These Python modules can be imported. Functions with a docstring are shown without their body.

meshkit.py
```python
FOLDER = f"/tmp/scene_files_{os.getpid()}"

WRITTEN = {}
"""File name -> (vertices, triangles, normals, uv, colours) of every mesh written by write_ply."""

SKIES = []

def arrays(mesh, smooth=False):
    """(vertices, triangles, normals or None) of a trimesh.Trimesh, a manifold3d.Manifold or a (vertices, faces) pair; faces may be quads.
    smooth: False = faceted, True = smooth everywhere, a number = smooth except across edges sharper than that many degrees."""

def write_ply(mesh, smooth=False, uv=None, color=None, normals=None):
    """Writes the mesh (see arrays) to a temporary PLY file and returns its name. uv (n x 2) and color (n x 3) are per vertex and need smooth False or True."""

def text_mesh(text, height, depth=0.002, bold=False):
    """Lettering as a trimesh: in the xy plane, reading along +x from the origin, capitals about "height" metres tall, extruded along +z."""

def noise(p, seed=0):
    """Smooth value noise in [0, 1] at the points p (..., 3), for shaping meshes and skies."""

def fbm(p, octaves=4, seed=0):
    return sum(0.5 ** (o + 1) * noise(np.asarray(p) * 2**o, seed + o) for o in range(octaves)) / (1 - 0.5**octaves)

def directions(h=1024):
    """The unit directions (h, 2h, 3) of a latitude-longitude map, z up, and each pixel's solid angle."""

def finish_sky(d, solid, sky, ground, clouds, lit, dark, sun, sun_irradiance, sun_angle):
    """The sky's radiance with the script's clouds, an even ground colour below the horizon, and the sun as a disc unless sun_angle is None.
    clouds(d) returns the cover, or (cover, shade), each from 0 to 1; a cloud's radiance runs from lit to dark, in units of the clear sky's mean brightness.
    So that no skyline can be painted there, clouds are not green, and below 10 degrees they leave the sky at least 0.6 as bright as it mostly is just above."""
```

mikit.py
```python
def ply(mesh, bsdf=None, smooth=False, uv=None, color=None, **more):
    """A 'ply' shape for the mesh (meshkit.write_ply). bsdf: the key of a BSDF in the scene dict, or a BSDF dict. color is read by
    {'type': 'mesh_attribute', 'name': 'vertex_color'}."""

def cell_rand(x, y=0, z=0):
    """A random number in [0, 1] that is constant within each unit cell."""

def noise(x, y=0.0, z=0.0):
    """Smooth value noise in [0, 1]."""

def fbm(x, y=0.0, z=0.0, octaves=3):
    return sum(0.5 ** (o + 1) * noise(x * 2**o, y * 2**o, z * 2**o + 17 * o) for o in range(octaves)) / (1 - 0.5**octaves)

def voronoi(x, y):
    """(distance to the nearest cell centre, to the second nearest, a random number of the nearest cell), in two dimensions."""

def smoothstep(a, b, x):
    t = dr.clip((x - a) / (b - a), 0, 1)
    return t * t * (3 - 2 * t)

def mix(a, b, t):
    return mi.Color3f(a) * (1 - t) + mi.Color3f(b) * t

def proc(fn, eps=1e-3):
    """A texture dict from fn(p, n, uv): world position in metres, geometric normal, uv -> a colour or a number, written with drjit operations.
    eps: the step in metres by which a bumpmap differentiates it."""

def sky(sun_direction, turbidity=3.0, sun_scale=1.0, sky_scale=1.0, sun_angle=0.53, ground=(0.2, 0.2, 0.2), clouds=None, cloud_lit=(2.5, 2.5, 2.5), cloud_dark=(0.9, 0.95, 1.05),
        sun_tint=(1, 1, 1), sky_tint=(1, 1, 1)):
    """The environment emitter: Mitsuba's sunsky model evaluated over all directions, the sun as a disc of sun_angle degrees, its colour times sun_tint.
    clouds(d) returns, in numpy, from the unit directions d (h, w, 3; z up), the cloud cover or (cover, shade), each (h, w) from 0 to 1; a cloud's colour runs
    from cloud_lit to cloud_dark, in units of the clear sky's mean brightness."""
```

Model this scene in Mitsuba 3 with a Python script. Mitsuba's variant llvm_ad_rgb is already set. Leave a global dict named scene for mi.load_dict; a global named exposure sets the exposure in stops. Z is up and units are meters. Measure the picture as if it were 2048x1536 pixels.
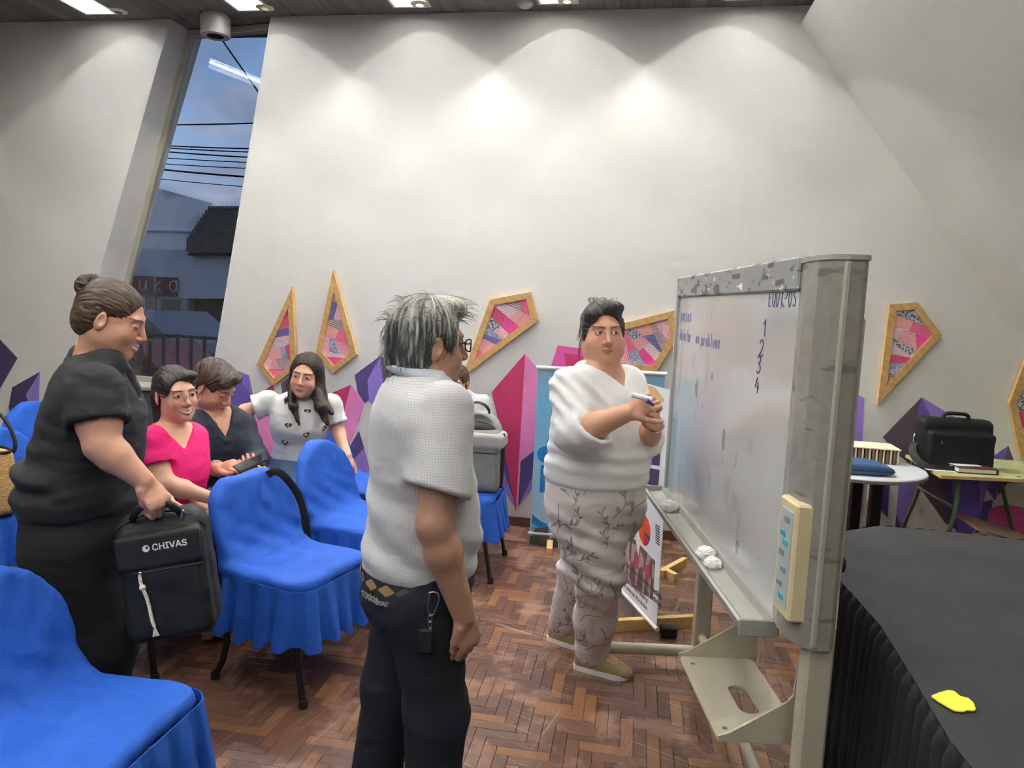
import math, random
import numpy as np, trimesh, mitsuba as mi, drjit as dr, mikit, meshkit
import shapely.geometry as sg, shapely.affinity as sa
from shapely.ops import split as shp_split
from scipy.interpolate import PchipInterpolator
from mikit import noise, fbm, voronoi, cell_rand, smoothstep, mix
T = mi.ScalarTransform4f
scene, labels = {}, {}
# ---------------------------------------------------------------- camera
CF = 1460.0
_p, _r = math.radians(6.03), math.radians(2.58)
CAM = np.array([0, 0, 1.6])
_f = np.array([0, math.cos(_p), -math.sin(_p)]); _u0 = np.array([0, math.sin(_p), math.cos(_p)]); _r0 = np.array([1., 0, 0])
_R = math.cos(_r) * _r0 + math.sin(_r) * _u0; _U = math.cos(_r) * _u0 - math.sin(_r) * _r0
scene['camera'] = {'type': 'perspective', 'fov_axis': 'x', 'fov': math.degrees(2 * math.atan(1024 / CF)), 'near_clip': 0.05, 'far_clip': 200.0,
                   'to_world': T().look_at(origin=CAM.tolist(), target=(CAM + _f).tolist(), up=_U.tolist())}
# ---------------------------------------------------------------- sky, exposure, lights
exposure = 1.75
TUBE_RADIANCE = 14.0       # fluorescent tubes in the ceiling
SPOT_INTENSITY = 3.0       # small downlights along the wall
def clouds(d):
    x, y, z = d[..., 0], d[..., 1], np.maximum(d[..., 2], 0.03)
    q = np.stack([x / (z + .25) * 2.2, y / (z + .25) * 2.2, z * 3.0], -1).reshape(-1, 3)
    n = meshkit.fbm(q * 1.3).reshape(x.shape)
    n = (n - n.min()) / (n.max() - n.min() + 1e-9)
    n2 = meshkit.fbm(q * 3.1 + 7).reshape(x.shape); n2 = (n2 - n2.min()) / (n2.max() - n2.min() + 1e-9)
    return np.clip((n * .7 + n2 * .45 - .40) * 3.2, 0, 1) * .92, np.clip(1.3 - n2 * 1.7, 0, 1)
scene['sky'] = mikit.sky((0.5, -0.8, 0.25), turbidity=3.0, sun_scale=0.0, sky_scale=1.35, clouds=clouds, cloud_lit=(1.35, 1.55, 2.1), cloud_dark=(0.16, 0.22, 0.46), sky_tint=(0.78, 0.92, 1.35), ground=(0.1, 0.1, 0.1))

# ---------------------------------------------------------------- helpers
def ray(x, y): return _f + _R * ((x - 1024) / CF) - _U * ((y - 768) / CF)
def at(x, y, Y): d = ray(x, y); return CAM + d * (Y / d[1])
def gz(x, y, z=0.0): d = ray(x, y); return CAM + d * ((z - CAM[2]) / d[2])
WA = np.array([0.106, 5.233, 0.0]); _wy = math.radians(9.352)
WT = np.array([math.cos(_wy), -math.sin(_wy), 0]); WN = np.array([math.sin(_wy), math.cos(_wy), 0]); ZZ = np.array([0, 0, 1.0])
def W(u, v, z): return WA + WT * u - WN * v + ZZ * z          # wall frame: u along the wall, v into the room
def wpx(x, y, v=0.0):                                          # pixel -> (u, z) on the plane at v
    d = ray(x, y); o = WA - WN * v
    P = CAM + d * (((o - CAM) @ WN) / (d @ WN))
    return np.array([(P - WA) @ WT, P[2]])
WM = np.eye(4); WM[:3, 0] = WT; WM[:3, 1] = ZZ; WM[:3, 2] = -WN; WM[:3, 3] = WA    # local (u, z, v) -> world
def frame(o, x, y, z): M = np.eye(4); M[:3, 0] = x; M[:3, 1] = y; M[:3, 2] = z; M[:3, 3] = o; return M
def rz(a, o=(0, 0, 0)): M = trimesh.transformations.rotation_matrix(a, [0, 0, 1]); M[:3, 3] = o; return M
def moved(m, M): m = m.copy(); m.apply_transform(M); return m
def unit(v): v = np.asarray(v, float); return v / np.linalg.norm(v)
cat = trimesh.util.concatenate
def lin(r, g=None, b=None):
    if g is None: r, g, b = r
    return [(c / 255 / 12.92) if c / 255 <= .04045 else ((c / 255 + .055) / 1.055) ** 2.4 for c in (r, g, b)]
def rgb(c): return {'type': 'rgb', 'value': lin(c)}
def mat(key, c, rough=.6, two=True, bump=None, bscale=1.0, **kw):
    base = c if isinstance(c, dict) else rgb(c)
    b = {'type': 'principled', 'base_color': base, 'roughness': rough, 'specular': kw.pop('spec', .4), **kw}
    if bump is not None: b = {'type': 'bumpmap', 'tex': mikit.proc(bump), 'bsdf': b, 'scale': bscale}
    scene[key] = {'type': 'twosided', 'bsdf': b} if two else b
    return key
def P3(fn): return mikit.proc(fn)
def numbered(base):
    k, i = base, 0
    while k in scene or k in labels or k in _used: i += 1; k = '%s_%03d' % (base, i)
    _used.add(k); return k
_used = set()
def lab(key, label=None, category=None, group=None, kind=None):
    d = labels.setdefault(key, {})
    for a, b in (('label', label), ('category', category), ('group', group), ('kind', kind)):
        if b: d[a] = b
    return key
def thing(name, label, category, group=None, kind=None):
    return lab(numbered(name), label, category, group, kind)
def obj(name, mesh, m, parent=None, label=None, category=None, group=None, kind=None, smooth=False, uv=None, color=None, M=None, **more):
    key = numbered((parent + '__' if parent else '') + name)
    d = dict(mesh) if isinstance(mesh, dict) else mikit.ply(mesh, m, smooth=smooth, uv=uv, color=color, **more)
    if M is not None: d['to_world'] = T(M.tolist())
    scene[key] = d
    if label or category or group or kind: lab(key, label, category, group, kind)
    return key
def box(c, s, bevel=0.0, M=None):
    c, s = np.asarray(c, float), np.asarray(s, float) / 2
    if bevel <= 0: m = trimesh.creation.box(extents=2 * s)
    else:
        b = min(bevel, s.min() * .95); pts = []
        for sx in (-1, 1):
            for sy in (-1, 1):
                for sz in (-1, 1):
                    q = np.array([sx, sy, sz])
                    for k in range(3):
                        e = s - b; e[k] = s[k]; pts.append(q * e)
        m = trimesh.Trimesh(np.array(pts)).convex_hull
    m.apply_translation(c)
    return m if M is None else moved(m, M)
def bar(a, b, w, h, bevel=.002, up=(0, 0, 1)):
    a, b = np.asarray(a, float), np.asarray(b, float); L = np.linalg.norm(b - a); x = (b - a) / L
    y = np.cross(up, x); y = unit(y) if np.linalg.norm(y) > 1e-6 else unit(np.cross([1, 0, 0], x)); z = np.cross(x, y)
    return box((0, 0, 0), (L, w, h), bevel, frame((a + b) / 2, x, y, z))
def tube(pts, r, n=10, cap=True, squash=1.0, ref=(0, 0, 1)):
    p = np.asarray(pts, float); N = len(p); r = np.broadcast_to(np.asarray(r, float), (N,))
    t = np.gradient(p, axis=0); t /= np.linalg.norm(t, axis=1, keepdims=True) + 1e-12
    a = np.cross(t[0], ref)
    if np.linalg.norm(a) < 1e-3: a = np.cross(t[0], [1, 0.1, 0])
    a = unit(a); V = []
    th = np.arange(n) * 2 * np.pi / n
    for i in range(N):
        a = unit(a - t[i] * (a @ t[i])); b = np.cross(t[i], a)
        V.append(p[i] + r[i] * (np.cos(th)[:, None] * a + squash * np.sin(th)[:, None] * b))
    V = np.vstack(V); F = []
    for i in range(N - 1):
        for j in range(n):
            k = (j + 1) % n; F += [[i * n + j, i * n + k, (i + 1) * n + k], [i * n + j, (i + 1) * n + k, (i + 1) * n + j]]
    if cap:
        V = np.vstack([V, p[0], p[-1]])
        for j in range(n):
            k = (j + 1) % n; F += [[N * n, k, j], [N * n + 1, (N - 1) * n + j, (N - 1) * n + k]]
    return trimesh.Trimesh(V, F, process=False)
def curve(ctrl, n=24):
    c = np.asarray(ctrl, float); s = np.r_[0, np.cumsum(np.linalg.norm(np.diff(c, axis=0), axis=1))]
    from scipy.interpolate import CubicSpline
    return CubicSpline(s, c)(np.linspace(0, s[-1], n))
def lathe(prof, n=32, M=None):
    m = trimesh.creation.revolve(np.asarray(prof, float), sections=n)
    return m if M is None else moved(m, M)
def extr(poly, h, M=None, z0=0.0):
    poly = poly if isinstance(poly, sg.base.BaseGeometry) else sg.Polygon(poly)
    geoms = list(poly.geoms) if hasattr(poly, 'geoms') else [poly]
    m = cat([trimesh.creation.extrude_polygon(g, h) for g in geoms if g.geom_type == 'Polygon' and g.area > 1e-8])
    m.apply_translation([0, 0, z0])
    return m if M is None else moved(m, M)
def plate(pts, th):                                            # closed solid from four 3D corners, thickness along its normal
    p = np.asarray(pts, float); n = unit(np.cross(p[1] - p[0], p[2] - p[0])) * th
    return trimesh.Trimesh(np.vstack([p, p - n])).convex_hull
def text(s, h, M, depth=.001, bold=False):
    return moved(meshkit.text_mesh(s, h, depth, bold), M)
STROKES = {'E': [[(1, 1), (0, 1), (0, 0), (1, 0)], [(0, .5), (.8, .5)]], 'Q': [[(.5, 1), (.1, .8), (0, .4), (.3, 0), (.8, .1), (1, .6), (.8, .95), (.5, 1)], [(.6, .3), (1.05, -.1)]],
 'U': [[(0, 1), (.05, .3), (.4, 0), (.85, .3), (.95, 1)]], 'I': [[(.5, 1), (.5, 0)]], 'P': [[(0, 0), (0.1, 1), (.7, .95), (.9, .7), (.6, .5), (.05, .45)]],
 'O': [[(.5, 1), (.1, .75), (.05, .3), (.4, 0), (.85, .2), (.95, .7), (.5, 1)]], 'S': [[(.95, .9), (.5, 1), (.1, .8), (.3, .55), (.8, .4), (.85, .1), (.4, 0), (0, .12)]],
 '1': [[(.1, .7), (.5, 1), (.5, 0)]], '2': [[(.05, .75), (.4, 1), (.85, .8), (.6, .4), (0, 0), (.95, .05)]], '3': [[(.1, .9), (.6, 1), (.8, .75), (.4, .55), (.85, .35), (.6, 0), (.05, .1)]],
 '4': [[(.5, 1), (0, .4), (.9, .4)], [(.7, .7), (.65, 0)]], 'p': [[(0, .6), (.05, -.35)], [(0, .5), (.5, .6), (.8, .3), (.5, 0), (.05, .1)]], 'a': [[(.8, .5), (.4, .6), (.05, .3), (.4, 0), (.8, .3), (.8, .6), (.85, 0)]],
 's': [[(.8, .55), (.4, .6), (.2, .45), (.7, .2), (.4, 0), (.05, .08)]], 'o': [[(.45, .6), (.05, .35), (.3, 0), (.8, .15), (.75, .5), (.45, .6)]], 'd': [[(.8, .5), (.4, .6), (.05, .3), (.4, 0), (.8, .2)], [(.8, 1), (.85, 0)]],
 'e': [[(.05, .3), (.8, .35), (.5, .6), (.1, .4), (.2, .05), (.8, .08)]], 't': [[(.4, 1), (.4, .1), (.8, 0)], [(.05, .65), (.8, .65)]], 'c': [[(.8, .5), (.4, .6), (.05, .3), (.4, 0), (.8, .1)]],
 'r': [[(.1, .6), (.1, 0)], [(.1, .4), (.5, .6), (.8, .55)]], 'u': [[(.1, .6), (.15, .1), (.6, .05), (.8, .6)], [(.8, .6), (.85, 0)]], 'n': [[(.1, .6), (.1, 0)], [(.1, .4), (.5, .6), (.8, .4), (.85, 0)]],
 'b': [[(.1, 1), (.1, 0)], [(.1, .4), (.5, .6), (.8, .3), (.5, 0), (.1, .1)]], 'l': [[(.4, 1), (.45, 0)]], 'm': [[(0, .6), (0, 0)], [(0, .4), (.3, .6), (.45, .4), (.45, 0)], [(.45, .4), (.75, .6), (.95, .4), (.95, 0)]], '-': [[(.1, .4), (.8, .4)]],
 'k': [[(.1, 1), (.1, 0)], [(.75, .6), (.1, .25), (.8, 0)]], 'h': [[(.1, 1), (.1, 0)], [(.1, .4), (.5, .6), (.8, .4), (.85, 0)]]}
def handwriting(s, h, M, w=.6, r=.0022, seed=0):
    rnd = random.Random(seed); ms = []; x = 0
    for ch in s:
        if ch != ' ':
            dy = rnd.uniform(-.06, .06) * h
            for st in STROKES[ch]:
                q = np.array([[x + a * h * w, b * h + dy, 0.0006] for a, b in st])
                if len(q) > 4: q = curve(q, 14)
                ms.append(tube(q, r, 5, squash=.35, ref=(0, 0, 1)))
        x += h * w * (1.6 if ch != ' ' else .9)
    return moved(cat(ms), M)

# ---------------------------------------------------------------- signed distance modelling (for people, cloth and other soft things)
class Sdf:
    def __init__(s): s.ops = []
    def cone(s, a, b, ra, rb, k=.02, sub=False):
        a, b = np.asarray(a, float), np.asarray(b, float); R = max(ra, rb)
        ba = b - a; L2 = float(ba @ ba) + 1e-12
        def fn(x, y, z):
            px, py, pz = x - a[0], y - a[1], z - a[2]
            h = np.clip((px * ba[0] + py * ba[1] + pz * ba[2]) / L2, 0, 1)
            return np.sqrt((px - ba[0] * h) ** 2 + (py - ba[1] * h) ** 2 + (pz - ba[2] * h) ** 2) - (ra + (rb - ra) * h)
        s.ops.append((fn, np.minimum(a, b) - R, np.maximum(a, b) + R, k, sub)); return s
    def chain(s, pts, rs, k=.02):
        for i in range(len(pts) - 1): s.cone(pts[i], pts[i + 1], rs[i], rs[i + 1], k)
        return s
    def ell(s, c, r, R=None, k=.02, sub=False):
        c, r = np.asarray(c, float), np.asarray(r, float); R = np.eye(3) if R is None else np.asarray(R, float)   # rows: local axes
        def fn(x, y, z):
            d = (x - c[0], y - c[1], z - c[2])
            q = [R[i, 0] * d[0] + R[i, 1] * d[1] + R[i, 2] * d[2] for i in range(3)]
            k0 = np.sqrt(sum((q[i] / r[i]) ** 2 for i in range(3))) + 1e-9
            k1 = np.sqrt(sum((q[i] / r[i] ** 2) ** 2 for i in range(3))) + 1e-9
            return k0 * (k0 - 1) / k1
        e = np.sqrt(((R * r[:, None]) ** 2).sum(0))
        s.ops.append((fn, c - e, c + e, k, sub)); return s
    def loft(s, O, X, Y, Z, secs, k=.02, n=2.0, cap=.02, sub=False):
        """secs rows: t, cx, cy, rx, ry (t along Z); superellipse exponent n"""
        O = np.asarray(O, float); A = np.array([X, Y, Z], float); q = np.asarray(secs, float)
        f = [PchipInterpolator(q[:, 0], q[:, i]) for i in range(1, 5)]
        t0, t1 = q[0, 0], q[-1, 0]; tt = np.linspace(t0, t1, 200); tab = [g(tt) for g in f]
        def fn(x, y, z):
            d = (x - O[0], y - O[1], z - O[2])
            l = [A[i, 0] * d[0] + A[i, 1] * d[1] + A[i, 2] * d[2] for i in range(3)]
            cx, cy, rx, ry = [np.interp(l[2], tt, g) for g in tab]
            ax, ay = l[0] - cx, l[1] - cy
            m = (np.abs(ax / rx) ** n + np.abs(ay / ry) ** n) ** (1 / n) + 1e-6
            d0 = np.sqrt(ax * ax + ay * ay) * (1 - 1 / m) - 0.0
            d0 = np.where(m < .2, -np.minimum(rx, ry) * .8, d0)
            e = np.maximum(t0 - l[2], l[2] - t1)
            c = cap
            u, v = np.maximum(d0 + c, 0), np.maximum(e + c, 0)
            return np.minimum(np.maximum(d0 + c, e + c), 0) + np.sqrt(u * u + v * v) - c
        pts = []
        for t, cx, cy, rx, ry in np.c_[tt, np.array(tab).T][::8]:
            for sx in (-1, 1):
                for sy in (-1, 1): pts.append(O + A[0] * (cx + sx * rx) + A[1] * (cy + sy * ry) + A[2] * t)
        for t, i in ((t0, 0), (t1, -1)):
            for sx in (-1, 1):
                for sy in (-1, 1): pts.append(O + A[0] * (tab[0][i] + sx * tab[2][i]) + A[1] * (tab[1][i] + sy * tab[3][i]) + A[2] * t)
        pts = np.array(pts)
        s.ops.append((fn, pts.min(0), pts.max(0), k, sub)); return s
    def sleeve(s, a, b, ra, rb, inner, tilt=(0, 0, 0), k=.03, depth=.06):
        """a cloth tube from a to b, cut flat at b, hollow at its end"""
        a, b = np.asarray(a, float), np.asarray(b, float); d = unit(b - a); n = unit(d + np.asarray(tilt, float)); L = np.linalg.norm(b - a); e = b + d * .12
        def fn(x, y, z):
            px, py, pz = x - a[0], y - a[1], z - a[2]; t = px * d[0] + py * d[1] + pz * d[2]
            r = np.sqrt(np.maximum((px - d[0] * t) ** 2 + (py - d[1] * t) ** 2 + (pz - d[2] * t) ** 2, 0) + np.minimum(t, 0) ** 2)
            g = np.clip(t / L, 0, 1.3); c = (x - b[0]) * n[0] + (y - b[1]) * n[1] + (z - b[2]) * n[2]
            return np.maximum(np.maximum(r - (ra + (rb - ra) * g), c), np.minimum(inner - r, c + depth))
        R = max(ra, rb); s.ops.append((fn, np.minimum(a, e) - R, np.maximum(a, e) + R, k, False)); return s
    def func(s, fn, lo, hi, k=.02, sub=False): s.ops.append((fn, np.asarray(lo, float), np.asarray(hi, float), k, sub)); return s
    def half(s, p, n, k=.004, lo=None, hi=None):                  # removes what lies on the side n points to (inside the box lo, hi)
        p, n = np.asarray(p, float), unit(n)
        s.ops.append((lambda x, y, z: -((x - p[0]) * n[0] + (y - p[1]) * n[1] + (z - p[2]) * n[2]), np.full(3, -1e9) if lo is None else np.asarray(lo, float), np.full(3, 1e9) if hi is None else np.asarray(hi, float), k, 'half')); return s
    def bounds(s):
        lo = np.min([o[1] for o in s.ops if not o[4]], 0); hi = np.max([o[2] for o in s.ops if not o[4]], 0); return lo, hi
    def grid(s, lo, hi, h):
        lo, hi = np.asarray(lo, float), np.asarray(hi, float)
        n = np.ceil((hi - lo) / h).astype(int) + 1
        ax = [(lo[i] + h * np.arange(n[i])).astype(np.float32) for i in range(3)]
        F = np.full(n, .5, np.float32)
        for fn, a, b, k, sub in s.ops:
            m = (0 if sub == 'half' else k + 2.5 * h)
            i0 = [max(0, int(np.searchsorted(ax[i], a[i] - m))) for i in range(3)]; i1 = [min(n[i], int(np.searchsorted(ax[i], b[i] + m)) + 1) for i in range(3)]
            if any(i1[i] <= i0[i] for i in range(3)): continue
            sl = tuple(slice(i0[i], i1[i]) for i in range(3))
            d = fn(ax[0][sl[0]][:, None, None], ax[1][sl[1]][None, :, None], ax[2][sl[2]][None, None, :])
            g = F[sl]
            if sub: d = -d; w = np.maximum(k - np.abs(g - d), 0) / k; F[sl] = np.maximum(g, d) + w * w * k * .25
            else: w = np.maximum(k - np.abs(g - d), 0) / k; F[sl] = np.minimum(g, d) - w * w * k * .25
        return F, ax
    def mesh(s, h, lo=None, hi=None, holes=()):
        """surface nets; holes: boxes whose cells are left out (they are meshed finer elsewhere)"""
        a, b = s.bounds(); pad = 3 * h
        lo = a - pad if lo is None else np.asarray(lo, float); hi = b + pad if hi is None else np.asarray(hi, float)
        F, ax = s.grid(lo, hi, h)
        S = F < 0; C = [(i, j, k) for i in (0, 1) for j in (0, 1) for k in (0, 1)]
        nc = [d - 1 for d in F.shape]
        cnt = sum(S[i:i + nc[0], j:j + nc[1], k:k + nc[2]].astype(np.int8) for i, j, k in C)
        act = (cnt > 0) & (cnt < 8)
        for l_, h_ in holes:
            c0 = [np.asarray(ax[i][:-1] + h / 2) for i in range(3)]
            ins = [(c0[i] > l_[i] + h) & (c0[i] < h_[i] - h) for i in range(3)]
            act &= ~(ins[0][:, None, None] & ins[1][None, :, None] & ins[2][None, None, :])
        idx = np.full(act.shape, -1, np.int64); I = np.argwhere(act); idx[act] = np.arange(len(I))
        if len(I) == 0: return trimesh.Trimesh()
        vals = np.stack([F[I[:, 0] + i, I[:, 1] + j, I[:, 2] + k] for i, j, k in C], 1)
        num, den = np.zeros((len(I), 3)), np.zeros(len(I)); Ca = np.array(C, float)
        for e in range(8):
            for g in range(e + 1, 8):
                if np.abs(Ca[e] - Ca[g]).sum() != 1: continue
                va, vb = vals[:, e], vals[:, g]; x = (va < 0) != (vb < 0)
                t = np.where(x, va / np.where(x, va - vb, 1), 0)
                num += np.where(x[:, None], Ca[e] + (Ca[g] - Ca[e]) * t[:, None], 0); den += x
        V = lo + h * (I + num / den[:, None])
        Q = []
        for axis in range(3):
            o1, o2 = [(1, 2), (2, 0), (0, 1)][axis]
            sl0 = [slice(None)] * 3; sl1 = [slice(None)] * 3; sl0[axis] = slice(0, -1); sl1[axis] = slice(1, None)
            A, B = S[tuple(sl0)], S[tuple(sl1)]; E = np.argwhere(A != B)
            E = E[(E[:, o1] > 0) & (E[:, o2] > 0) & (E[:, o1] < nc[o1]) & (E[:, o2] < nc[o2])]
            if len(E) == 0: continue
            fl = A[E[:, 0], E[:, 1], E[:, 2]]; c = []
            for d1, d2 in ((-1, -1), (0, -1), (0, 0), (-1, 0)):
                q = E.copy(); q[:, o1] += d1; q[:, o2] += d2; c.append(idx[q[:, 0], q[:, 1], q[:, 2]])
            c = np.stack(c, 1); c[~fl] = c[~fl][:, ::-1]; Q.append(c[(c >= 0).all(1)])
        Q = np.vstack(Q); Fc = np.vstack([Q[:, [0, 1, 2]], Q[:, [0, 2, 3]]])
        return trimesh.Trimesh(V, Fc, process=False)
    def multi(s, h, fine=()):
        """coarse mesh plus finer boxes (lo, hi, h) of the same surface"""
        fine = [(np.asarray(l, float), np.asarray(u, float), hh) for l, u, hh in fine]
        ms = [s.mesh(h, holes=[(l, u) for l, u, _ in fine])] + [s.mesh(hh, l - h, u + h) for l, u, hh in fine]
        return cat([m for m in ms if len(m.faces)])
def relax(m, it=4):
    from scipy.sparse import coo_matrix
    e = np.asarray(m.edges_unique); n = len(m.vertices); A = coo_matrix((np.ones(2 * len(e)), (np.r_[e[:, 0], e[:, 1]], np.r_[e[:, 1], e[:, 0]])), (n, n)).tocsr()
    d = np.maximum(np.asarray(A.sum(1)), 1); V = np.array(m.vertices)
    for _ in range(it):
        for k in (.5, -.51): V = V + k * (A @ V / d - V)
    m.vertices = V; return m
def push(m, fn):                                                # displace along the normals
    m = m.copy(); m.vertices = m.vertices + m.vertex_normals * fn(np.asarray(m.vertices), np.asarray(m.vertex_normals))[:, None]; return m
def fb(p, s, seed=0): return meshkit.fbm(np.asarray(p, float) * np.asarray(s, float) + seed)
# ---------------------------------------------------------------- materials of the room
H = 3.62
def wall_fn(p, n, uv):
    q = fbm(p.x * 1.1 + 3, p.y * 1.1, p.z * .8, octaves=4); st = fbm(p.x * 9, p.y * 9, p.z * .5 + 4, octaves=3)
    c = mix(lin(206, 204, 197), lin(219, 217, 211), q)
    c = mix(c, lin(204, 198, 188), smoothstep(.6, .8, st) * .22)
    return c
mat('plaster', P3(wall_fn), .75, bump=lambda p, n, uv: fbm(p.x * 30, p.y * 30, p.z * 30, octaves=3), bscale=.0015)
def conc_fn(p, n, uv):
    u = p.x * WT[0] + p.y * WT[1]; v = p.x * WN[0] + p.y * WN[1]
    b = cell_rand(u * 9.0, 3); g = fbm(u * 40, v * 1.6, 2, octaves=3); m = fbm(u * 2, v * 2, 5, octaves=3)
    e = dr.abs(u * 9.0 - dr.floor(u * 9.0) - .5)
    c = mix(lin(70, 68, 64), lin(108, 105, 99), b * .5 + g * .5)
    c = mix(c, lin(52, 50, 47), smoothstep(.44, .5, e) * .7)
    return mix(c, lin(120, 116, 108), smoothstep(.62, .8, m) * .5)
mat('concrete', P3(conc_fn), .85)
def parquet_fn(p, n, uv):
    u = (p.x - WA[0]) * WT[0] + (p.y - WA[1]) * WT[1]; v = -((p.x - WA[0]) * WN[0] + (p.y - WA[1]) * WN[1])
    w = .049; cx, cy = dr.floor(u / w), dr.floor(v / w); s = cx - cy - 8 * dr.floor((cx - cy) / 8)
    hor = s < 4
    ia = dr.select(hor, cy + 991, cx); ib = dr.select(hor, dr.floor((cx - cy) / 8), dr.floor((cx - cy) / 8) + 517)
    t = cell_rand(ia, ib, 5); t2 = cell_rand(ia, ib, 9)
    a, b = dr.select(hor, u, v), dr.select(hor, v, u)
    g = fbm(a * 7 + t * 40, b * 120, t2 * 9, octaves=3); big = fbm(u * .9, v * .9, 3, octaves=3); worn = fbm(u * 7, v * 7, 8, octaves=4)
    c = mix(lin(62, 41, 33), lin(104, 74, 60), t * .65 + g * .5)
    c = mix(c, lin(140, 96, 62), smoothstep(.78, .9, t2) * .6)
    c = mix(c, lin(160, 122, 102), smoothstep(.52, .75, worn) * .5)
    c = mix(c, lin(66, 40, 32), smoothstep(.5, .75, big) * .35)
    sc = mi.Float(0)
    for k in range(5):
        th = 0.4 + k * .71; x = u * math.cos(th) + v * math.sin(th); y = -u * math.sin(th) + v * math.cos(th)
        q = noise(x * 2.2 + k * 7, y * 190, k * 3.0); m = noise(x * 1.3, y * 3.1, k + 11.0)
        sc = dr.maximum(sc, smoothstep(.86, .95, q) * smoothstep(.5, .7, m))
    return mix(c, lin(176, 148, 126), sc * .4)
mat('parquet', P3(parquet_fn), .34, spec=.45, bump=lambda p, n, uv: fbm(p.x * 60, p.y * 60, 1, octaves=3), bscale=.0012)
mat('joint', (34, 22, 18), .8)
mat('white_paint', (228, 228, 224), .5); mat('alu', (176, 172, 158), .45, metallic=.3); mat('dark_frame', (40, 42, 46), .5)
scene['pane_glass'] = {'type': 'thindielectric', 'int_ior': 1.52}
mat('baseboard_wood', (92, 66, 56), .5)
mat('enamel', (225, 225, 222), .35); mat('louvre', (205, 208, 210), .25, metallic=.85)
mat('fitting_beige', (196, 188, 170), .5); mat('dark_hole', (24, 24, 24), .6)
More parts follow.
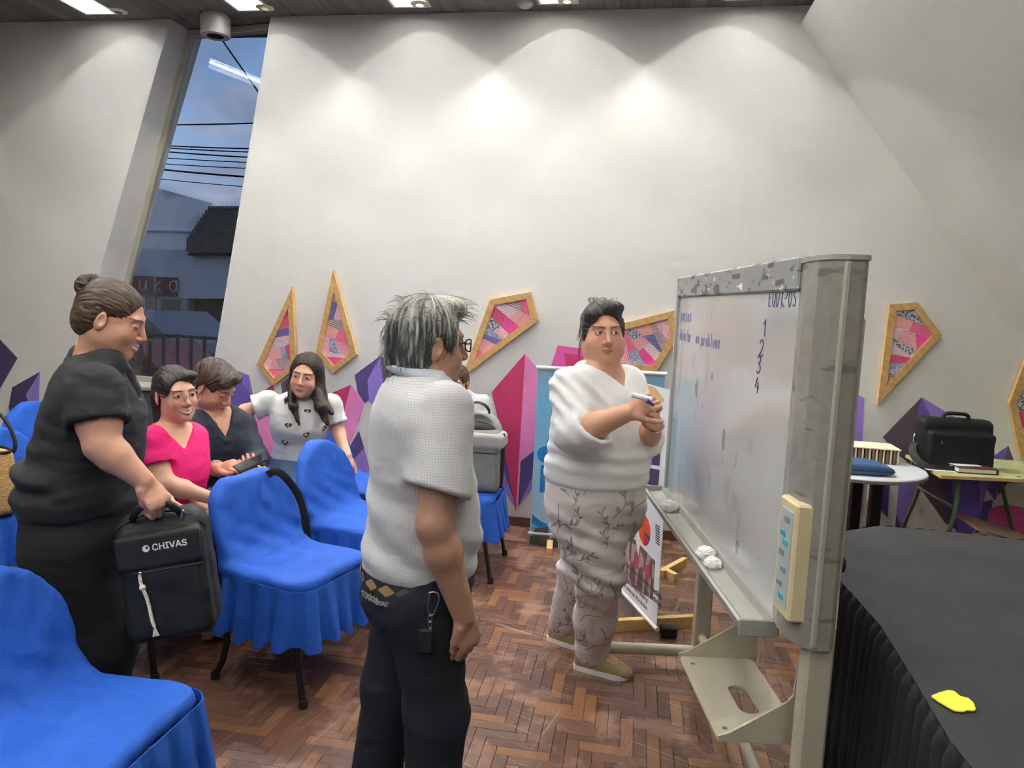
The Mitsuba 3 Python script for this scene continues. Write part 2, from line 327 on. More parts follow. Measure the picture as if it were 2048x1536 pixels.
# ---------------------------------------------------------------- walls, floor, ceiling
EL = [wpx(340, 42), wpx(195, 560)]                              # right edge of the left wall, in the wall plane
ER = [wpx(540, 40), wpx(425, 740)]                              # left edge of the main wall
def edge(E, z): (u0, z0), (u1, z1) = E; return u0 + (u1 - u0) * (z - z0) / (z1 - z0)
FO = [wpx(1650, 3), wpx(2048, 560)]                             # fold line of the sloping wall on the right
SILL = .84
uf = lambda z: edge(FO, z)
obj('wall_back', extr([(edge(ER, 0), 0), (uf(0), 0), (uf(H), H), (edge(ER, H), H)], .40, WM, -.40), 'plaster', kind='structure', label='off-white plastered back wall with a painted band of purple and pink crystals', smooth=False)
obj('wall_left', extr([(-7.2, 0), (edge(EL, 0), 0), (edge(EL, H), H), (-7.2, H)], .40, WM, -.40), 'plaster', kind='structure', label='off-white plastered wall left of the tall slanted window')
a0, a1 = W(uf(H), -.3, H), W(uf(0), -.3, 0); b1, b0 = W(uf(0), 9.6, 0), W(uf(H), 9.6, H)
obj('wall_right', plate([a0, a1, b1, b0][::-1], .2), 'plaster', kind='structure', label='white wall on the right that slopes in towards the ceiling')
obj('wall_rear', box((0, 0, 0), (14.5, .2, H), 0, frame(W(-.4, 9.7, H / 2), WT, WN, ZZ)), 'plaster', kind='structure')
obj('wall_outer', box((0, 0, 0), (.2, 10.0, H), 0, frame(W(-7.3, 4.7, H / 2), WT, WN, ZZ)), 'plaster', kind='structure')
# ceiling with holes for the recessed lamps
TRO_W, TRO_L = .25, 1.24
TRO_U = [wpx(228, 33)[0] + .0, wpx(528, 25)[0], wpx(836, 22)[0], wpx(1122, 8)[0], 1.36]
TRO = [(u, .13 + TRO_L / 2 + 1.45 * r) for u in TRO_U for r in range(6)]
DL_U = [wpx(x, y)[0] for x, y in ((268, 95), (552, 75), (852, 58), (1137, 52), (1452, 42))]
DLS = [(u, .165) for u in DL_U]
room = sg.Polygon([(-7.2, -.4), (5.2, -.4), (5.2, 9.6), (-7.2, 9.6)])
for u, v in TRO: room = room.difference(sg.box(u - TRO_W / 2, v - TRO_L / 2, u + TRO_W / 2, v + TRO_L / 2))
for u, v in DLS: room = room.difference(sg.Point(u, v).buffer(.045))
CM = frame(WA, WT, -WN, -ZZ); CM[:3, 3] = WA + ZZ * H                # (u, v) down
obj('ceiling', extr(room, .14, CM, -.14), 'concrete', kind='structure', label='dark board-marked concrete ceiling')
obj('roof', box((0, 0, 0), (12.8, 10.2, .1), 0, frame(W(-1, 4.6, H + .26), WT, WN, ZZ)), 'concrete', kind='structure')
# floor: herringbone blocks, the nearest 300 in view one by one
obj('floor', box((0, 0, 0), (12.6, 10.0, .1), 0, frame(W(-1, 4.65, -.054), WT, WN, ZZ)), 'joint', kind='structure', label='worn brown herringbone parquet floor')
bw = .049; blocks = []
for c in range(-150, 120):
    for m in range(-40, 40):
        blocks.append((c * bw + 8 * m * bw, c * bw, 4 * bw, bw))                    # along u: x = c + 8 m, y = c
        blocks.append((c * bw, (c - 7 + 8 * m) * bw, bw, 4 * bw))                   # along v
def proj(P):
    d = np.asarray(P, float) - CAM; z = d @ _f; return 1024 + CF * (d @ _R) / z, 768 - CF * (d @ _U) / z
vis = []
for (u, v, lu, lv) in blocks:
    if not (-4.5 < u < 4.4 and -.25 <= v < 4.2): continue
    P = W(u + lu / 2, v + lv / 2, 0); x, y = proj(P)
    if P[1] > .8 and -60 < x < 2110 and y < 1600:
        front = (470 < x < 760 and y > 1180) or (930 < x < 1630 and y > 1060) or (20 < x < 330 and 1080 < y < 1250)
        vis.append((not front, (P[1]), u, v, lu, lv))
vis.sort()
g_ = .0012
bu = box((0, 0, -.002), (4 * bw - g_, bw - g_, .008), .0012); bv = box((0, 0, -.002), (bw - g_, 4 * bw - g_, .008), .0012)
du, dv = mikit.ply(bu, 'parquet'), mikit.ply(bv, 'parquet')
FW = frame(WA, WT, -WN, ZZ)     # note: left-handed in v, blocks are symmetric
rest = []; rb = random.Random(4)
for i, (_, _, u, v, lu, lv) in enumerate(vis):
    o = W(u + lu / 2, v + lv / 2, rb.uniform(-.0008, .0003)); M = frame(o, WT, WN, ZZ)
    if i < 300: obj('block', du if lu > lv else dv, None, 'floor', M=M)
    else:
        t = (box((0, 0, .002), (lu - g_, lv - g_, .001)) if False else None)
        c = [o + WT * sx * (lu - g_) / 2 + WN * sy * (lv - g_) / 2 + ZZ * .002 for sx, sy in ((-1, -1), (1, -1), (1, 1), (-1, 1))]
        rest.append(c)
R_ = np.array(rest).reshape(-1, 3); nq = len(rest); q = np.arange(nq)[:, None] * 4
low = R_ - ZZ * .005
Fq = np.vstack([q + [0, 1, 2], q + [0, 2, 3]] + [np.hstack([q + a, q + 4 * nq + a, q + 4 * nq + b]) for a, b in ((0, 1), (1, 2), (2, 3), (3, 0))] + [np.hstack([q + a, q + 4 * nq + b, q + b]) for a, b in ((0, 1), (1, 2), (2, 3), (3, 0))])
obj('parquet_field', trimesh.Trimesh(np.vstack([R_, low]), Fq, process=False), 'parquet', 'floor', kind='stuff')
# baseboard
z0 = edge(ER, 0)
obj('baseboard_back', box((0, 0, 0), (uf(0) - z0, .018, .075), .003, frame(W((uf(0) + z0) / 2, .009, .0375), WT, WN, ZZ)), 'baseboard_wood', kind='structure', label='brown wooden baseboard along the back wall')
# ---------------------------------------------------------------- slanted window
def vg(u): return -.365 + (u - edge(EL, SILL)) * .14      # the glass stands at a slight angle in the opening
def wq(z, t): return edge(EL, z) * (1 - t) + edge(ER, z) * t
win = thing('window_1', 'tall slanted window between the two walls, dusk sky and street behind it', None, kind='structure')
def wbar(p, q, w, name): obj(name, bar(W(p[0], vg(p[0]), p[1]), W(q[0], vg(q[0]), q[1]), .05, w, .003, up=WN), 'alu', win)
for nm, e, s in (('frame_post', EL, 1), ('frame_post', ER, -1)):
    wbar((edge(e, SILL) + s * .02, SILL), (edge(e, H) + s * .02, H), .045, nm)
wbar((edge(EL, SILL), SILL + .02), (edge(ER, SILL), SILL + .02), .045, 'frame_rail')
wbar((edge(EL, H), H - .03), (edge(ER, H), H - .03), .07, 'frame_rail')
pq = [W(u, vg(u), z) for u, z in ((edge(EL, SILL) + .02, SILL + .02), (edge(ER, SILL) - .02, SILL + .02), (edge(ER, H) - .02, H - .04), (edge(EL, H) + .02, H - .04))]
obj('pane', trimesh.Trimesh(np.array(pq), [[0, 1, 2], [0, 2, 3]], process=False), 'pane_glass', win)
mat('grey_wall', (70, 72, 76), .7)
obj('wall_sill', extr([(edge(EL, 0), 0), (edge(ER, 0), 0), (edge(ER, SILL), SILL), (edge(EL, SILL), SILL)], .38, WM, -.40), 'grey_wall', kind='structure', label='low dark grey wall under the slanted window')
obj('window_sill', box((0, 0, 0), (edge(ER, SILL) - edge(EL, SILL), .34, .03), .004, frame(W(wq(SILL, .5), -.155, SILL - .012), WT, WN, ZZ)), 'alu', win)
# ---------------------------------------------------------------- lamps
def rect_tube(u, v, r, L): return tube([W(u, v - L / 2, H + .035), W(u, v + L / 2, H + .035)], r, 8)
hous = cat([box((0, 0, .085), (TRO_W, TRO_L, .006)), box((-TRO_W / 2 + .003, 0, .04), (.006, TRO_L, .09)), box((TRO_W / 2 - .003, 0, .04), (.006, TRO_L, .09)), box((0, TRO_L / 2 - .003, .04), (TRO_W, .006, .09)), box((0, -TRO_L / 2 + .003, .04), (TRO_W, .006, .09))])
fr_o = sg.box(-TRO_W / 2 - .012, -TRO_L / 2 - .012, TRO_W / 2 + .012, TRO_L / 2 + .012).difference(sg.box(-TRO_W / 2 + .006, -TRO_L / 2 + .006, TRO_W / 2 - .006, TRO_L / 2 - .006))
trim = extr(fr_o, .006, None, -.007)
lv_ = cat([box((0, -TRO_L / 2 + TRO_L * (i + .5) / 12 + .05, .006), (TRO_W - .012, .0015, .009)) for i in range(12)] + [box((0, 0, .012), (.004, TRO_L - .012, .010))])
tb = {s: tube([(s * .055, -TRO_L / 2 + .04, .028), (s * .055, TRO_L / 2 - .04, .028)], .013, 8) for s in (-1, 1)}
dh, dt, dl = mikit.ply(hous, 'enamel'), mikit.ply(trim, 'enamel'), mikit.ply(lv_, 'louvre')
dtb = {s: mikit.ply(tb[s], 'enamel', emitter={'type': 'area', 'radiance': {'type': 'rgb', 'value': [TUBE_RADIANCE * c for c in (1.0, 1.0, .97)]}}) for s in (-1, 1)}
dtb0 = {s: mikit.ply(tb[s], 'enamel', emitter={'type': 'area', 'radiance': {'type': 'rgb', 'value': [TUBE_RADIANCE * .4 * c for c in (1.0, 1.0, .97)]}}) for s in (-1, 1)}     # the aged row by the wall
colw = ['leftmost', 'second from the left', 'middle', 'fourth from the left', 'rightmost']
for i, (u, v) in enumerate(TRO):
    r, c = i % 6, i // 6
    k = thing('ceiling_light', ('recessed fluorescent ceiling light nearest the back wall, %s of its row' % colw[c]) if r == 0 else 'fluorescent ceiling light, row %d from the back wall, %s' % (r + 1, colw[c]), 'ceiling light', 'recessed fluorescent ceiling lights')
    M = frame(W(u, v, H), WT, WN, ZZ)
    obj('housing', dh, None, k, M=M); obj('trim', dt, None, k, M=M); obj('louvre', dl, None, k, M=M)
    for s in (-1, 1): obj('fluorescent_tube', dtb[s] if r else dtb0[s], None, k, M=M)
ring = lathe([(.028, -.012), (.062, -.004), (.062, .0), (.034, .0), (.03, .03), (.028, .03), (.028, -.012)], 28)
dring = mikit.ply(ring, 'fitting_beige', smooth=40)
wherew = ['beside the slanted window on the left wall', 'just right of the slanted window', 'above the two upright kite frames', 'right of the middle of the back wall', 'nearest the sloping right wall']
for i, (u, v) in enumerate(DLS):
    k = thing('downlight', 'small round downlight in the ceiling, ' + wherew[i], 'downlight', 'downlights along the back wall')
    M = frame(W(u, v, H), WT, WN, ZZ); obj('ring', dring, None, k, M=M)
    scene[k + '__lamp'] = {'type': 'spot', 'intensity': {'type': 'rgb', 'value': [SPOT_INTENSITY * c for c in (1, .99, .95)]}, 'cutoff_angle': 57.0, 'beam_width': 49.0,
                           'to_world': T().look_at(origin=W(u, v, H - .009).tolist(), target=W(u, v, 0).tolist(), up=WN.tolist())}
disc = lathe([(0, -.03), (.03, -.03), (.05, -.015), (.055, 0), (0, 0)], 24); dd = mikit.ply(disc, 'fitting_beige', smooth=40)
x, y = gz(1050, 6, H)[:2]; obj('smoke_detector', dd, None, M=frame((x, y, H), WT, WN, ZZ), label='small round beige detector on the ceiling right of the middle light', category='smoke detector')
cyl = thing('cylinder_lamp', 'short grey cylinder spotlight on the ceiling in front of the slanted window', 'lamp')
P = gz(431, 30, H); M = frame((P[0], P[1], H), WT, WN, ZZ)
mat('lamp_grey', (190, 188, 186), .45)
obj('shell', lathe([(.06, -.15), (.1, -.15), (.104, -.144), (.104, -.02), (.09, -.018), (.09, 0), (0, 0)], 40), 'lamp_grey', cyl, M=M, smooth=40)
obj('reflector', lathe([(0, -.06), (.04, -.062), (.062, -.149), (.058, -.149), (.036, -.058), (0, -.055)], 40), 'dark_hole', cyl, M=M, smooth=40, label='dark recessed reflector')
# ---------------------------------------------------------------- the mural: painted crystals, facets as thin coats of paint
PAINT = {'d': (78, 62, 118), 'k': (84, 66, 82), 'm': (104, 84, 164), 'l': (146, 122, 204), 'v': (60, 48, 84), 'r': (196, 56, 104), 'p': (238, 140, 196), 'q': (222, 88, 164), 's': (190, 84, 132)}
def paint_mat(k, c):
    L = lin(c)
    mat('paint_' + k, P3(lambda p, n, uv: mi.Color3f(L) * (.86 + .3 * fbm(p.x * 5, p.y * 5, p.z * 5, octaves=4))), .55)
for k_, c_ in PAINT.items(): paint_mat(k_, c_)
def crystal(wall, facets, lbl, v=.0015):
    k = numbered(wall + '__painted_crystal'); lab(k, lbl)
    for c, pts in facets:
        g = sg.Polygon([wpx(*q) for q in pts]).buffer(0).buffer(.0015)
        obj('facet', extr(g, .0012, WM, v), 'paint_' + c, k)
crystal('wall_left', [('v', [(-70, 735), (0, 679), (35, 716), (-20, 728)]), ('v', [(-70, 735), (-20, 728), (35, 716), (0, 777), (-30, 830)])], 'dark purple painted crystal at the left edge')
crystal('wall_left', [('v', [(80, 744), (25, 775), (52, 790)]), ('l', [(80, 744), (55, 790), (70, 830), (78, 800)]), ('v', [(25, 775), (18, 815), (40, 900), (70, 830), (52, 790)])], 'small purple painted crystal behind the blue chairs')
crystal('wall_back', [('m', [(430, 760), (475, 742), (498, 751), (508, 800), (480, 880), (440, 870)]), ('l', [(475, 742), (498, 751), (505, 790), (488, 770)]), ('d', [(500, 790), (516, 860), (470, 900), (480, 850)])], 'purple painted crystal behind the man in the navy shirt')
crystal('wall_back', [('k', [(563, 768), (586, 748), (600, 800), (570, 830)]), ('r', [(500, 800), (546, 770), (560, 830), (520, 830)]), ('p', [(508, 826), (556, 828), (580, 900), (550, 940), (515, 890)])], 'pink painted crystal behind the woman in the heart print shirt')
crystal('wall_back', [('r', [(702, 770), (664, 786), (640, 830), (660, 900), (684, 838)]), ('p', [(702, 770), (729, 806), (716, 850), (690, 905), (668, 960), (660, 900), (684, 838)])], 'pink painted crystal right of the woman in the heart print shirt')
crystal('wall_back', [('d', [(761, 712), (710, 750), (716, 785), (730, 806), (738, 800), (735, 760)]), ('l', [(761, 712), (735, 760), (738, 802), (768, 830), (766, 765)]), ('k', [(761, 712), (766, 765), (772, 830), (800, 780), (792, 730)])], 'purple painted crystal behind the grey-haired man')
crystal('wall_back', [('d', [(718, 862), (693, 905), (700, 930), (728, 896)]), ('l', [(700, 928), (728, 896), (740, 940), (712, 960)])], 'small purple painted crystal left of the grey-haired man', .0016)
crystal('wall_back', [('d', [(935, 785), (905, 820), (940, 880), (975, 860), (968, 836)]), ('m', [(935, 785), (915, 808), (930, 830)])], 'small purple painted crystal behind the grey backpack')
crystal('wall_back', [('d', [(1000, 857), (1018, 867), (1033, 1013), (1010, 950)]), ('l', [(1009, 938), (1031, 1016), (1007, 978), (1000, 950)])], 'narrow purple painted crystal left of the big pink one')
crystal('wall_back', [('d', [(1041, 924), (1078, 895), (1070, 943), (1037, 1012)]), ('l', [(1070, 943), (1037, 1012), (1068, 972), (1080, 930)])], 'narrow purple painted crystal right of the big pink one')
crystal('wall_back', [('r', [(1050, 708), (984, 784), (1045, 803)]), ('r', [(984, 784), (1000, 855), (1032, 1022), (1045, 803)]), ('p', [(1050, 708), (1095, 760), (1092, 795), (1045, 803)]), ('p', [(1045, 803), (1092, 795), (1080, 890), (1041, 922), (1036, 1010), (1032, 1022)])], 'large upright pink and magenta painted crystal beside the blue banner', .0028)
crystal('wall_back', [('q', [(1116, 691), (1210, 704), (1196, 716), (1128, 706), (1136, 760), (1100, 740)]), ('r', [(1128, 706), (1196, 716), (1180, 800), (1136, 760)])], 'pink painted crystal behind the shoulder of the woman in white')
crystal('wall_back', [('l', [(1690, 776), (1707, 785), (1728, 797), (1724, 885), (1640, 960), (1650, 820)])], 'light purple painted crystal behind the whiteboard post')
crystal('wall_back', [('k', [(1843, 795), (1766, 874), (1788, 902), (1822, 930), (1834, 830)]), ('m', [(1843, 795), (1832, 835), (1820, 930), (1880, 940), (1858, 825)]), ('l', [(1843, 795), (1858, 826), (1890, 900), (1935, 850)])], 'big purple painted crystal behind the black laptop bag')
crystal('wall_back', [('k', [(2016, 892), (2034, 940), (1996, 990), (2000, 930)]), ('m', [(2016, 892), (1990, 910), (1960, 960), (1990, 1000), (2004, 940)])], 'purple painted crystal behind the school desk')
crystal('wall_back', [('v', [(1686, 965), (1700, 965), (1712, 1055), (1686, 1062), (1660, 1000)]), ('l', [(1700, 960), (1730, 960), (1716, 1060), (1706, 1060)]), ('d', [(1752, 960), (1778, 960), (1775, 1035), (1752, 1008)]), ('l', [(1798, 962), (1836, 956), (1812, 1052), (1800, 1055), (1793, 1024)]), ('k', [(1793, 1030), (1806, 1056), (1790, 1060)])], 'purple painted crystals below the round white table')
crystal('wall_back', [('k', [(1854, 940), (1895, 955), (1900, 975), (1896, 1000), (1915, 1060), (1890, 1045), (1842, 978)]), ('v', [(1880, 950), (1902, 955), (1915, 1060), (1896, 1040)]), ('m', [(1900, 950), (1958, 955), (1960, 1040), (1945, 1066), (1912, 1066)]), ('l', [(1958, 955), (1975, 970), (1965, 1010), (1958, 1030)]), ('d', [(1962, 1005), (1985, 1000), (1975, 1060), (1950, 1066)])], 'dark and light purple painted crystals under the school desk')
crystal('wall_back', [('s', [(1978, 1018), (2010, 1008), (2048, 1016), (2070, 1075), (1972, 1068)]), ('r', [(1978, 1018), (2012, 1042), (2048, 1016), (2010, 1008)]), ('q', [(1978, 1020), (2004, 1045), (1972, 1068)])], 'pink painted crystal low on the right behind the black table')
# ---------------------------------------------------------------- outlet
sock = thing('wall_socket', 'beige wall socket with dark round outlet between the legs of the white table', 'socket')
u, z = wpx(1744.5, 988); 
obj('plate', box((0, 0, 0), (.062, .10, .012), .003, WM @ trimesh.transformations.translation_matrix([u, z, .007])), 'fitting_beige', sock)
obj('outlet', lathe([(0, .002), (.016, .002), (.019, .007), (.022, .006), (.022, 0), (0, 0)], 24, WM @ trimesh.transformations.translation_matrix([u, z, .0125])), 'dark_hole', sock)
# ---------------------------------------------------------------- the street outside
VO = -8.6
def opx(x, y, v=VO): return wpx(x, y, v)
def opoly(name, pts, v, th, m, parent, **k): return obj(name, extr([opx(*q, v) for q in pts], th, WM, v - th), m, parent, **k)
def stain(key, a, b, s=.8):
    A, B = lin(a), lin(b)
    mat(key, P3(lambda p, n, uv: mix(A, B, smoothstep(.5, .75, fbm(p.x * s, p.y * s, p.z * s, octaves=4)))), .85)
stain('house_plaster', (226, 230, 234), (140, 146, 150), 1.4); stain('shop_wall', (184, 192, 200), (160, 168, 176), .6)
mat('sign_red', (96, 44, 50), .6); mat('street_dark', (34, 36, 44), .7); mat('tile_grey', (98, 98, 94), .8); mat('poster_grey', (150, 156, 160), .5); mat('iron', (22, 22, 24), .5)
mat('asphalt', (70, 72, 76), .9); mat('cream_wall', (120, 112, 96), .7)
obj('pavement', box((0, 0, 0), (40, 14, .1), 0, frame(W(-4, -7.4, -.25), WT, WN, ZZ)), 'asphalt', label='grey street outside the window', kind='structure')
ho = thing('house', 'pale house across the street with a slanted parapet and a dark red shop sign', 'house')
up = opoly('wall', [(230, 340), (286, 368), (408, 402), (412, 500), (230, 500)], VO, .3, 'house_plaster', ho)
opoly('ledge', [(230, 458), (416, 462), (416, 465), (230, 461)], VO + .06, .06, 'shop_wall', ho)
lo = opoly('wall', [(150, 494), (520, 500), (520, 597), (360, 597), (360, 760), (150, 760)], VO, .3, 'shop_wall', ho)
opoly('doorway', [(376, 594), (520, 594), (520, 770), (376, 770)], VO - .28, .05, 'street_dark', ho)
opoly('pillar', [(360, 597), (378, 597), (378, 770), (360, 770)], VO + .02, .2, 'cream_wall', ho)
sg_ = opoly('shop_sign', [(200, 548), (352, 555), (351, 592), (200, 588)], VO + .08, .08, 'sign_red', ho, label='dark red shop sign with white script')
mat('sign_white', (170, 172, 178), .6)
u, z = opx(253, 581); obj('lettering', cat([handwriting('huka', .36, WM @ trimesh.transformations.translation_matrix([u, z, VO + .085]), w=.6, r=.014, seed=5)]), 'sign_white', sg_, label='white script lettering')
opoly('window', [(318, 594), (374, 596), (373, 655), (318, 653)], VO + .03, .03, 'poster_grey', ho)
opoly('poster', [(322, 598), (360, 599), (359, 648), (322, 646)], VO + .05, .015, 'cream_wall', ho)
opoly('shutter', [(290, 592), (312, 594), (312, 700), (290, 700)], VO + .03, .03, 'cream_wall', ho)
# tiled roof over the door on the right: courses of curved tiles
rf = numbered(ho + '__roof'); 
obj('slab', extr([opx(386, 512), opx(440, 436), opx(530, 436), opx(530, 512)], .2, WM, VO), 'street_dark', rf)
tl = mikit.ply(tube([(0, 0, 0), (.1, .0, 0), (.28, 0, .03)], .085, 8, squash=.6), 'tile_grey', smooth=40)
for r_ in range(9):
    y = 505 - r_ * 7.6; x0 = 392 + r_ * 5.2
    for c_ in range(14):
        x = x0 + c_ * 8.8
        if x > 500: continue
        u, z = opx(x, y); o = W(u, VO + .22, z)
        obj('tile', tl, None, rf, M=frame(o, unit(WT * .3 - WN * .25 + ZZ * .9), unit(np.cross(-WN, unit(WT * .3 + ZZ * .9))), unit(np.cross(unit(WT * .3 - WN * .25 + ZZ * .9), unit(np.cross(-WN, unit(WT * .3 + ZZ * .9)))))))
opoly('chimney', [(408, 436), (440, 443), (440, 480), (408, 480)], VO - .1, .3, 'shop_wall', ho)
# fence between window and street
VF = -2.2
fe = thing('iron_fence', 'black iron railing outside the slanted window', 'fence')
for x, t in ((283, 688), (300, 682), (327, 675), (355, 668), (382, 675), (409, 672), (436, 676)):
    (u0, z0), (u1, z1) = wpx(x, t, VF), wpx(x - 3, 790, VF); obj('bar', bar(W(u0, VF, z0), W(u0, VF, -.2), .03, .03, .003), 'iron', fe)
for yy in (668, 735):
    u0, z0 = wpx(270, yy, VF); u1, z1 = wpx(450, yy, VF); obj('rail', bar(W(u0 - .6, VF, z0), W(u1 + .6, VF, z0), .02, .035, .003), 'iron', fe)
# parked car
ca = thing('car', 'dark parked car behind the iron railing', 'car')
VC = -4.6; prof = [(-2.1, .35), (-2.1, .8), (-1.9, .95), (-1.2, 1.0), (-.6, 1.45), (.7, 1.48), (1.3, 1.05), (1.95, .95), (2.1, .75), (2.1, .35)]
uc, _ = wpx(300, 720, VC); zc = -.2
MC = WM @ trimesh.transformations.translation_matrix([uc - .3, zc, VC])
mat('car_paint', (92, 102, 116), .3, clearcoat=1.0); mat('car_glass', (30, 36, 44), .1); mat('tail_red', (150, 20, 26), .3); mat('rubber', (18, 18, 18), .8)
obj('body', extr(sg.Polygon(prof).buffer(.06).buffer(-.06 + .03), 1.6, MC, -.8), 'car_paint', ca, smooth=30)
obj('side_window', extr(sg.Polygon([(-1.0, 1.02), (-.55, 1.4), (.65, 1.42), (1.1, 1.04)]), 1.64, MC, -.82), 'car_glass', ca)
for sx in (-1.3, 1.35): obj('wheel', moved(trimesh.creation.cylinder(.31, 1.66, sections=24), MC @ trimesh.transformations.translation_matrix([sx, .31, 0])), 'rubber', ca)
obj('tail_light', box((2.1, .82, .6), (.08, .14, .36), .02, MC), 'tail_red', ca)
car2 = thing('car', 'red parked car low behind the railing', 'car')
MC2 = WM @ trimesh.transformations.translation_matrix([uc + .75, zc - .32, VC + 1.75])
mat('car_red', (120, 26, 34), .3, clearcoat=1.0)
obj('body', extr(sg.Polygon(prof).buffer(.03), 1.2, MC2, -.6), 'car_red', car2, smooth=30)
obj('side_window', extr(sg.Polygon([(-1.0, 1.02), (-.55, 1.4), (.65, 1.42), (1.1, 1.04)]), 1.24, MC2, -.62), 'car_glass', car2)
for sx in (-1.3, 1.35): obj('wheel', moved(trimesh.creation.cylinder(.31, 1.26, sections=24), MC2 @ trimesh.transformations.translation_matrix([sx, .31, 0])), 'rubber', car2)
# overhead cables
mat('cable', (20, 20, 24), .7)
VL = -6.0
CB = [((300, 246), (520, 242), .012), ((300, 286), (520, 294), .011), ((300, 290), (520, 301), .01), ((300, 297), (520, 312), .012), ((300, 310), (520, 322), .008), ((300, 322), (520, 334), .008), ((300, 333), (520, 352), .016), ((300, 352), (520, 372), .007), ((420, 40), (535, 205), .014)]
for i, (a, b, r_) in enumerate(CB):
    (u0, z0), (u1, z1) = wpx(*a, VL - .05 * i), wpx(*b, VL - .05 * i); du_, dz_ = u1 - u0, z1 - z0
    e = 1.4 if i < 8 else .25
    pts = [(u0 - du_ * e + (1 + 2 * e) * du_ * t, z0 - dz_ * e + (1 + 2 * e) * dz_ * t + (t - .5) ** 2 * (.5 if i < 8 else 0)) for t in np.linspace(0, 1, 12)]
    obj('overhead_cable', tube([W(u_, VL - .05 * i, z_ - .04) for u_, z_ in pts], r_, 5), 'cable', label=('dark overhead cable crossing the sky in the window, ' + ['topmost, alone above the bundle', 'uppermost of the bundle', 'second of the bundle from above', 'third of the bundle from above', 'fourth of the bundle from above', 'fifth of the bundle from above', 'the thickest one', 'lowest, just above the roof line'][i] if i < 8 else ('dark cable slanting down from the top of the window' if i == 8 else 'thin slanting cable above the tiled roof')), category='cable', group='overhead cables outside the window' if i < 8 else None)
# ---------------------------------------------------------------- framed patchwork kites on the wall
def wood(key, a, b, ax=(1, 1, 1), s=22, rough=.5):
    A, B = lin(a), lin(b)
    def fn(p, n, uv):
        g = fbm(p.x * s * ax[0], p.y * s * ax[1], p.z * s * ax[2], octaves=4); r = dr.sin((p.x * ax[0] + p.y * ax[1] + p.z * ax[2]) * 190 + g * 16) * .5 + .5
        return mix(A, B, g * .7 + r * .3)
    mat(key, P3(fn), rough)
wood('pine_frame', (172, 130, 78), (216, 176, 116), (.5, .5, .5))
def cloth(key, a, b, kind, s=70):
    A, B = lin(a), lin(b)
    def fn(p, n, uv):
        u = p.x * WT[0] + p.y * WT[1]; z = p.z
        if kind == 'stripe': t = smoothstep(.1, .3, dr.sin((u * .35 + z) * s * 6.2) + .1)
        elif kind == 'vstripe': t = smoothstep(.1, .3, dr.sin((u - z * .3) * s * 6.2))
        elif kind == 'check': t = (smoothstep(0, .2, dr.sin(u * s * 6.2)) + smoothstep(0, .2, dr.sin(z * s * 6.2))) * .5
        elif kind == 'dots': t = smoothstep(.55, .6, noise(u * s * 2.2, z * s * 2.2, 3))
        else: t = fbm(u * s, z * s, 2, octaves=3) * .6
        return mix(A, B, t)
    mat(key, P3(fn), .85)
PAT = {'a': ((236, 176, 192), (246, 214, 220), 'dots'), 'b': ((226, 92, 132), (242, 150, 178), 'plain'), 'c': ((240, 190, 190), (226, 130, 150), 'check'), 'd': ((140, 142, 170), (190, 192, 210), 'dots'),
       'e': ((86, 80, 136), (130, 128, 176), 'check'), 'f': ((232, 222, 222), (214, 170, 182), 'stripe'), 'g': ((206, 66, 110), (228, 110, 146), 'plain'), 'h': ((150, 120, 120), (206, 190, 186), 'stripe'),
       'i': ((244, 206, 204), (228, 120, 140), 'vstripe'), 'j': ((206, 206, 210), (90, 86, 96), 'dots'), 'k': ((238, 162, 150), (244, 200, 190), 'plain'), 'l': ((110, 84, 94), (190, 170, 176), 'dots'), 'm': ((230, 70, 150), (240, 110, 170), 'plain')}
for k_, v_ in PAT.items(): cloth('quilt_' + k_, *v_)
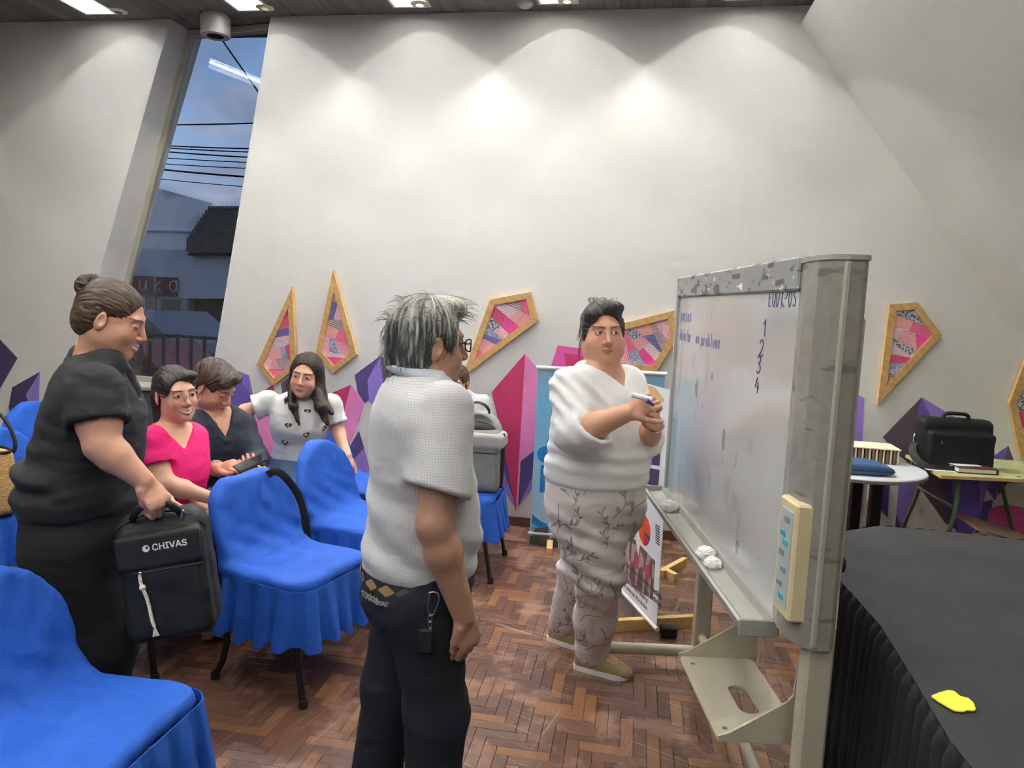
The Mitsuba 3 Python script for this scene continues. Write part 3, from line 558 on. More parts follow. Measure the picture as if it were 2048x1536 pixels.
def kite(lbl, outer, patches, w=.05, cutdir=None, seed=1):
    """outer: pixel corners of the frame in order; patches: letters, cut across the kite one after the other"""
    k = thing('framed_patchwork', lbl, 'framed textile', 'kite shaped patchwork frames on the wall')
    P = sg.Polygon([wpx(*q) for q in outer])
    if not P.exterior.is_ccw: P = sg.Polygon(list(P.exterior.coords)[::-1])
    inn = P.buffer(-w, join_style=2, mitre_limit=20); n = len(P.exterior.coords) - 1
    oc = list(P.exterior.coords)[:-1]; ic = list(inn.exterior.coords)[:-1]
    if not inn.exterior.is_ccw: ic = ic[::-1]
    ic = [min(ic, key=lambda q: (q[0] - (o[0])) ** 2 + (q[1] - o[1]) ** 2) for o in oc]
    for i in range(n):
        j = (i + 1) % n
        q = sg.Polygon([oc[i], oc[j], ic[j], ic[i]]).buffer(-.0006)
        if q.is_empty: continue
        obj('frame_bar', extr(q, .034, WM, .004), 'pine_frame', k)
    obj('backing', extr(P.buffer(-w * .5, join_style=2), .01, WM, .006), 'quilt_a', k)
    rnd = random.Random(seed); pieces = [inn.buffer(.004)]
    c = np.array(oc); ext = c - c.mean(0); d = np.linalg.svd(ext)[2][0]
    if cutdir is not None: d = unit(cutdir)
    L = sorted(((np.array(q) - c.mean(0)) @ d) for q in ic); t0, t1 = L[0], L[-1]
    nn = len(patches); rows = []
    cuts = []
    m = max(2, nn // 2 + 1)
    for i in range(1, m):
        t = t0 + (t1 - t0) * (i + rnd.uniform(-.25, .25)) / m; o = c.mean(0) + d * t; a = rnd.uniform(-.35, .35)
        e = np.array([-d[1], d[0]]); e = e * math.cos(a) + d * math.sin(a); cuts.append(sg.LineString([o - e * 2, o + e * 2]))
    for ct in cuts: pieces = [g for p in pieces for g in shp_split(p, ct).geoms]
    pieces.sort(key=lambda g: -g.area)
    i = 0
    while len(pieces) < nn and i < 12:
        p = pieces.pop(0); o = np.array(p.centroid.coords[0]); a = rnd.uniform(-.5, .5); e = d * math.cos(a) + np.array([-d[1], d[0]]) * math.sin(a)
        if i % 3 == 2: e = np.array([-e[1], e[0]])
        pieces += list(shp_split(p, sg.LineString([o - e * 2, o + e * 2])).geoms); pieces.sort(key=lambda g: -g.area); i += 1
    pieces = [g for g in pieces if g.area > 1e-4]
    pieces.sort(key=lambda g: np.array(g.centroid.coords[0]) @ d)
    for i, g in enumerate(pieces):
        h = rnd.uniform(.002, .006); obj('patch', extr(g.buffer(-.0012), h, WM, .0165), 'quilt_' + patches[i % len(patches)], k)
    return k
kite('leftmost patchwork kite frame, leaning, above the woman in the heart print shirt', [(589, 573), (596, 736), (551, 770), (518, 729)], 'bchakdgfaebm', .042, (-.1, 1), 3)
kite('upright kite shaped wooden frame with pink patchwork, second from the left', [(670, 540), (717, 709), (670, 746), (635, 706)], 'gfcdibkhaec', .042, (0, 1), 5)
kite('kite shaped patchwork frame pointing down left behind the grey-haired man', [(982, 599), (1063, 584), (1077, 642), (926, 754)], 'bcedajgmfkchb', .045, None, 7)
kite('wide patchwork frame right behind the head of the woman in white', [(1233, 650), (1348, 621), (1352, 680), (1312, 744), (1210, 736)], 'aidbmjcfkeha', .045, None, 9)
kite('kite shaped patchwork frame pointing down left of the sloping right wall', [(1776, 609), (1832, 605), (1880, 670), (1751, 809)], 'ldgfjicmabkj', .045, None, 12)
kite('patchwork frame cut off by the right edge of the photo', [(2056, 690), (2130, 760), (2120, 850), (2036, 916), (2013, 806)], 'fgajbcid', .045, None, 15)
# ---------------------------------------------------------------- blue covered chairs
def blue_fn(p, n, uv):
    g = fbm(p.x * 220, p.y * 220, p.z * 220, octaves=2); m = fbm(p.x * 9, p.y * 9, p.z * 9, octaves=3)
    return mix(lin(26, 66, 146), lin(42, 92, 186), m * .7 + g * .3)
mat('blue_cloth', P3(blue_fn), .75, sheen=.6, spec=.2, bump=lambda p, n, uv: fbm(p.x * 16, p.y * 16, p.z * 16, octaves=3), bscale=.006)
mat('black_tube', (14, 14, 15), .35); mat('black_rubber', (10, 10, 10), .7)
def chair_shape(seed=0, sag=0.0):
    S = Sdf()
    ph = seed * 1.7
    def back(x, y, z):
        t = (z - .43) / .42
        xc = -.195 - .125 * np.clip(t, 0, 1.3) + .45 * y * y + .01 * np.sin(y * 17 + ph) * np.clip(t, 0, 1)
        hw = .232 + .034 * np.clip(t, 0, 1); top = .845 - sag * np.maximum(0, np.sin(y * 8 + ph)) - .03 * (y / .23) ** 2
        qy, qz = np.abs(y) - hw + .19, np.abs(z - (top + .36) / 2) - (top - .36) / 2 + .19
        d2 = np.sqrt(np.maximum(qy, 0) ** 2 + np.maximum(qz, 0) ** 2) + np.minimum(np.maximum(qy, qz), 0) - .19
        dx = np.abs(x - xc) - (.026 + .012 * (1 - (np.clip(np.abs(y) / .25, 0, 1)) ** 2))
        r = .022; a, b = d2 + r, dx + r
        return np.sqrt(np.maximum(a, 0) ** 2 + np.maximum(b, 0) ** 2) + np.minimum(np.maximum(a, b), 0) - r
    S.func(back, (-.42, -.29, .36), (-.08, .27, .90), .03)
    def seat(x, y, z):
        zc = .452 + .012 * np.cos(y * 7) - .10 * np.maximum(0, x - .17) ** 1.5
        qx, qy = np.abs(x - .005) - .225 + .09, np.abs(y) - .24 + .09
        d2 = np.sqrt(np.maximum(qx, 0) ** 2 + np.maximum(qy, 0) ** 2) + np.minimum(np.maximum(qx, qy), 0) - .09
        dz = np.abs(z - zc) - .03; r = .026; a, b = d2 + r, dz + r
        return np.sqrt(np.maximum(a, 0) ** 2 + np.maximum(b, 0) ** 2) + np.minimum(np.maximum(a, b), 0) - r
    S.func(seat, (-.26, -.28, .38), (.27, .28, .53), .09)
    m = relax(S.mesh(.011), 3)
    def wr(p, n):
        k = 4.0
        ten = np.exp(-((p[:, 0] + .2) ** 2 + (p[:, 2] - .5) ** 2) / .02)
        return (fb(p, (9, 26, 12), seed * 3.1) - .5) * .014 + (fb(p, (40, 14, 16), seed + 9.) - .5) * .010 * ten + .004 * np.sin(p[:, 1] * 40 + p[:, 2] * 60 + ph) * ten
    return push(m, wr)
def skirt_shape(seed=0, hem=.235):
    # rounded outline of the seat, open at the back corners; box pleats that deepen towards the hem
    o = sg.Polygon([(-.215, -.236), (.232, -.243), (.232, .243), (-.215, .236)]).buffer(-.07).buffer(.075, quad_segs=8)
    L = o.exterior.length; n = 300; rnd = np.random.RandomState(seed); pts = []; rows = 12
    s = np.linspace(0, L, n, endpoint=False)
    base = np.array([o.exterior.interpolate(a).coords[0] for a in s]); tan = np.roll(base, -1, 0) - np.roll(base, 1, 0); tan /= np.linalg.norm(tan, axis=1, keepdims=True)
    nr = np.c_[tan[:, 1], -tan[:, 0]]; nr *= np.sign(((base - base.mean(0)) * nr).sum(1))[:, None]
    f = 2 * np.pi * 17 / L; w = np.tanh(2.6 * np.sin(s * f + .6 * np.sin(s * 5 + seed)) + .3)
    irr = np.interp(s, np.linspace(0, L, 30), np.r_[(r := rnd.uniform(-1, 1, 29)), r[0]])
    V = []
    for i in range(rows):
        t = i / (rows - 1); off = .004 + .030 * t + (.019 * w + .010 * irr) * t ** .8
        z = .455 - (.455 - hem) * t + (.014 * irr - .008 * w) * t
        V.append(np.c_[base + nr * off[:, None], z])
    V = np.array(V).reshape(-1, 3); F = []
    inner = V.copy(); ii = np.tile(np.arange(n), rows); inner[:, :2] -= nr[ii] * .0025
    a = np.arange(n); b = (a + 1) % n
    for i in range(rows - 1):
        p, q = i * n, (i + 1) * n
        F.append(np.c_[p + a, q + a, q + b]); F.append(np.c_[p + a, q + b, p + b])
    F = np.vstack(F); N = len(V); e = (rows - 1) * n
    rim = np.vstack([np.c_[e + a, N + e + b, e + b], np.c_[e + a, N + e + a, N + e + b], np.c_[a, b, N + b], np.c_[a, N + b, N + a]])
    return trimesh.Trimesh(np.vstack([V, inner]), np.vstack([F, F[:, ::-1] + N, rim]), process=False)
def legs():
    r = {}
    for s in (-1, 1):
        r['f', s] = tube([(.17, s * .225, .44), (.19, s * .236, .30), (.245, s * .25, .012)], .0135, 12, squash=.8)
        r['b', s] = tube(curve([(-.275, s * .22, .66), (-.23, s * .243, .50), (-.20, s * .247, .42), (-.215, s * .25, .012)], 10), .0135, 12, squash=.8)
    return r
_cov = [mikit.ply(chair_shape(i, .015 + .012 * i), 'blue_cloth', smooth=True) for i in range(3)]
_sk = [mikit.ply(skirt_shape(i, .235 - .012 * i), 'blue_cloth', smooth=50) for i in range(3)]
_lg = {k: mikit.ply(v, 'black_tube', smooth=50) for k, v in legs().items()}
_cap = mikit.ply(lathe([(0, 0), (.017, 0), (.017, .03), (.0145, .034), (0, .034)], 14), 'black_rubber', smooth=40)
def chair(x, y, a, lbl, var=0):
    k = thing('covered_chair', lbl, 'chair', 'chairs with blue fabric covers'); M = rz(math.radians(a), (x, y, 0))
    obj('fabric_cover', _cov[var], None, k, M=M); obj('skirt', _sk[var], None, k, M=M)
    for (f, s) in (('f', -1), ('f', 1), ('b', -1), ('b', 1)):
        l = obj('leg', _lg[f, s], None, k, M=M)
        fx = .247 if f == 'f' else -.216
        obj('foot_cap', _cap, None, l, M=M @ trimesh.transformations.translation_matrix([fx, s * .25, 0]))
    return k
chair(-.885, 3.04, -24, 'blue covered chair with dark legs between the black backpack and the grey-haired man', 1)
chair(-1.10, 1.80, -9, 'large blue covered chair in the left foreground', 0)
chair(-.74, 3.72, -18, 'blue covered chair with folded top in front of the woman in the heart print shirt', 2)
chair(-.87, 4.43, -10, 'blue covered chair mostly hidden behind the back of the grey-haired man', 1)
chair(-1.47, 4.34, -12, 'blue covered chair of the woman in the heart print shirt, her arm over its back', 0)
chair(-1.55, 3.18, -22, 'blue covered chair under the smiling woman in pink', 2)
chair(-1.56, 3.80, -16, 'blue covered chair under the man in the navy shirt', 1)
chair(-2.52, 3.66, -30, 'blue covered chair behind the woman in black, beside the straw bag', 0)
chair(-2.85, 4.60, -20, 'blue covered chair with smooth round back farthest left by the wall', 2)
chair(-2.00, 2.45, -24, 'dark blue chair back at the left edge, mostly out of view', 1)
chair(-1.42, 1.14, -24, 'blue covered chair at the bottom left corner, just its top showing', 2)
chair(-.28, 4.37, -8.6, 'blue covered chair by the back wall carrying the grey backpack', 0)
chair(-.50, 4.88, -80, 'blue covered chair against the back wall under the woman hidden behind the grey-haired man', 1)
# ---------------------------------------------------------------- whiteboard (copyboard) on its stand
mat('grey_metal', (150, 148, 140), .45); mat('board_grey', (128, 126, 120), .4); mat('stand_beige', (176, 168, 148), .45); mat('panel_cream', (206, 190, 150), .5)
def post_fn(p, n, uv):
    g = fbm(p.x * 30, p.y * 30, p.z * 30, octaves=4); t = smoothstep(.66, .74, fbm(p.x * 9, p.y * 9, p.z * 30, octaves=3))
    return mix(mix(lin(120, 117, 108), lin(138, 134, 124), g), lin(58, 54, 48), t * .5)
mat('scuffed_grey', P3(post_fn), .32, clearcoat=.3)
def top_fn(p, n, uv):
    t = smoothstep(.56, .62, fbm(p.x * 24, p.y * 16, p.z * 30, octaves=4)); w_ = smoothstep(.72, .76, fbm(p.x * 30 + 5, p.y * 20, p.z * 30, octaves=3))
    return mix(mix(lin(140, 140, 138), lin(56, 56, 56), t * .8), lin(226, 222, 214), w_)
mat('peeled_grey', P3(top_fn), .55)
def sheet_fn(p, n, uv):
    g = fbm(p.y * 3, p.z * 3, 1, octaves=4); sm = smoothstep(.62, .8, fbm(p.y * 9, p.z * 5, 4, octaves=4))
    c = mix(lin(222, 223, 222), lin(238, 238, 236), g); c = mix(c, lin(150, 150, 152), sm * .25)
    m = smoothstep(3.12, 3.22, p.y + .07 * fbm(p.y * 4, p.z * 9, 2)) ; st = fbm(p.y * 26, p.z * 3, 6, octaves=3)
    c = mix(c, mix(lin(220, 214, 178), lin(200, 178, 190), st), m * smoothstep(1.15, 1.35, p.z) * smoothstep(.35, .6, st) * .7)
    c = mix(c, lin(150, 178, 196), smoothstep(3.2, 3.24, p.y) * smoothstep(1.2, 1.1, p.z) * .6)
    k = smoothstep(.80, .84, fbm(p.y * 14, p.z * 8, 9, octaves=4))
    return mix(c, lin(66, 66, 70), k * .6)
scene['board_sheet'] = {'type': 'twosided', 'bsdf': {'type': 'bumpmap', 'tex': P3(lambda p, n, uv: fbm(p.y * 7, p.z * 7, 2, octaves=2)), 'scale': .002, 'bsdf': {'type': 'roughplastic', 'alpha': .035, 'int_ior': 1.95, 'diffuse_reflectance': P3(lambda p, n, uv: sheet_fn(p, n, uv) * .68)}}}
BX, Y0, Y1, ZB, ZT = .745, 1.92, 3.35, .785, 1.765
wb = thing('whiteboard', 'large worn whiteboard on a grey metal stand with handwriting in blue', 'whiteboard')
obj('backboard', box((BX + .04, (Y0 + Y1) / 2, (ZB + ZT) / 2), (.07, Y1 - Y0, ZT - ZB), .004), 'board_grey', wb)
sh = obj('writing_surface', box((BX + .002, (Y0 + Y1) / 2, (ZB + ZT - .09) / 2), (.006, Y1 - Y0 - .03, ZT - .09 - ZB), .001), 'board_sheet', wb)
obj('top_rail', box((BX + .03, (Y0 + Y1) / 2, ZT - .045), (.09, Y1 - Y0, .09), .006), 'peeled_grey', wb)
obj('side_rail', box((BX + .03, Y1, (ZB + ZT) / 2), (.085, .035, ZT - ZB + .01), .006), 'grey_metal', wb)
mat('ink_blue', (52, 58, 110), .5); mat('ink_faint', (128, 128, 168), .6)
BM = frame(np.array([BX - .0015, 0, 0]), np.array([0, -1., 0]), ZZ, np.array([-1., 0, 0]))     # reads towards the camera
def bpx(x, y):
    d = ray(x, y); P = CAM + d * ((BX - CAM[0]) / d[0]); return -P[1], P[2]
def write(s, x, y, h, w, ink='ink_blue', r=.003, seed=0):
    a, z = bpx(x, y); obj('handwriting', handwriting(s, h, BM @ trimesh.transformations.translation_matrix([a, z, 0]), w, r, seed), ink, sh)
write('EQUIPOS', 1538, 614, .050, .39, r=.0017)
for c, x, y in (('1', 1526, 672), ('2', 1519, 712), ('3', 1514, 745), ('4', 1510, 786)): write(c, x, y, .048, .75, r=.0026)
write('pasos', 1363, 642, .055, .46, 'ink_faint'); write('- detectar', 1356, 679, .05, .34, 'ink_faint', .0026); write('un problema', 1392, 688, .05, .43, 'ink_faint', .0026)
# big rounded housing at the near end
HZ0, HZ1 = .79, 1.745
hp = sg.Polygon([(.742, 1.93), (.728, 1.86), (.73, 1.79), (.745, 1.745), (.775, 1.725), (.812, 1.725), (.826, 1.738), (.826, 1.93)]).buffer(-.012).buffer(.012, quad_segs=6)
ho_ = obj('end_housing', extr(hp, HZ1 - HZ0, None, HZ0), 'scuffed_grey', wb, smooth=30)
obj('end_cap', extr(hp.buffer(.004), .012, None, HZ1), 'grey_metal', wb, smooth=30)
obj('groove_strip', box((.772, 1.728, (HZ0 + HZ1) / 2), (.016, .012, HZ1 - HZ0 - .01), .004, ), 'alu', wb)
cp = obj('control_panel', box((.735, 1.80, 1.0), (.05, .115, .30), .006, ), 'panel_cream', wb)
mat('lcd', (168, 178, 178), .3); mat('btn_grey', (120, 122, 124), .5); mat('btn_teal', (70, 150, 160), .5)
obj('label_strip', box((.709, 1.80, 1.0), (.003, .075, .25), .001), 'lcd', cp)
for i, (dz, m_) in enumerate(((.1, 'btn_grey'), (.06, 'btn_teal'), (.04, 'btn_teal'), (.01, 'btn_grey'), (-.03, 'btn_grey'), (-.07, 'btn_grey'), (-.1, 'btn_teal'))):
    obj('button', box((.707, 1.80 + (.012 if i % 2 else -.006), 1.0 + dz), (.004, .03, .016), .0015), m_, cp)
# pen tray
tr = sg.Polygon([(BX, .795), (BX - .012, .795), (BX - .02, .772), (BX - .075, .766), (BX - .095, .785), (BX - .104, .782), (BX - .098, .756), (BX - .07, .744), (BX, .744)])
def yext(poly, y0, y1): return extr(poly, y1 - y0, frame(np.array([0, y1, 0]), np.array([1., 0, 0]), ZZ, np.array([0, -1., 0])))
tray = obj('pen_tray', yext(tr, Y0 - .02, Y1 + .03), 'grey_metal', wb)
for yy in (Y0 - .026, Y1 + .03): obj('tray_end', box((BX - .05, yy, .768), (.11, .008, .05), .004), 'grey_metal', wb)
# stand
PX = .905
for yy, PX in ((1.775, .803), (3.17, .905)): obj('post', box((PX, yy, .05 + (ZT - .2) / 2), (.07, .055, ZT - .2), .008), 'stand_beige', wb)
for yy, x0_, x1_ in ((3.17, .42, 1.03), (1.775, .50, .985)):
    obj('foot_bar', tube([(x0_, yy, .085), (x1_, yy, .085)], .026, 14), 'stand_beige', wb, smooth=40)
    for xx in (x0_ + .05, x1_ - .05):
        c_ = obj('caster', cat([moved(trimesh.creation.cylinder(.028, .02, sections=18), frame(np.array([xx, yy + s * .014, .028]), np.array([1., 0, 0]), ZZ, np.array([0, -1., 0]))) for s in (-1, 1)]), 'black_rubber', wb)
obj('cross_bar', tube([(.803, 1.775, .16), (.905, 3.17, .16)], .02, 14), 'stand_beige', wb, smooth=40)
# printer shelf hung between two brackets
sz = .455; sp = sg.Polygon([(.60, 1.87), (.845, 1.87), (.845, 2.34), (.60, 2.34)]).buffer(-.02).buffer(.02, quad_segs=4)
hole = sg.LineString([(.735, 2.03), (.735, 2.13)]).buffer(.03, quad_segs=6)
sp = sp.difference(hole).difference(sg.Point(.635, 2.29).buffer(.008)).difference(sg.Point(.635, 1.92).buffer(.008))
shf = obj('shelf', extr(sp, .008, None, sz), 'stand_beige', wb, label='flat beige metal shelf with an oval hand hole')
def side(y): return yext(sg.Polygon([(.60, sz), (.86, sz), (.86, sz + .25), (.80, sz + .25), (.795, sz + .14), (.78, sz + .12), (.63, sz + .025), (.60, sz + .015)]), y - .004, y + .004)
for yy in (1.872, 2.345): obj('bracket', side(yy), 'stand_beige', wb)
obj('bracket_arm', box((.83, 2.345, .74), (.07, .02, .16), .003), 'stand_beige', wb)
mat('masking_tape', (206, 204, 176), .7)
obj('tape', box((.827, 1.75, .88), (.002, .03, .075), .0005), 'masking_tape', wb)
for zz in (.92, .89): obj('screw', moved(trimesh.creation.icosphere(2, .008), trimesh.transformations.translation_matrix([.827, 1.76, zz])), 'black_rubber', wb)
obj('clamp_knob', lathe([(0, 0), (.02, 0), (.024, .006), (.024, .03), (.015, .036), (0, .036)], 20, frame(np.array([.826, 1.80, .99]), ZZ, np.array([0, 1., 0]), np.array([1., 0, 0]))), 'black_rubber', wb, smooth=40)
# crumpled tissues in the tray
mat('tissue_white', (232, 230, 226), .9)
def crumple(r, seed):
    m = trimesh.creation.icosphere(4, 1.0); v = np.asarray(m.vertices); n = 1 - np.abs(fb(v, 3.0, seed) - .5) * 4.5; n2 = 1 - np.abs(fb(v, 6.5, seed + 3) - .5) * 4
    m.vertices = v * (r * (.62 + .36 * n + .22 * n2))[:, None] * [1, 1.25, .7]; return m
for i, (x, y, r_) in enumerate(((1320, 1012, .032), (1407, 1106, .03), (1414, 1124, .026))):
    P = gz(x, y, .785); obj('crumpled_tissue', moved(crumple(r_, i * 3 + 1.), trimesh.transformations.translation_matrix([BX - .05, P[1], .7665 + r_ * .62])), 'tissue_white', label=['crumpled white tissue at the far end of the whiteboard tray', 'larger crumpled white tissue near the middle of the whiteboard tray', 'smaller crumpled white tissue nearer the post in the whiteboard tray'][i], category='tissue', smooth=30)
# ---------------------------------------------------------------- banners
wood('pine_batten', (196, 156, 96), (224, 190, 132), (1, 1, 1), 16)
# blue roll-up banner
A = at(1076, 738, 4.86); B = at(1330, 750, 4.80); A[2] = B[2] = 1.205
bx = unit((B - A) * [1, 1, 0]); bn = unit(np.cross(bx, ZZ)); bw_ = np.linalg.norm(B - A); bz0 = .085
up_ = unit(ZZ * (1.205 - bz0) - bn * -.02)
BB = frame(A - ZZ * (1.205 - bz0) + bn * .05, bx, ZZ, np.cross(bx, ZZ)); BB[:3, 1] = unit(A - BB[:3, 3]); BB[:3, 2] = np.cross(BB[:3, 0], BB[:3, 1])
bh = np.linalg.norm(A - BB[:3, 3])
def ban_fn(p, n, uv):
    v = uv.y; return mix(mix(lin(172, 206, 226), lin(112, 174, 214), smoothstep(.0, .75, v)), lin(128, 168, 192), smoothstep(.78, 1.0, v))
mat('banner_blue', P3(ban_fn), .45)
bb = thing('banner', 'light blue roll-up banner with a darker blue emblem behind the woman in white', 'banner')
q = np.array([[x, y, 0] for y in np.linspace(0, bh, 12) for x in np.linspace(0, bw_, 9)]); q[:, 2] = .004 * np.sin(q[:, 1] * 5)
F_ = [[j * 9 + i, j * 9 + i + 1, (j + 1) * 9 + i + 1] for j in range(11) for i in range(8)] + [[j * 9 + i, (j + 1) * 9 + i + 1, (j + 1) * 9 + i] for j in range(11) for i in range(8)]
pan = obj('panel', moved(trimesh.Trimesh(q, F_, process=False), BB), 'banner_blue', bb, smooth=True, uv=q[:, :2] / [bw_, bh])
def bq(x, y):
    d = ray(x, y); o, n = BB[:3, 3], BB[:3, 2]; P = CAM + d * (((o - CAM) @ n) / (d @ n)); r = P - o; return r @ BB[:3, 0], r @ BB[:3, 1]
mat('logo_blue', (32, 122, 190), .5); mat('print_white', (220, 228, 232), .5); mat('print_dark', (40, 42, 52), .6)
def on_banner(name, pts, m, lift=.006): return obj(name, extr(pts if isinstance(pts, sg.base.BaseGeometry) else [bq(*t) for t in pts], .0008, BB, lift), m, pan)
on_banner('emblem', [(1103, 852), (1090, 898), (1110, 905)], 'logo_blue')
on_banner('emblem', sg.Point(*bq(1091, 908)).buffer(.055), 'logo_blue')
on_banner('emblem', [(1082, 930), (1100, 932), (1098, 985), (1079, 984)], 'logo_blue')
ac = sg.Point(*bq(1115, 985)).buffer(.27, quad_segs=24).difference(sg.Point(*bq(1115, 985)).buffer(.225, quad_segs=24))
x0_, y0_ = bq(1066, 1000); ac = ac.intersection(sg.box(.012, y0_ - .45, .40, y0_ + .03)); on_banner('emblem', ac, 'logo_blue')
on_banner('text_panel', [(1095, 1005), (1200, 1010), (1200, 1062), (1093, 1050)], 'print_white')
x0_, y0_ = bq(1098, 762); obj('lettering', text('KUREKA', .028, BB @ trimesh.transformations.translation_matrix([x0_, y0_, .007]), .0006, True), 'print_white', pan) if False else obj('lettering', text('K', .03, BB @ trimesh.transformations.translation_matrix([x0_, y0_, .007]), .0006, True), 'print_white', pan)
for i in range(7):
    x0_, y0_ = bq(1098, 1011 + i * 5.5); obj('text_line', extr(sg.box(x0_, y0_, x0_ + .22 + .05 * math.sin(i * 3.), y0_ + .005), .0006, BB, .007), 'print_dark', pan)
mat('photo_sky', (118, 156, 196), .5); mat('photo_tree', (52, 62, 52), .6); mat('photo_tree2', (96, 110, 70), .6); mat('photo_brown', (74, 66, 66), .6)
on_banner('photo', [(1064, 1051), (1205, 1078), (1200, 1120), (1058, 1087)], 'photo_sky')
def blob(c, r, m, seed):
    rr = random.Random(seed); x, y = bq(*c); g = sg.Polygon([(x + r * (1 + .25 * rr.uniform(-1, 1)) * math.cos(t), y + r * 1.0 * (1 + .25 * rr.uniform(-1, 1)) * math.sin(t)) for t in np.linspace(0, 6.28, 22)[:-1]]).buffer(0)
    on_banner('photo_tree', g.intersection(sg.Polygon([bq(1064, 1051), bq(1205, 1078), bq(1200, 1120), bq(1058, 1087)])), m, .0072 + .0005 * (seed % 3))
on_banner('photo_building', [(1070, 1056), (1095, 1053), (1102, 1092), (1060, 1086)], 'photo_brown', .007)
for c, r_, m_, s_ in (((1112, 1088), .05, 'photo_tree', 1), ((1122, 1078), .03, 'photo_tree2', 2), ((1068, 1080), .04, 'photo_tree', 3), ((1135, 1090), .04, 'photo_tree2', 4), ((1092, 1092), .05, 'photo_tree', 5), ((1150, 1098), .06, 'photo_tree', 6)): blob(c, r_, m_, s_)
def on_bar(y, r_, m, name): return obj(name, tube([(BB @ np.array([-.012, y, 0, 1]))[:3], (BB @ np.array([bw_ + .012, y, 0, 1]))[:3]], r_, 12), m, bb, smooth=40)
on_bar(bh, .014, 'enamel', 'top_rail'); on_bar(0, .012, 'enamel', 'bottom_rail')
st = numbered(bb + '__stand'); lab(st, 'pine batten stand')
for x in (.14, bw_ - .14):
    o = (BB @ np.array([x, 0, -.03, 1]))[:3]
    obj('upright', bar(o * [1, 1, 0] + ZZ * .06, (BB @ np.array([x, bh, -.03, 1]))[:3], .04, .025), 'pine_batten', st)
    obj('foot', bar(o * [1, 1, 0] + bn * .22 + ZZ * .025, o * [1, 1, 0] - bn * .14 + ZZ * .025, .04, .05), 'pine_batten', st)
# white poster banner on crossed battens
C0 = gz(1313, 1257, .07); C1 = gz(1150, 1080, .07)
cx = unit((C1 - C0) * [1, 1, 0]); CB_ = .85
cn = np.cross(ZZ, cx); cn = cn if cn @ (CAM - C0) > 0 else -cn
ph = 1.17
PB = frame(C0, cx, ZZ, np.cross(cx, ZZ)); sgn = 1 if PB[:3, 2] @ (CAM - C0) > 0 else -1
def px_on(x, y):
    d = ray(x, y); n = PB[:3, 2]; P = CAM + d * (((C0 - CAM) @ n) / (d @ n)); r = P - C0; return r @ cx, r[2]
mat('poster_white', (222, 224, 228), .4); mat('plum', (58, 48, 72), .5); mat('orange_red', (214, 84, 44), .5); mat('deep_red', (176, 52, 56), .5); mat('royal', (52, 56, 140), .5); mat('tan_print', (206, 172, 116), .5)
def photo_fn(p, n, uv):
    q = fbm(p.x * 14, p.y * 14, p.z * 14, octaves=4); r_ = smoothstep(.6, .64, noise(p.x * 22, p.y * 22, p.z * 13)); d_ = smoothstep(.45, .5, noise(p.x * 30, p.y * 30, p.z * 9 + 4))
    return mix(mix(lin(176, 150, 148), lin(70, 52, 54), d_ * .7 + q * .3), lin(150, 40, 62), r_ * .8)
mat('poster_photo', P3(photo_fn), .5)
pb = thing('poster', 'white printed poster banner with an orange pie chart leaning on pine battens', 'poster')
def outline():
    a = [px_on(1313, 1255)]; L = px_on(1195, 1130); tl = px_on(1258, 764); tr = px_on(1332, 783); rm = px_on(1327, 1070); rb = px_on(1333, 1235)
    return [a[0], (L[0], L[1]), (tl[0] + .25, tl[1] + .0), (tl[0], tl[1]), px_on(1312, 775), px_on(1322, 778), px_on(1328, 790), px_on(1327, 1070), px_on(1334, 1225), px_on(1328, 1247)]
po = sg.Polygon([(0, 0), (CB_, 0), (CB_, ph), (0, ph)]).buffer(-.02).buffer(.02)
def curl(m):                                                     # the sheet bows a little towards the room
    v = np.asarray(m.vertices); m.vertices = v + np.c_[np.zeros(len(v)), np.zeros(len(v)), sgn * (.03 * np.exp(-(v[:, 1] / .12) ** 2) - .0)]; return m
def sheet(poly, th, lift, name, m, parent, **k):
    g = extr(poly if isinstance(poly, sg.base.BaseGeometry) else sg.Polygon(poly), th, None, sgn * lift if sgn > 0 else -lift - th)
    return obj(name, moved(g, PB), m, parent, **k)
ps = sheet(po, .002, 0, 'panel', 'poster_white', pb)
TX = cx * -sgn if False else cx
def flip(x0, z0):                                                 # text frame on the poster: reads left to right as seen from the camera
    right = cx if cx @ _R > 0 else -cx
    return frame(C0 + cx * x0 + ZZ * z0 + PB[:3, 2] * sgn * .0025, right, ZZ, np.cross(right, ZZ))
sheet([px_on(1250, 757), px_on(1312, 775), px_on(1330, 800), px_on(1318, 815), px_on(1250, 800)], .0008, .0022, 'tan_picture', 'tan_print', ps, label='tan picture at the top')
sheet([px_on(1296, 894), px_on(1322, 902), px_on(1320, 932), px_on(1294, 928)], .0008, .0022, 'dark_block', 'plum', ps)
sheet([px_on(1294, 934), px_on(1320, 940), px_on(1317, 975), px_on(1290, 966)], .0008, .0022, 'dark_block', 'plum', ps)
for s_, x, y, h_, b_ in (('caracoles', 1290, 859, .034, False), ('Figari', 1290, 881, .04, True), ('os estudiantes', 1296, 985, .03, False), ('igual', 1294, 999, .026, False)):
    x0_, z0_ = px_on(x, y); t_ = meshkit.text_mesh(s_, h_, .0006, b_)
    xr, zr = px_on(1322, y + 2); dx_ = abs(xr - x0_)
    M_ = flip(x0_, z0_); wtx = t_.bounds[1][0]; M_[:3, 3] = flip(xr, z0_)[:3, 3] - M_[:3, 0] * (wtx + .005)
    obj('lettering', moved(t_, M_), 'print_dark', ps)
pc = px_on(1290, 1061); rx_ = .075
sheet(sg.Point(*pc).buffer(rx_, quad_segs=20), .0008, .0022, 'pie_chart', 'orange_red', ps)
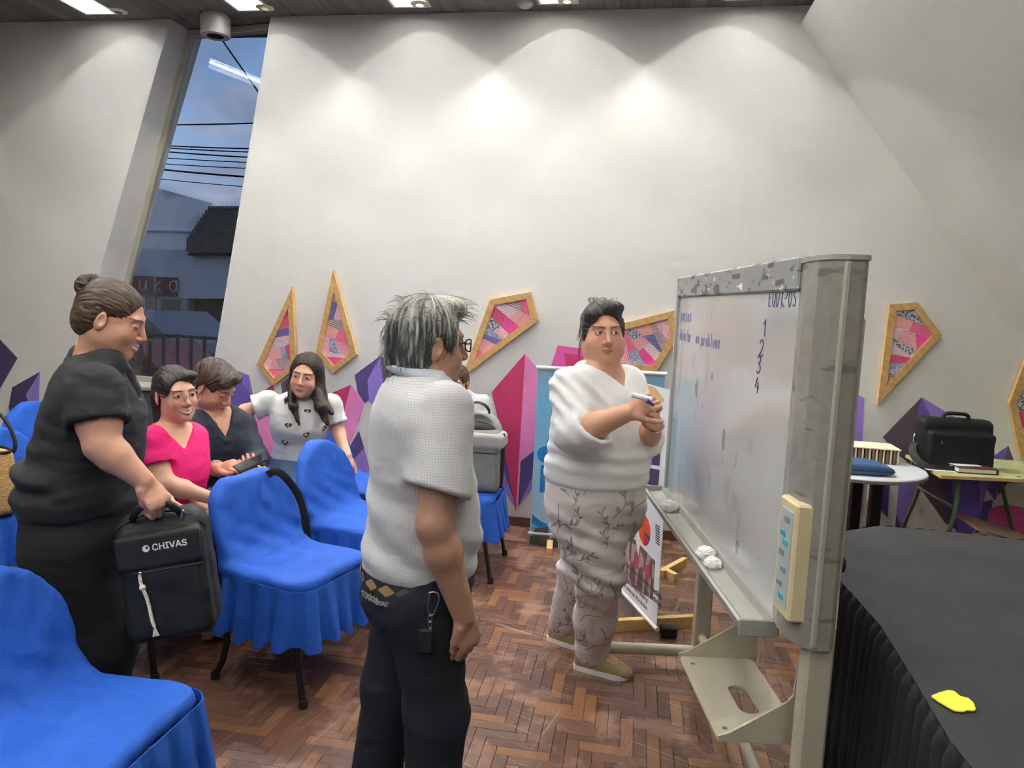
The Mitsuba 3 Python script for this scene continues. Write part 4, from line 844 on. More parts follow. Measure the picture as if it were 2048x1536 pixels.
wd = lambda a0, a1: sg.Polygon([pc] + [(pc[0] - rx_ * math.cos(t) * (1 if cx @ _R < 0 else -1), pc[1] + rx_ * math.sin(t)) for t in np.linspace(a0, a1, 10)])
sheet(wd(-1.5, -.5), .0008, .003, 'pie_slice', 'deep_red', ps); sheet(wd(-.5, -.2), .0008, .003, 'pie_slice', 'royal', ps)
for i in range(8):
    x0_, z0_ = px_on(1312, 1050 + i * 5); sheet(sg.box(x0_ - .05, z0_, x0_ + .0, z0_ + .006), .0006, .0025, 'text_line', 'print_dark', ps)
for i in range(5):
    x0_, z0_ = px_on(1292, 1012 + i * 5); sheet(sg.box(x0_ - .0, z0_, x0_ + .12, z0_ + .006), .0006, .0025, 'text_line', 'print_dark', ps)
sheet([px_on(1222, 1070), px_on(1272, 1079), px_on(1278, 1115), px_on(1281, 1090), px_on(1311, 1122), px_on(1306, 1200), px_on(1252, 1164), px_on(1246, 1120), px_on(1240, 1160), px_on(1215, 1130)], .0008, .0022, 'photo', 'poster_photo', ps)
a_ = px_on(1222, 1150)
for i, (s_, h_) in enumerate((('Los dibujos en las creaciones unicas y visualmente atractivas', .026), ('personal y compartida a grupal. La combinacion de creatividad', .026), ('permite mostrar desarrollo, explorando y', .024), ('descubriendo nuevas formas', .022))):
    t_ = meshkit.text_mesh(s_, h_, .0006, i == 0); w_ = t_.bounds[1][0]; t_.apply_scale([.78 / w_ if i < 2 else .62 / w_, 1, 1])
    xr, zr = px_on(1326, 1218); M_ = flip(xr, .16 - i * .04); M_[:3, 3] -= M_[:3, 0] * (.80)
    obj('lettering', moved(t_, M_), 'print_dark', ps)
obj('bottom_rod', tube([C0 - cx * .01, C0 + cx * (CB_ + .01)], .011, 10), 'enamel', pb, smooth=40)
ps2 = numbered(pb + '__stand'); lab(ps2, 'crossed pine battens')
def gbar(p, q, h=.05, w=.035): return bar(np.r_[gz(*p, h / 2)[:2], h / 2], np.r_[gz(*q, h / 2)[:2], h / 2], w, h)
obj('batten', gbar((1200, 1252), (1412, 1240), .06), 'pine_batten', ps2)
obj('batten', gbar((1322, 1148), (1370, 1122)), 'pine_batten', ps2); obj('batten', gbar((1326, 1142), (1352, 1156)), 'pine_batten', ps2)
obj('batten', gbar((1120, 1143), (1180, 1136)), 'pine_batten', ps2)
o_ = gz(1325, 1262, .03); obj('shoe', box((o_[0] + .03, o_[1], .03), (.08, .05, .05), .004), 'black_rubber', ps2)
obj('upright', bar((C0 + cx * .35 - PB[:3, 2] * sgn * .03) * [1, 1, 0] + ZZ * .05, (C0 + cx * .35 - PB[:3, 2] * sgn * .03) * [1, 1, 0] + ZZ * 1.15, .035, .025), 'pine_batten', ps2)
# ---------------------------------------------------------------- round white table, sleeve, file stack
mat('white_laminate', (214, 216, 218), .4); mat('black_leg', (16, 16, 17), .45); mat('edge_grey', (120, 120, 118), .5)
rt = thing('round_table', 'round white table with black legs behind the whiteboard post', 'table')
TC = np.array([2.04, 4.34]); 
obj('tabletop', lathe([(0, .72), (.40, .72), (.425, .726), (.43, .735), (.43, .745), (.425, .75), (0, .75)], 64, trimesh.transformations.translation_matrix([*TC, 0])), 'white_laminate', rt, smooth=40)
obj('edge_band', lathe([(.4305, .7245), (.4335, .727), (.4335, .742), (.4305, .7445)], 64, trimesh.transformations.translation_matrix([*TC, 0])), 'edge_grey', rt, smooth=40)
for dx_, dy_ in ((-.16, -.14), (.11, -.16), (-.1, .2), (.16, .18)): obj('leg', box((TC[0] + dx_, TC[1] + dy_, .36), (.065, .04, .72), .004), 'black_leg', rt)
obj('base_plate', box((TC[0], TC[1], .71), (.5, .5, .02), .004), 'black_leg', rt)
mat('denim_blue', (48, 74, 104), .8); mat('denim_dark', (30, 48, 70), .8)
sl = thing('laptop_sleeve', 'blue laptop sleeve lying on the round white table', 'laptop sleeve')
S = Sdf(); S.func(lambda x, y, z: np.sqrt(np.maximum(np.abs(x) - .15, 0) ** 2 + np.maximum(np.abs(y) - .10, 0) ** 2 + np.maximum(np.abs(z - .003 * np.cos(x * 12)) - .010, 0) ** 2) - .020 + .018 * np.maximum(0, x / .17) ** 2, (-.175, -.125, -.035), (.175, .125, .035), .01)
ms = rz(-.12, (2.01, 4.12, .781)); obj('body', moved(relax(S.mesh(.006)), ms), 'denim_blue', sl, smooth=True)
obj('zip', moved(tube([(-.16, -.119, .0), (.12, -.119, -.0), (.155, -.10, -.002), (.166, -.06, -.002)], .0035, 8), ms), 'denim_dark', sl)
fs = thing('file_stack', 'row of brown and cream files with a cream lid on the round white table', 'file stack')
mat('cream_card', (226, 214, 188), .8); mat('brown_card', (112, 84, 66), .8)
fm = rz(-.2, (2.16, 4.50, .75))
for i in range(22): obj('file', box((-.20 + i * .02, 0, .045 - .0), (.009 if i % 2 else .013, .2, .088), .001, fm), 'cream_card' if i % 2 else 'brown_card', fs)
obj('lid', box((0, 0, .094), (.46, .23, .008), .002, fm), 'cream_card', fs)
# ---------------------------------------------------------------- school desk with its chair
def desk_fn(p, n, uv): return mix(lin(158, 166, 112), lin(176, 182, 130), fbm(p.x * 9, p.y * 9, 2, octaves=4))
mat('desk_green', P3(desk_fn), .4); mat('tube_green', (74, 88, 62), .4); wood('ply_brown', (120, 96, 76), (150, 122, 98), (1, .2, 1), 14)
sd = thing('school_desk', 'green topped school desk with green tube frame and wooden seat at the right', 'school desk')
dk = [gz(1811, 909, .75), gz(1882, 951, .75), gz(2120, 962, .75), gz(2065, 920, .75)]
poly = sg.Polygon([q[:2] for q in dk]).buffer(.0)
obj('desktop', extr(poly.buffer(-.003), .012, None, .7385), 'desk_green', sd); obj('edge_band', extr(poly.difference(poly.buffer(-.004)), .018, None, .732), 'pine_batten', sd)
obj('core', extr(poly.buffer(-.0045), .006, None, .732), 'pine_batten', sd)
e1 = unit(dk[2] - dk[1]); e2 = unit(dk[0] - dk[1])
def dp(a, b, z): q = dk[1] + e1 * a + e2 * b; return (q[0], q[1], z)
for a_, b_, fa, fb_ in ((.12, .06, -.10, -.05), (.53, .06, .55, -.05), (.06, .52, -.10, .55), (.53, .5, .55, .5)):
    obj('frame_leg', tube(curve([dp(a_ - .06 if a_ < .3 else a_ - .12, b_, .722), dp(a_, b_, .715), dp(a_ + .03 * (1 if a_ > .3 else .4), b_, .66), dp(a_ + (fa) * .3, b_ + fb_ * .1, .35), dp(a_ + fa * .6, b_ + (fb_ - b_) * .2, .012)], 20), .013, 10), 'tube_green', sd, smooth=50)
obj('cross_tube', tube([dp(.06, .52, .56), dp(.12, .08, .55)], .011, 8), 'tube_green', sd, smooth=50)
obj('cross_tube', tube([dp(.06, .08, .33), dp(.56, .08, .33)], .011, 8), 'tube_green', sd, smooth=50)
obj('seat', extr(sg.Polygon([(-.2, -.19), (.2, -.19), (.2, .17), (-.2, .17)]).buffer(-.05).buffer(.06), .012, frame(np.array(dp(.42, .15, .40)), unit(e1 - ZZ * .25), e2, np.cross(unit(e1 - ZZ * .25), e2))), 'ply_brown', sd, label='brown plywood seat')
mat('tube_end', (30, 32, 28), .6)
# black laptop bag on the desk
def nylon(key, c, b=.0015): mat(key, c, .62, sheen=.3, spec=.3, bump=lambda p, n, uv: fbm(p.x * 25, p.y * 25, p.z * 25, octaves=3), bscale=b)
nylon('black_nylon', (20, 20, 22)); mat('black_strap', (12, 12, 13), .6); mat('chrome', (200, 200, 205), .2, metallic=1.0)
lb = thing('laptop_bag', 'black laptop bag with front pocket and strap standing on the school desk', 'laptop bag')
o_ = np.array(dp(.16, .30, .75)); MB_ = frame(o_, unit(np.array([.97, -.12, 0])), unit(np.array([.12, .97, 0])), ZZ)
def rbox(hx, hy, hz, r, c=(0, 0, 0)):
    return lambda x, y, z: np.sqrt(np.maximum(np.abs(x - c[0]) - hx + r, 0) ** 2 + np.maximum(np.abs(y - c[1]) - hy + r, 0) ** 2 + np.maximum(np.abs(z - c[2]) - hz + r, 0) ** 2) - r + np.minimum(np.maximum(np.maximum(np.abs(x - c[0]) - hx + r, np.abs(y - c[1]) - hy + r), np.abs(z - c[2]) - hz + r), 0)
S = Sdf(); S.func(rbox(.215, .06, .15, .045, (0, 0, .15)), (-.22, -.07, 0), (.22, .07, .31), .02); S.func(rbox(.19, .03, .105, .025, (.02, -.065, .115)), (-.18, -.1, 0), (.22, -.03, .23), .012)
m_ = push(relax(S.mesh(.008)), lambda p, n: (fb(p, 14) - .5) * .012 * (p[:, 2] > .02)); obj('body', moved(m_, MB_), 'black_nylon', lb, smooth=True)
obj('handle', moved(tube(curve([(-.07, -.02, .285), (-.065, -.02, .32), (0, -.02, .328), (.065, -.02, .318), (.07, -.02, .285)], 16), .011, 8), MB_), 'black_strap', lb, smooth=50)
obj('zip', moved(tube([(-.13, -.0965, .165), (.19, -.0965, .172)], .0025, 6), MB_), 'black_strap', lb); obj('zip_pull', box((-.10, -.099, .158), (.008, .003, .016), .001, MB_), 'chrome', lb)
obj('buckle', moved(tube(curve([(-.22, -.01, .19), (-.228, -.015, .16), (-.222, -.012, .135)], 8), .005, 8), MB_), 'chrome', lb)
stp = curve([(-.222, -.02, .135), (-.245, -.06, .09), (-.20, -.13, .018), (-.09, -.155, .006), (.03, -.15, .006)], 24)
obj('strap', moved(tube(stp, .022, 8, squash=.15), MB_), 'black_strap', lb, smooth=50)
# papers and notebook
mat('paper', (226, 226, 224), .8); mat('brown_leather', (72, 46, 42), .5); mat('paper_edge', (214, 208, 196), .8); mat('blue_edge', (60, 84, 130), .6)
pp = rz(-.12, (2.66, 4.33, .7505)); obj('paper_sheet', box((0, 0, .0008), (.34, .2, .0012), 0, pp), 'paper', label='white paper sheets under the brown notebook on the school desk', category='paper')
nb = thing('notebook', 'brown leather notebook lying on papers on the school desk', 'notebook'); nm_ = rz(-.10, (2.75, 4.27, .752))
obj('cover', cat([box((0, 0, .002), (.22, .15, .004), .001, nm_), box((0, 0, .030), (.22, .15, .004), .001, nm_), box((.11, 0, .016), (.006, .15, .03), .002, nm_)]), 'brown_leather', nb); obj('pages', box((-.003, 0, .016), (.208, .142, .0235), .001, nm_), 'paper_edge', nb)
obj('top_paper', box((0, 0, 0), (.16, .10, .0015), 0, rz(.1, (2.72, 4.30, .7855))), 'paper', label='small white paper lying on the brown notebook', category='paper')
# ---------------------------------------------------------------- black draped table with yellow notes
def blk(p, n, uv): return mix(lin(38, 38, 40), lin(50, 50, 52), fbm(p.x * 5, p.y * 5, p.z * 5, octaves=4))
mat('black_cloth', P3(blk), .8, sheen=.8, spec=.2, bump=lambda p, n, uv: fbm(p.x * 3, p.y * 22, p.z * 8, octaves=3), bscale=.006)
bt = thing('draped_table', 'table under a black cloth with gathered skirt in the right foreground', 'table')
e_ = [gz(x, y, .75)[:2] for x, y in ((1684, 1165), (1720, 1205), (1760, 1250), (1830, 1362), (1900, 1480), (1945, 1536))]
tp = sg.Polygon([tuple(q) for q in e_[::-1]] + [(1.135, 2.48), (1.24, 2.74), (1.39, 2.915), (1.57, 3.01), (2.11, 2.90), (2.6, 2.7), (2.6, .9), (.90, .9)][:4] + [(1.8, 2.985), (2.11, 2.90), (2.62, 2.7), (2.62, .92), (.905, .92)]).buffer(-.02).buffer(.02)
top = extr(tp, .012, None, .738); 
obj('cloth_top', top, 'black_cloth', bt)
L = tp.exterior.length; n_ = 900; s_ = np.linspace(0, L, n_, endpoint=False); base = np.array([tp.exterior.interpolate(a).coords[0] for a in s_]); tn = np.roll(base, -1, 0) - np.roll(base, 1, 0); tn /= np.linalg.norm(tn, axis=1, keepdims=True)
nr_ = np.c_[tn[:, 1], -tn[:, 0]]; nr_ *= np.sign([1 if not tp.contains(sg.Point(b + n * .01)) else -1 for b, n in zip(base, nr_)])[:, None]
gat = meshkit.fbm(np.c_[s_ * 22, s_ * 0, s_ * 0]) - .5; g2 = np.sin(s_ * 2 * np.pi / .062 + 3 * meshkit.fbm(np.c_[s_ * 5, s_ * 0, s_ * 0]))
V = []
for t in np.r_[0, .01, .03, np.linspace(.06, 1, 12)]:
    off = .004 + .016 * np.minimum(t * 30, 1) * (1 + .8 * g2) * .5 + (.02 * g2 + .04 * gat) * t ** .5; V.append(np.c_[base + nr_ * off[:, None], .75 + .003 * g2 * (t < .02) - t * .74])
R0 = len(V); V = np.array(V).reshape(-1, 3); a_ = np.arange(n_); b_ = (a_ + 1) % n_; F_ = []
for i in range(R0 - 1): F_ += [np.c_[i * n_ + a_, i * n_ + b_, (i + 1) * n_ + b_], np.c_[i * n_ + a_, (i + 1) * n_ + b_, (i + 1) * n_ + a_]]
mat('black_skirt', (24, 24, 26), .85, sheen=.3)
obj('skirt', trimesh.Trimesh(V, np.vstack(F_), process=False), 'black_skirt', bt, smooth=60)
mat('note_yellow', (238, 236, 74), .6)
P = gz(1902, 1402, .752)
nt = [gz(x, y, .75)[:2] for x, y in ((1866, 1398), (1880, 1392), (1897, 1387), (1906, 1388), (1918, 1398), (1934, 1402), (1942, 1409), (1947, 1422), (1944, 1424), (1930, 1423), (1924, 1426), (1908, 1424), (1880, 1408))]
obj('sticky_note', extr(sg.Polygon(nt).buffer(.004), .003, None, .7535), 'note_yellow', label='yellow cut paper shape lying on the black table', category='paper')
# ---------------------------------------------------------------- people
for key_, ro_ in (('skin', .48), ('hair', .42)):
    scene[key_] = {'type': 'twosided', 'bsdf': {'type': 'principled', 'base_color': {'type': 'mesh_attribute', 'name': 'vertex_color'}, 'roughness': ro_, 'specular': .35}}
class Head:
    """ear-level origin; x = the person's left, y = where the face points, z = up"""
    def __init__(s, o, yaw, pitch=0, roll=0, sc=1.0):
        y, p, r = map(math.radians, (yaw, pitch, roll))
        f = np.array([math.cos(y), math.sin(y), 0]); l = np.array([-math.sin(y), math.cos(y), 0])
        f2 = f * math.cos(p) - ZZ * math.sin(p); u = np.cross(f2, l) * 1.0
        l2 = l * math.cos(r) + u * math.sin(r); u2 = np.cross(f2, l2) * -1.0; u2 = -u2 if u2 @ ZZ < 0 else u2
        s.o, s.R, s.s = np.asarray(o, float), np.array([l2, f2, u2]), sc
    def p(s, x, y, z): return s.o + s.s * (np.array([x, y, z]) @ s.R)
    def inv(s, P): return ((np.asarray(P) - s.o) @ s.R.T) / s.s
    def M(s): m = np.eye(4); m[:3, :3] = s.R.T * s.s; m[:3, 3] = s.o; return m
def add_head(S, h, neck, rn=(.052, .058), jaw=1.0, full=0.0, smile=0.0, chin2=0.0, nose=1.0):
    e = lambda c, r, k, sub=False: S.ell(h.p(*c), np.asarray(r) * h.s, h.R, k * h.s, sub)
    c = lambda a, b, ra, rb, k, sub=False: S.cone(h.p(*a), h.p(*b), ra * h.s, rb * h.s, k * h.s, sub)
    e((0, -.015, .04), (.074, .096, .083), .02)
    e((0, .028, -.025), (.062 + .006 * full, .062, .085), .03)
    e((0, .042, -.072), (.044 * jaw + .01 * full, .044, .034), .035); e((0, .078, -.094), (.019, .014, .014), .024)
    for s in (-1, 1):
        e((s * .046, .008, -.055), (.016 + .008 * full, .032, .03), .03)
        e((s * .038, .058, -.034 + .006 * smile), (.022 + .006 * full, .024, .022 + .004 * full), .025)
    e((0, .078, .032), (.05, .014, .011), .02)
    for s in (-1, 1):
        e((s * .031, .100, .010), (.0165, .013, .009), .012, True); e((s * .0315, .0785, .008), (.0155, .0115, .0115), .004)
    c((0, .088, .018), (0, .110, -.026), .0075, .0115 * nose, .013)
    for s in (-1, 1): e((s * .0115 * nose, .0985, -.032), (.0085, .010, .0075), .007)
    w = .022 + .006 * smile; u = .007 * smile
    for s in (-1, 1):
        c((s * w, .083 - .004 * smile, -.060 + u), (0, .0975, -.0555), .0035, .0062, .006); c((s * w, .083 - .004 * smile, -.061 + u), (0, .0955, -.067 - .003 * smile), .0035, .0072, .006)
    if chin2: e((0, .035, -.108), (.05, .045, .022 * chin2), .03)
    for s in (-1, 1):
        R = np.array([unit(h.R[0] * .93 + s * h.R[1] * -.36), unit(h.R[1] * .93 + s * h.R[0] * .36), h.R[2]])
        S.ell(h.p(s * .079, -.012, -.004), np.array([.0075, .0195, .031]) * h.s, R, .006); S.ell(h.p(s * .087, -.008, -.001), np.array([.006, .011, .018]) * h.s, R, .004, True)
    S.cone(h.p(0, -.018, -.045), neck, rn[0] * h.s, rn[1], .035)
def paint(h, V, base, brow=(40, 28, 24), lip=(150, 86, 82), smile=0.0, closed=False, teeth=False, gaze=0.0, browz=0.0, stubble=0.0):
    q = h.inv(V); x, y, z = q.T; n = len(V); base = np.array(lin(base)); C = np.tile(base, (n, 1))
    m = (fb(V, 60) - .5)[:, None] * .16 + (fb(V, 14) - .5)[:, None] * .12; C = C * (1 + m)
    face = (y > .045) & (np.abs(x) < .07) & (z > -.11) & (z < .08)
    def put(w, col, a=1.0): w = (np.clip(w, 0, 1) * face * a)[:, None]; C[:] = C * (1 - w) + np.array(lin(col)) * w
    ax = np.abs(x)
    put(np.exp(-((ax - .04) / .018) ** 2 - ((z + .03) / .016) ** 2) * .45, (206, 116, 100))
    put(np.exp(-((x) / .012) ** 2 - ((z + .03) / .012) ** 2) * .3, (200, 112, 98))
    zb = .0265 + browz + .005 * np.sin(np.clip((ax - .012) / .042, 0, 1) * 2.4); put((1 - np.abs(z - zb) / (.0042 - .0018 * np.clip((ax - .03) / .02, 0, 1))) * 2 * (ax > .011) * (ax < .055), brow, .85)
    ex = (ax - .0315) / .0142; lid = .0056 * (1 - ex ** 2); ez = z - .0075
    if closed:
        put((1 - np.abs(ez + .0045 * (1 - ex ** 2) - .001) / .0022) * 2 * (np.abs(ex) < 1.05), (38, 26, 24))
    else:
        ins = (np.abs(ex) < 1) & (ez < lid) & (ez > -lid * .72)
        put(ins * 1.0, (226, 220, 214)); put(ins * (((x - np.sign(x) * .0315 - gaze) ** 2 + (ez + .0002) ** 2) < .0060 ** 2), (44, 28, 20)); 
        put((1 - np.abs(ez - lid) / .0020) * 2 * (np.abs(ex) < 1.08), (30, 20, 18)); put((1 - np.abs(ez + lid * .72) / .0014) * 1.2 * (np.abs(ex) < 1), (120, 80, 70), .6)
    w = .022 + .006 * smile; t = np.clip(ax / w, 0, 1); cz = -.061 + .007 * smile * t ** 2 - .002 * smile
    up_ = .0085 * (1 - t ** 1.6); lo_ = .0125 * (1 - t ** 2) + .003 * smile
    put(((z - cz) < up_) * ((z - cz) > -lo_) * (ax < w) * 1.0 * (y > .07), lip, .75)
    if teeth: put(((z - cz) < .0035 * (1 - t ** 4)) * ((z - cz) > -.0055 * (1 - t ** 3)) * (ax < w * .92) * (y > .07), (228, 222, 214))
    else: put((1 - np.abs(z - cz) / .0016) * 1.5 * (ax < w) * (y > .07), (84, 44, 42), .8)
    if stubble: put(np.exp(-((z + .075) / .03) ** 2) * .5 * (y > .03), (120, 110, 105), stubble)
    return np.clip(C, .002, .95)
def add_hand(S, w, d, n, side=1, s=1.0, curl=(.5, .5, .5, .5), thumb=(.6, .7, -.2), spread=.12, tcurl=.3):
    """w wrist, d towards the knuckles, n out of the back of the hand, side: +1 when the thumb lies along cross(n, d)"""
    w, d = np.asarray(w, float), unit(d); n = unit(np.asarray(n, float) - d * (np.asarray(n, float) @ d)); l = np.cross(n, d) * side
    S.ell(w + d * .047 * s, np.array([.038, .050, .0155]) * s, np.array([l, d, n]), .014 * s)
    S.ell(w + d * .075 * s, np.array([.040, .022, .0135]) * s, np.array([l, d, n]), .012 * s)
    for i, (o, L) in enumerate(zip((.029, .010, -.010, -.028), (.92, 1.0, .95, .78))):
        p = w + d * (.088 - .004 * abs(i - 1)) * s + l * o * s; a = 0.0; dd = unit(d + l * spread * (1.2 - i * .8))
        r = [.0098, .0092, .0084, .0068]
        for j, ln in enumerate((.044, .027, .021)):
            a += curl[i] * (1.0, 1.25, .8)[j]
            q = p + (dd * math.cos(a) - n * math.sin(a)) * ln * L * s; S.cone(p, q, r[j] * s, r[j + 1] * s, .004 * s); p = q
    t0 = w + d * .022 * s + l * .024 * s; td = unit(l * thumb[0] + d * thumb[1] + n * thumb[2])
    t1 = t0 + td * .042 * s; td2 = unit(td + (d * .8 - l * .7 - n * .4) * tcurl); t2 = t1 + td2 * .032 * s; t3 = t2 + unit(td2 + (d * .6 - l * .6) * tcurl) * .024 * s
    S.cone(t0, t1, .015 * s, .0115 * s, .012 * s).cone(t1, t2, .0115 * s, .0098 * s, .004).cone(t2, t3, .0098 * s, .0078 * s, .004)
    c = w + d * .075 * s; return c - .105 * s, c + .105 * s
def axes(yaw): y = math.radians(yaw); return np.array([-math.sin(y), math.cos(y), 0]), np.array([math.cos(y), math.sin(y), 0])   # left, front
def body_mesh(S, h, hands, res=.008, hres=.0022, handres=.0024):
    lo, hi = h.p(0, 0, .01) - .155 * h.s, h.p(0, 0, .01) + .155 * h.s
    return S.multi(res, [(lo, hi, hres)] + [(a, b, handres) for a, b in hands])
def hair_mesh(h, S, flow, amp=.004, res=.0035, f=20, base=(46, 34, 28), tip=None, colfn=None):
    m = relax(S.mesh(res * h.s), 2); q = h.inv(m.vertices); u, v = flow(q)
    def nz(u, v, a, b, sd): return meshkit.fbm(np.c_[u * a, v * b, np.full(len(u), sd)], octaves=3)
    n1 = nz(u, v, f, 6, 1.3); n2 = nz(u, v, f * 2.7, 10, 5.1)
    m = push(m, lambda P, N: ((n1 - .5) * 2 * amp + (n2 - .5) * amp) * h.s)
    b = np.array(lin(base)); t = np.array(lin(tip if tip is not None else tuple(min(255, int(c * 1.7) + 12) for c in base)))
    if colfn is not None: C = colfn(q, n1, n2)
    else: w = np.clip((n1 - .35) * 1.4 + (n2 - .5) * 1.2, 0, 1)[:, None]; C = b * (1 - w) + t * w
    return m, np.clip(C, .001, .95)
def cap(h, top=1.0, hl=.0, back=-.055, ears=True, th=.010, side=0.0):
    """a skull cap of hair with a hairline; hl moves the hairline up"""
    S = Sdf(); e = lambda c, r, k, sub=False: S.ell(h.p(*c), np.asarray(r) * h.s, h.R, k * h.s, sub)
    e((0, -.018, .043), (.074 + th, .096 + th, .083 + th * top), .01); e((0, -.045, -.01), (.066 + th, .062 + th, .07), .03)
    e((0, .095, -.03 + hl), (.072 - side, .082, .098), .012, True)
    if ears:
        for s in (-1, 1): e((s * .085, .012, -.03), (.03, .040, .050), .01, True)
    S.half(h.p(0, 0, back), -h.R[2] * .9 + h.R[1] * .44, .01)
    return S
mat('eyeglass', (20, 20, 22), .3); mat('eyeglass_clear', (170, 140, 130), .25); mat('gold', (214, 170, 90), .25, metallic=1.0); mat('silver', (205, 205, 208), .22, metallic=1.0)
def glasses(h, par, m='eyeglass', r=(.0265, .021), rr=.0018, z=.004, lens=True):
    g = numbered(par + '__glasses'); lab(g, 'eyeglasses'); fr = []
    for s in (-1, 1):
        t = np.linspace(0, 2 * np.pi, 33); P = [h.p(s * .0335 + r[0] * math.copysign(abs(math.cos(a)) ** .8, math.cos(a)), .111 - .010 * abs(math.cos(a)) * (1 if math.cos(a) * s > 0 else .2), z + r[1] * math.copysign(abs(math.sin(a)) ** .8, math.sin(a))) for a in t]
        fr.append(tube(P, rr * h.s, 6)); obj('temple', tube(curve([h.p(s * .060, .101, z + .008), h.p(s * .073, .055, z + .009), h.p(s * .082, -.012, z + .012), h.p(s * .082, -.03, z - .008)], 12), rr * h.s, 6), m, g)
    fr.append(tube(curve([h.p(-.008, .111, z + .004), h.p(0, .114, z + .007), h.p(.008, .111, z + .004)], 6), rr * h.s, 6))
    obj('rim', cat(fr), m, g)
def sneaker(S, a, d, L=.25, w=.045):
    d = unit([d[0], d[1], 0]); l = np.array([-d[1], d[0], 0]); p = np.array([a[0], a[1], 0.])
    S.loft(p - d * .07, l, ZZ, d, [[0, 0, .03, w * .7, .028], [.05, 0, .045, w * .85, .045], [.12, 0, .042, w * .95, .040], [.19, 0, .033, w, .03], [L - .02, 0, .025, w * .75, .022], [L, 0, .02, w * .4, .012]], .01, n=2.3, cap=.012)
def sole(a, d, L=.25, w=.047, h=.022):
    d = unit([d[0], d[1], 0]); l = np.array([-d[1], d[0], 0])
    prof = sg.Polygon([(-.075, -w * .6), (0, -w * .8), (.10, -w * .95), (L - .12, -w * .98), (L - .085, -w * .55), (L - .07, 0), (L - .085, w * .55), (L - .12, w * .98), (.1, w * .95), (0, w * .8), (-.075, w * .6)]).buffer(-.015).buffer(.018, quad_segs=6)
    return extr(prof, h, frame(np.array([a[0], a[1], .0]), d, l, ZZ), .001)
def person(label): return thing('person', label, 'person')
def vcol(c, n): return np.tile(np.array(lin(c)), (n, 1))
def cloth_obj(name, S, m, par, res=.008, fold=None, smooth=True, it=3, **k):
    g = relax(S.mesh(res), it)
    if fold is not None: g = push(g, fold)
    return obj(name, g, m, par, smooth=smooth, **k)
def folds(a1=.010, s1=(7, 7, 18), a2=.006, s2=(22, 22, 34), seed=0.):
    def fn(p, n):
        r = np.abs(fb(p, s1, seed) - .5) * 2; return (.5 - r) * a1 + (fb(p, s2, seed + 4) - .5) * a2
    return fn
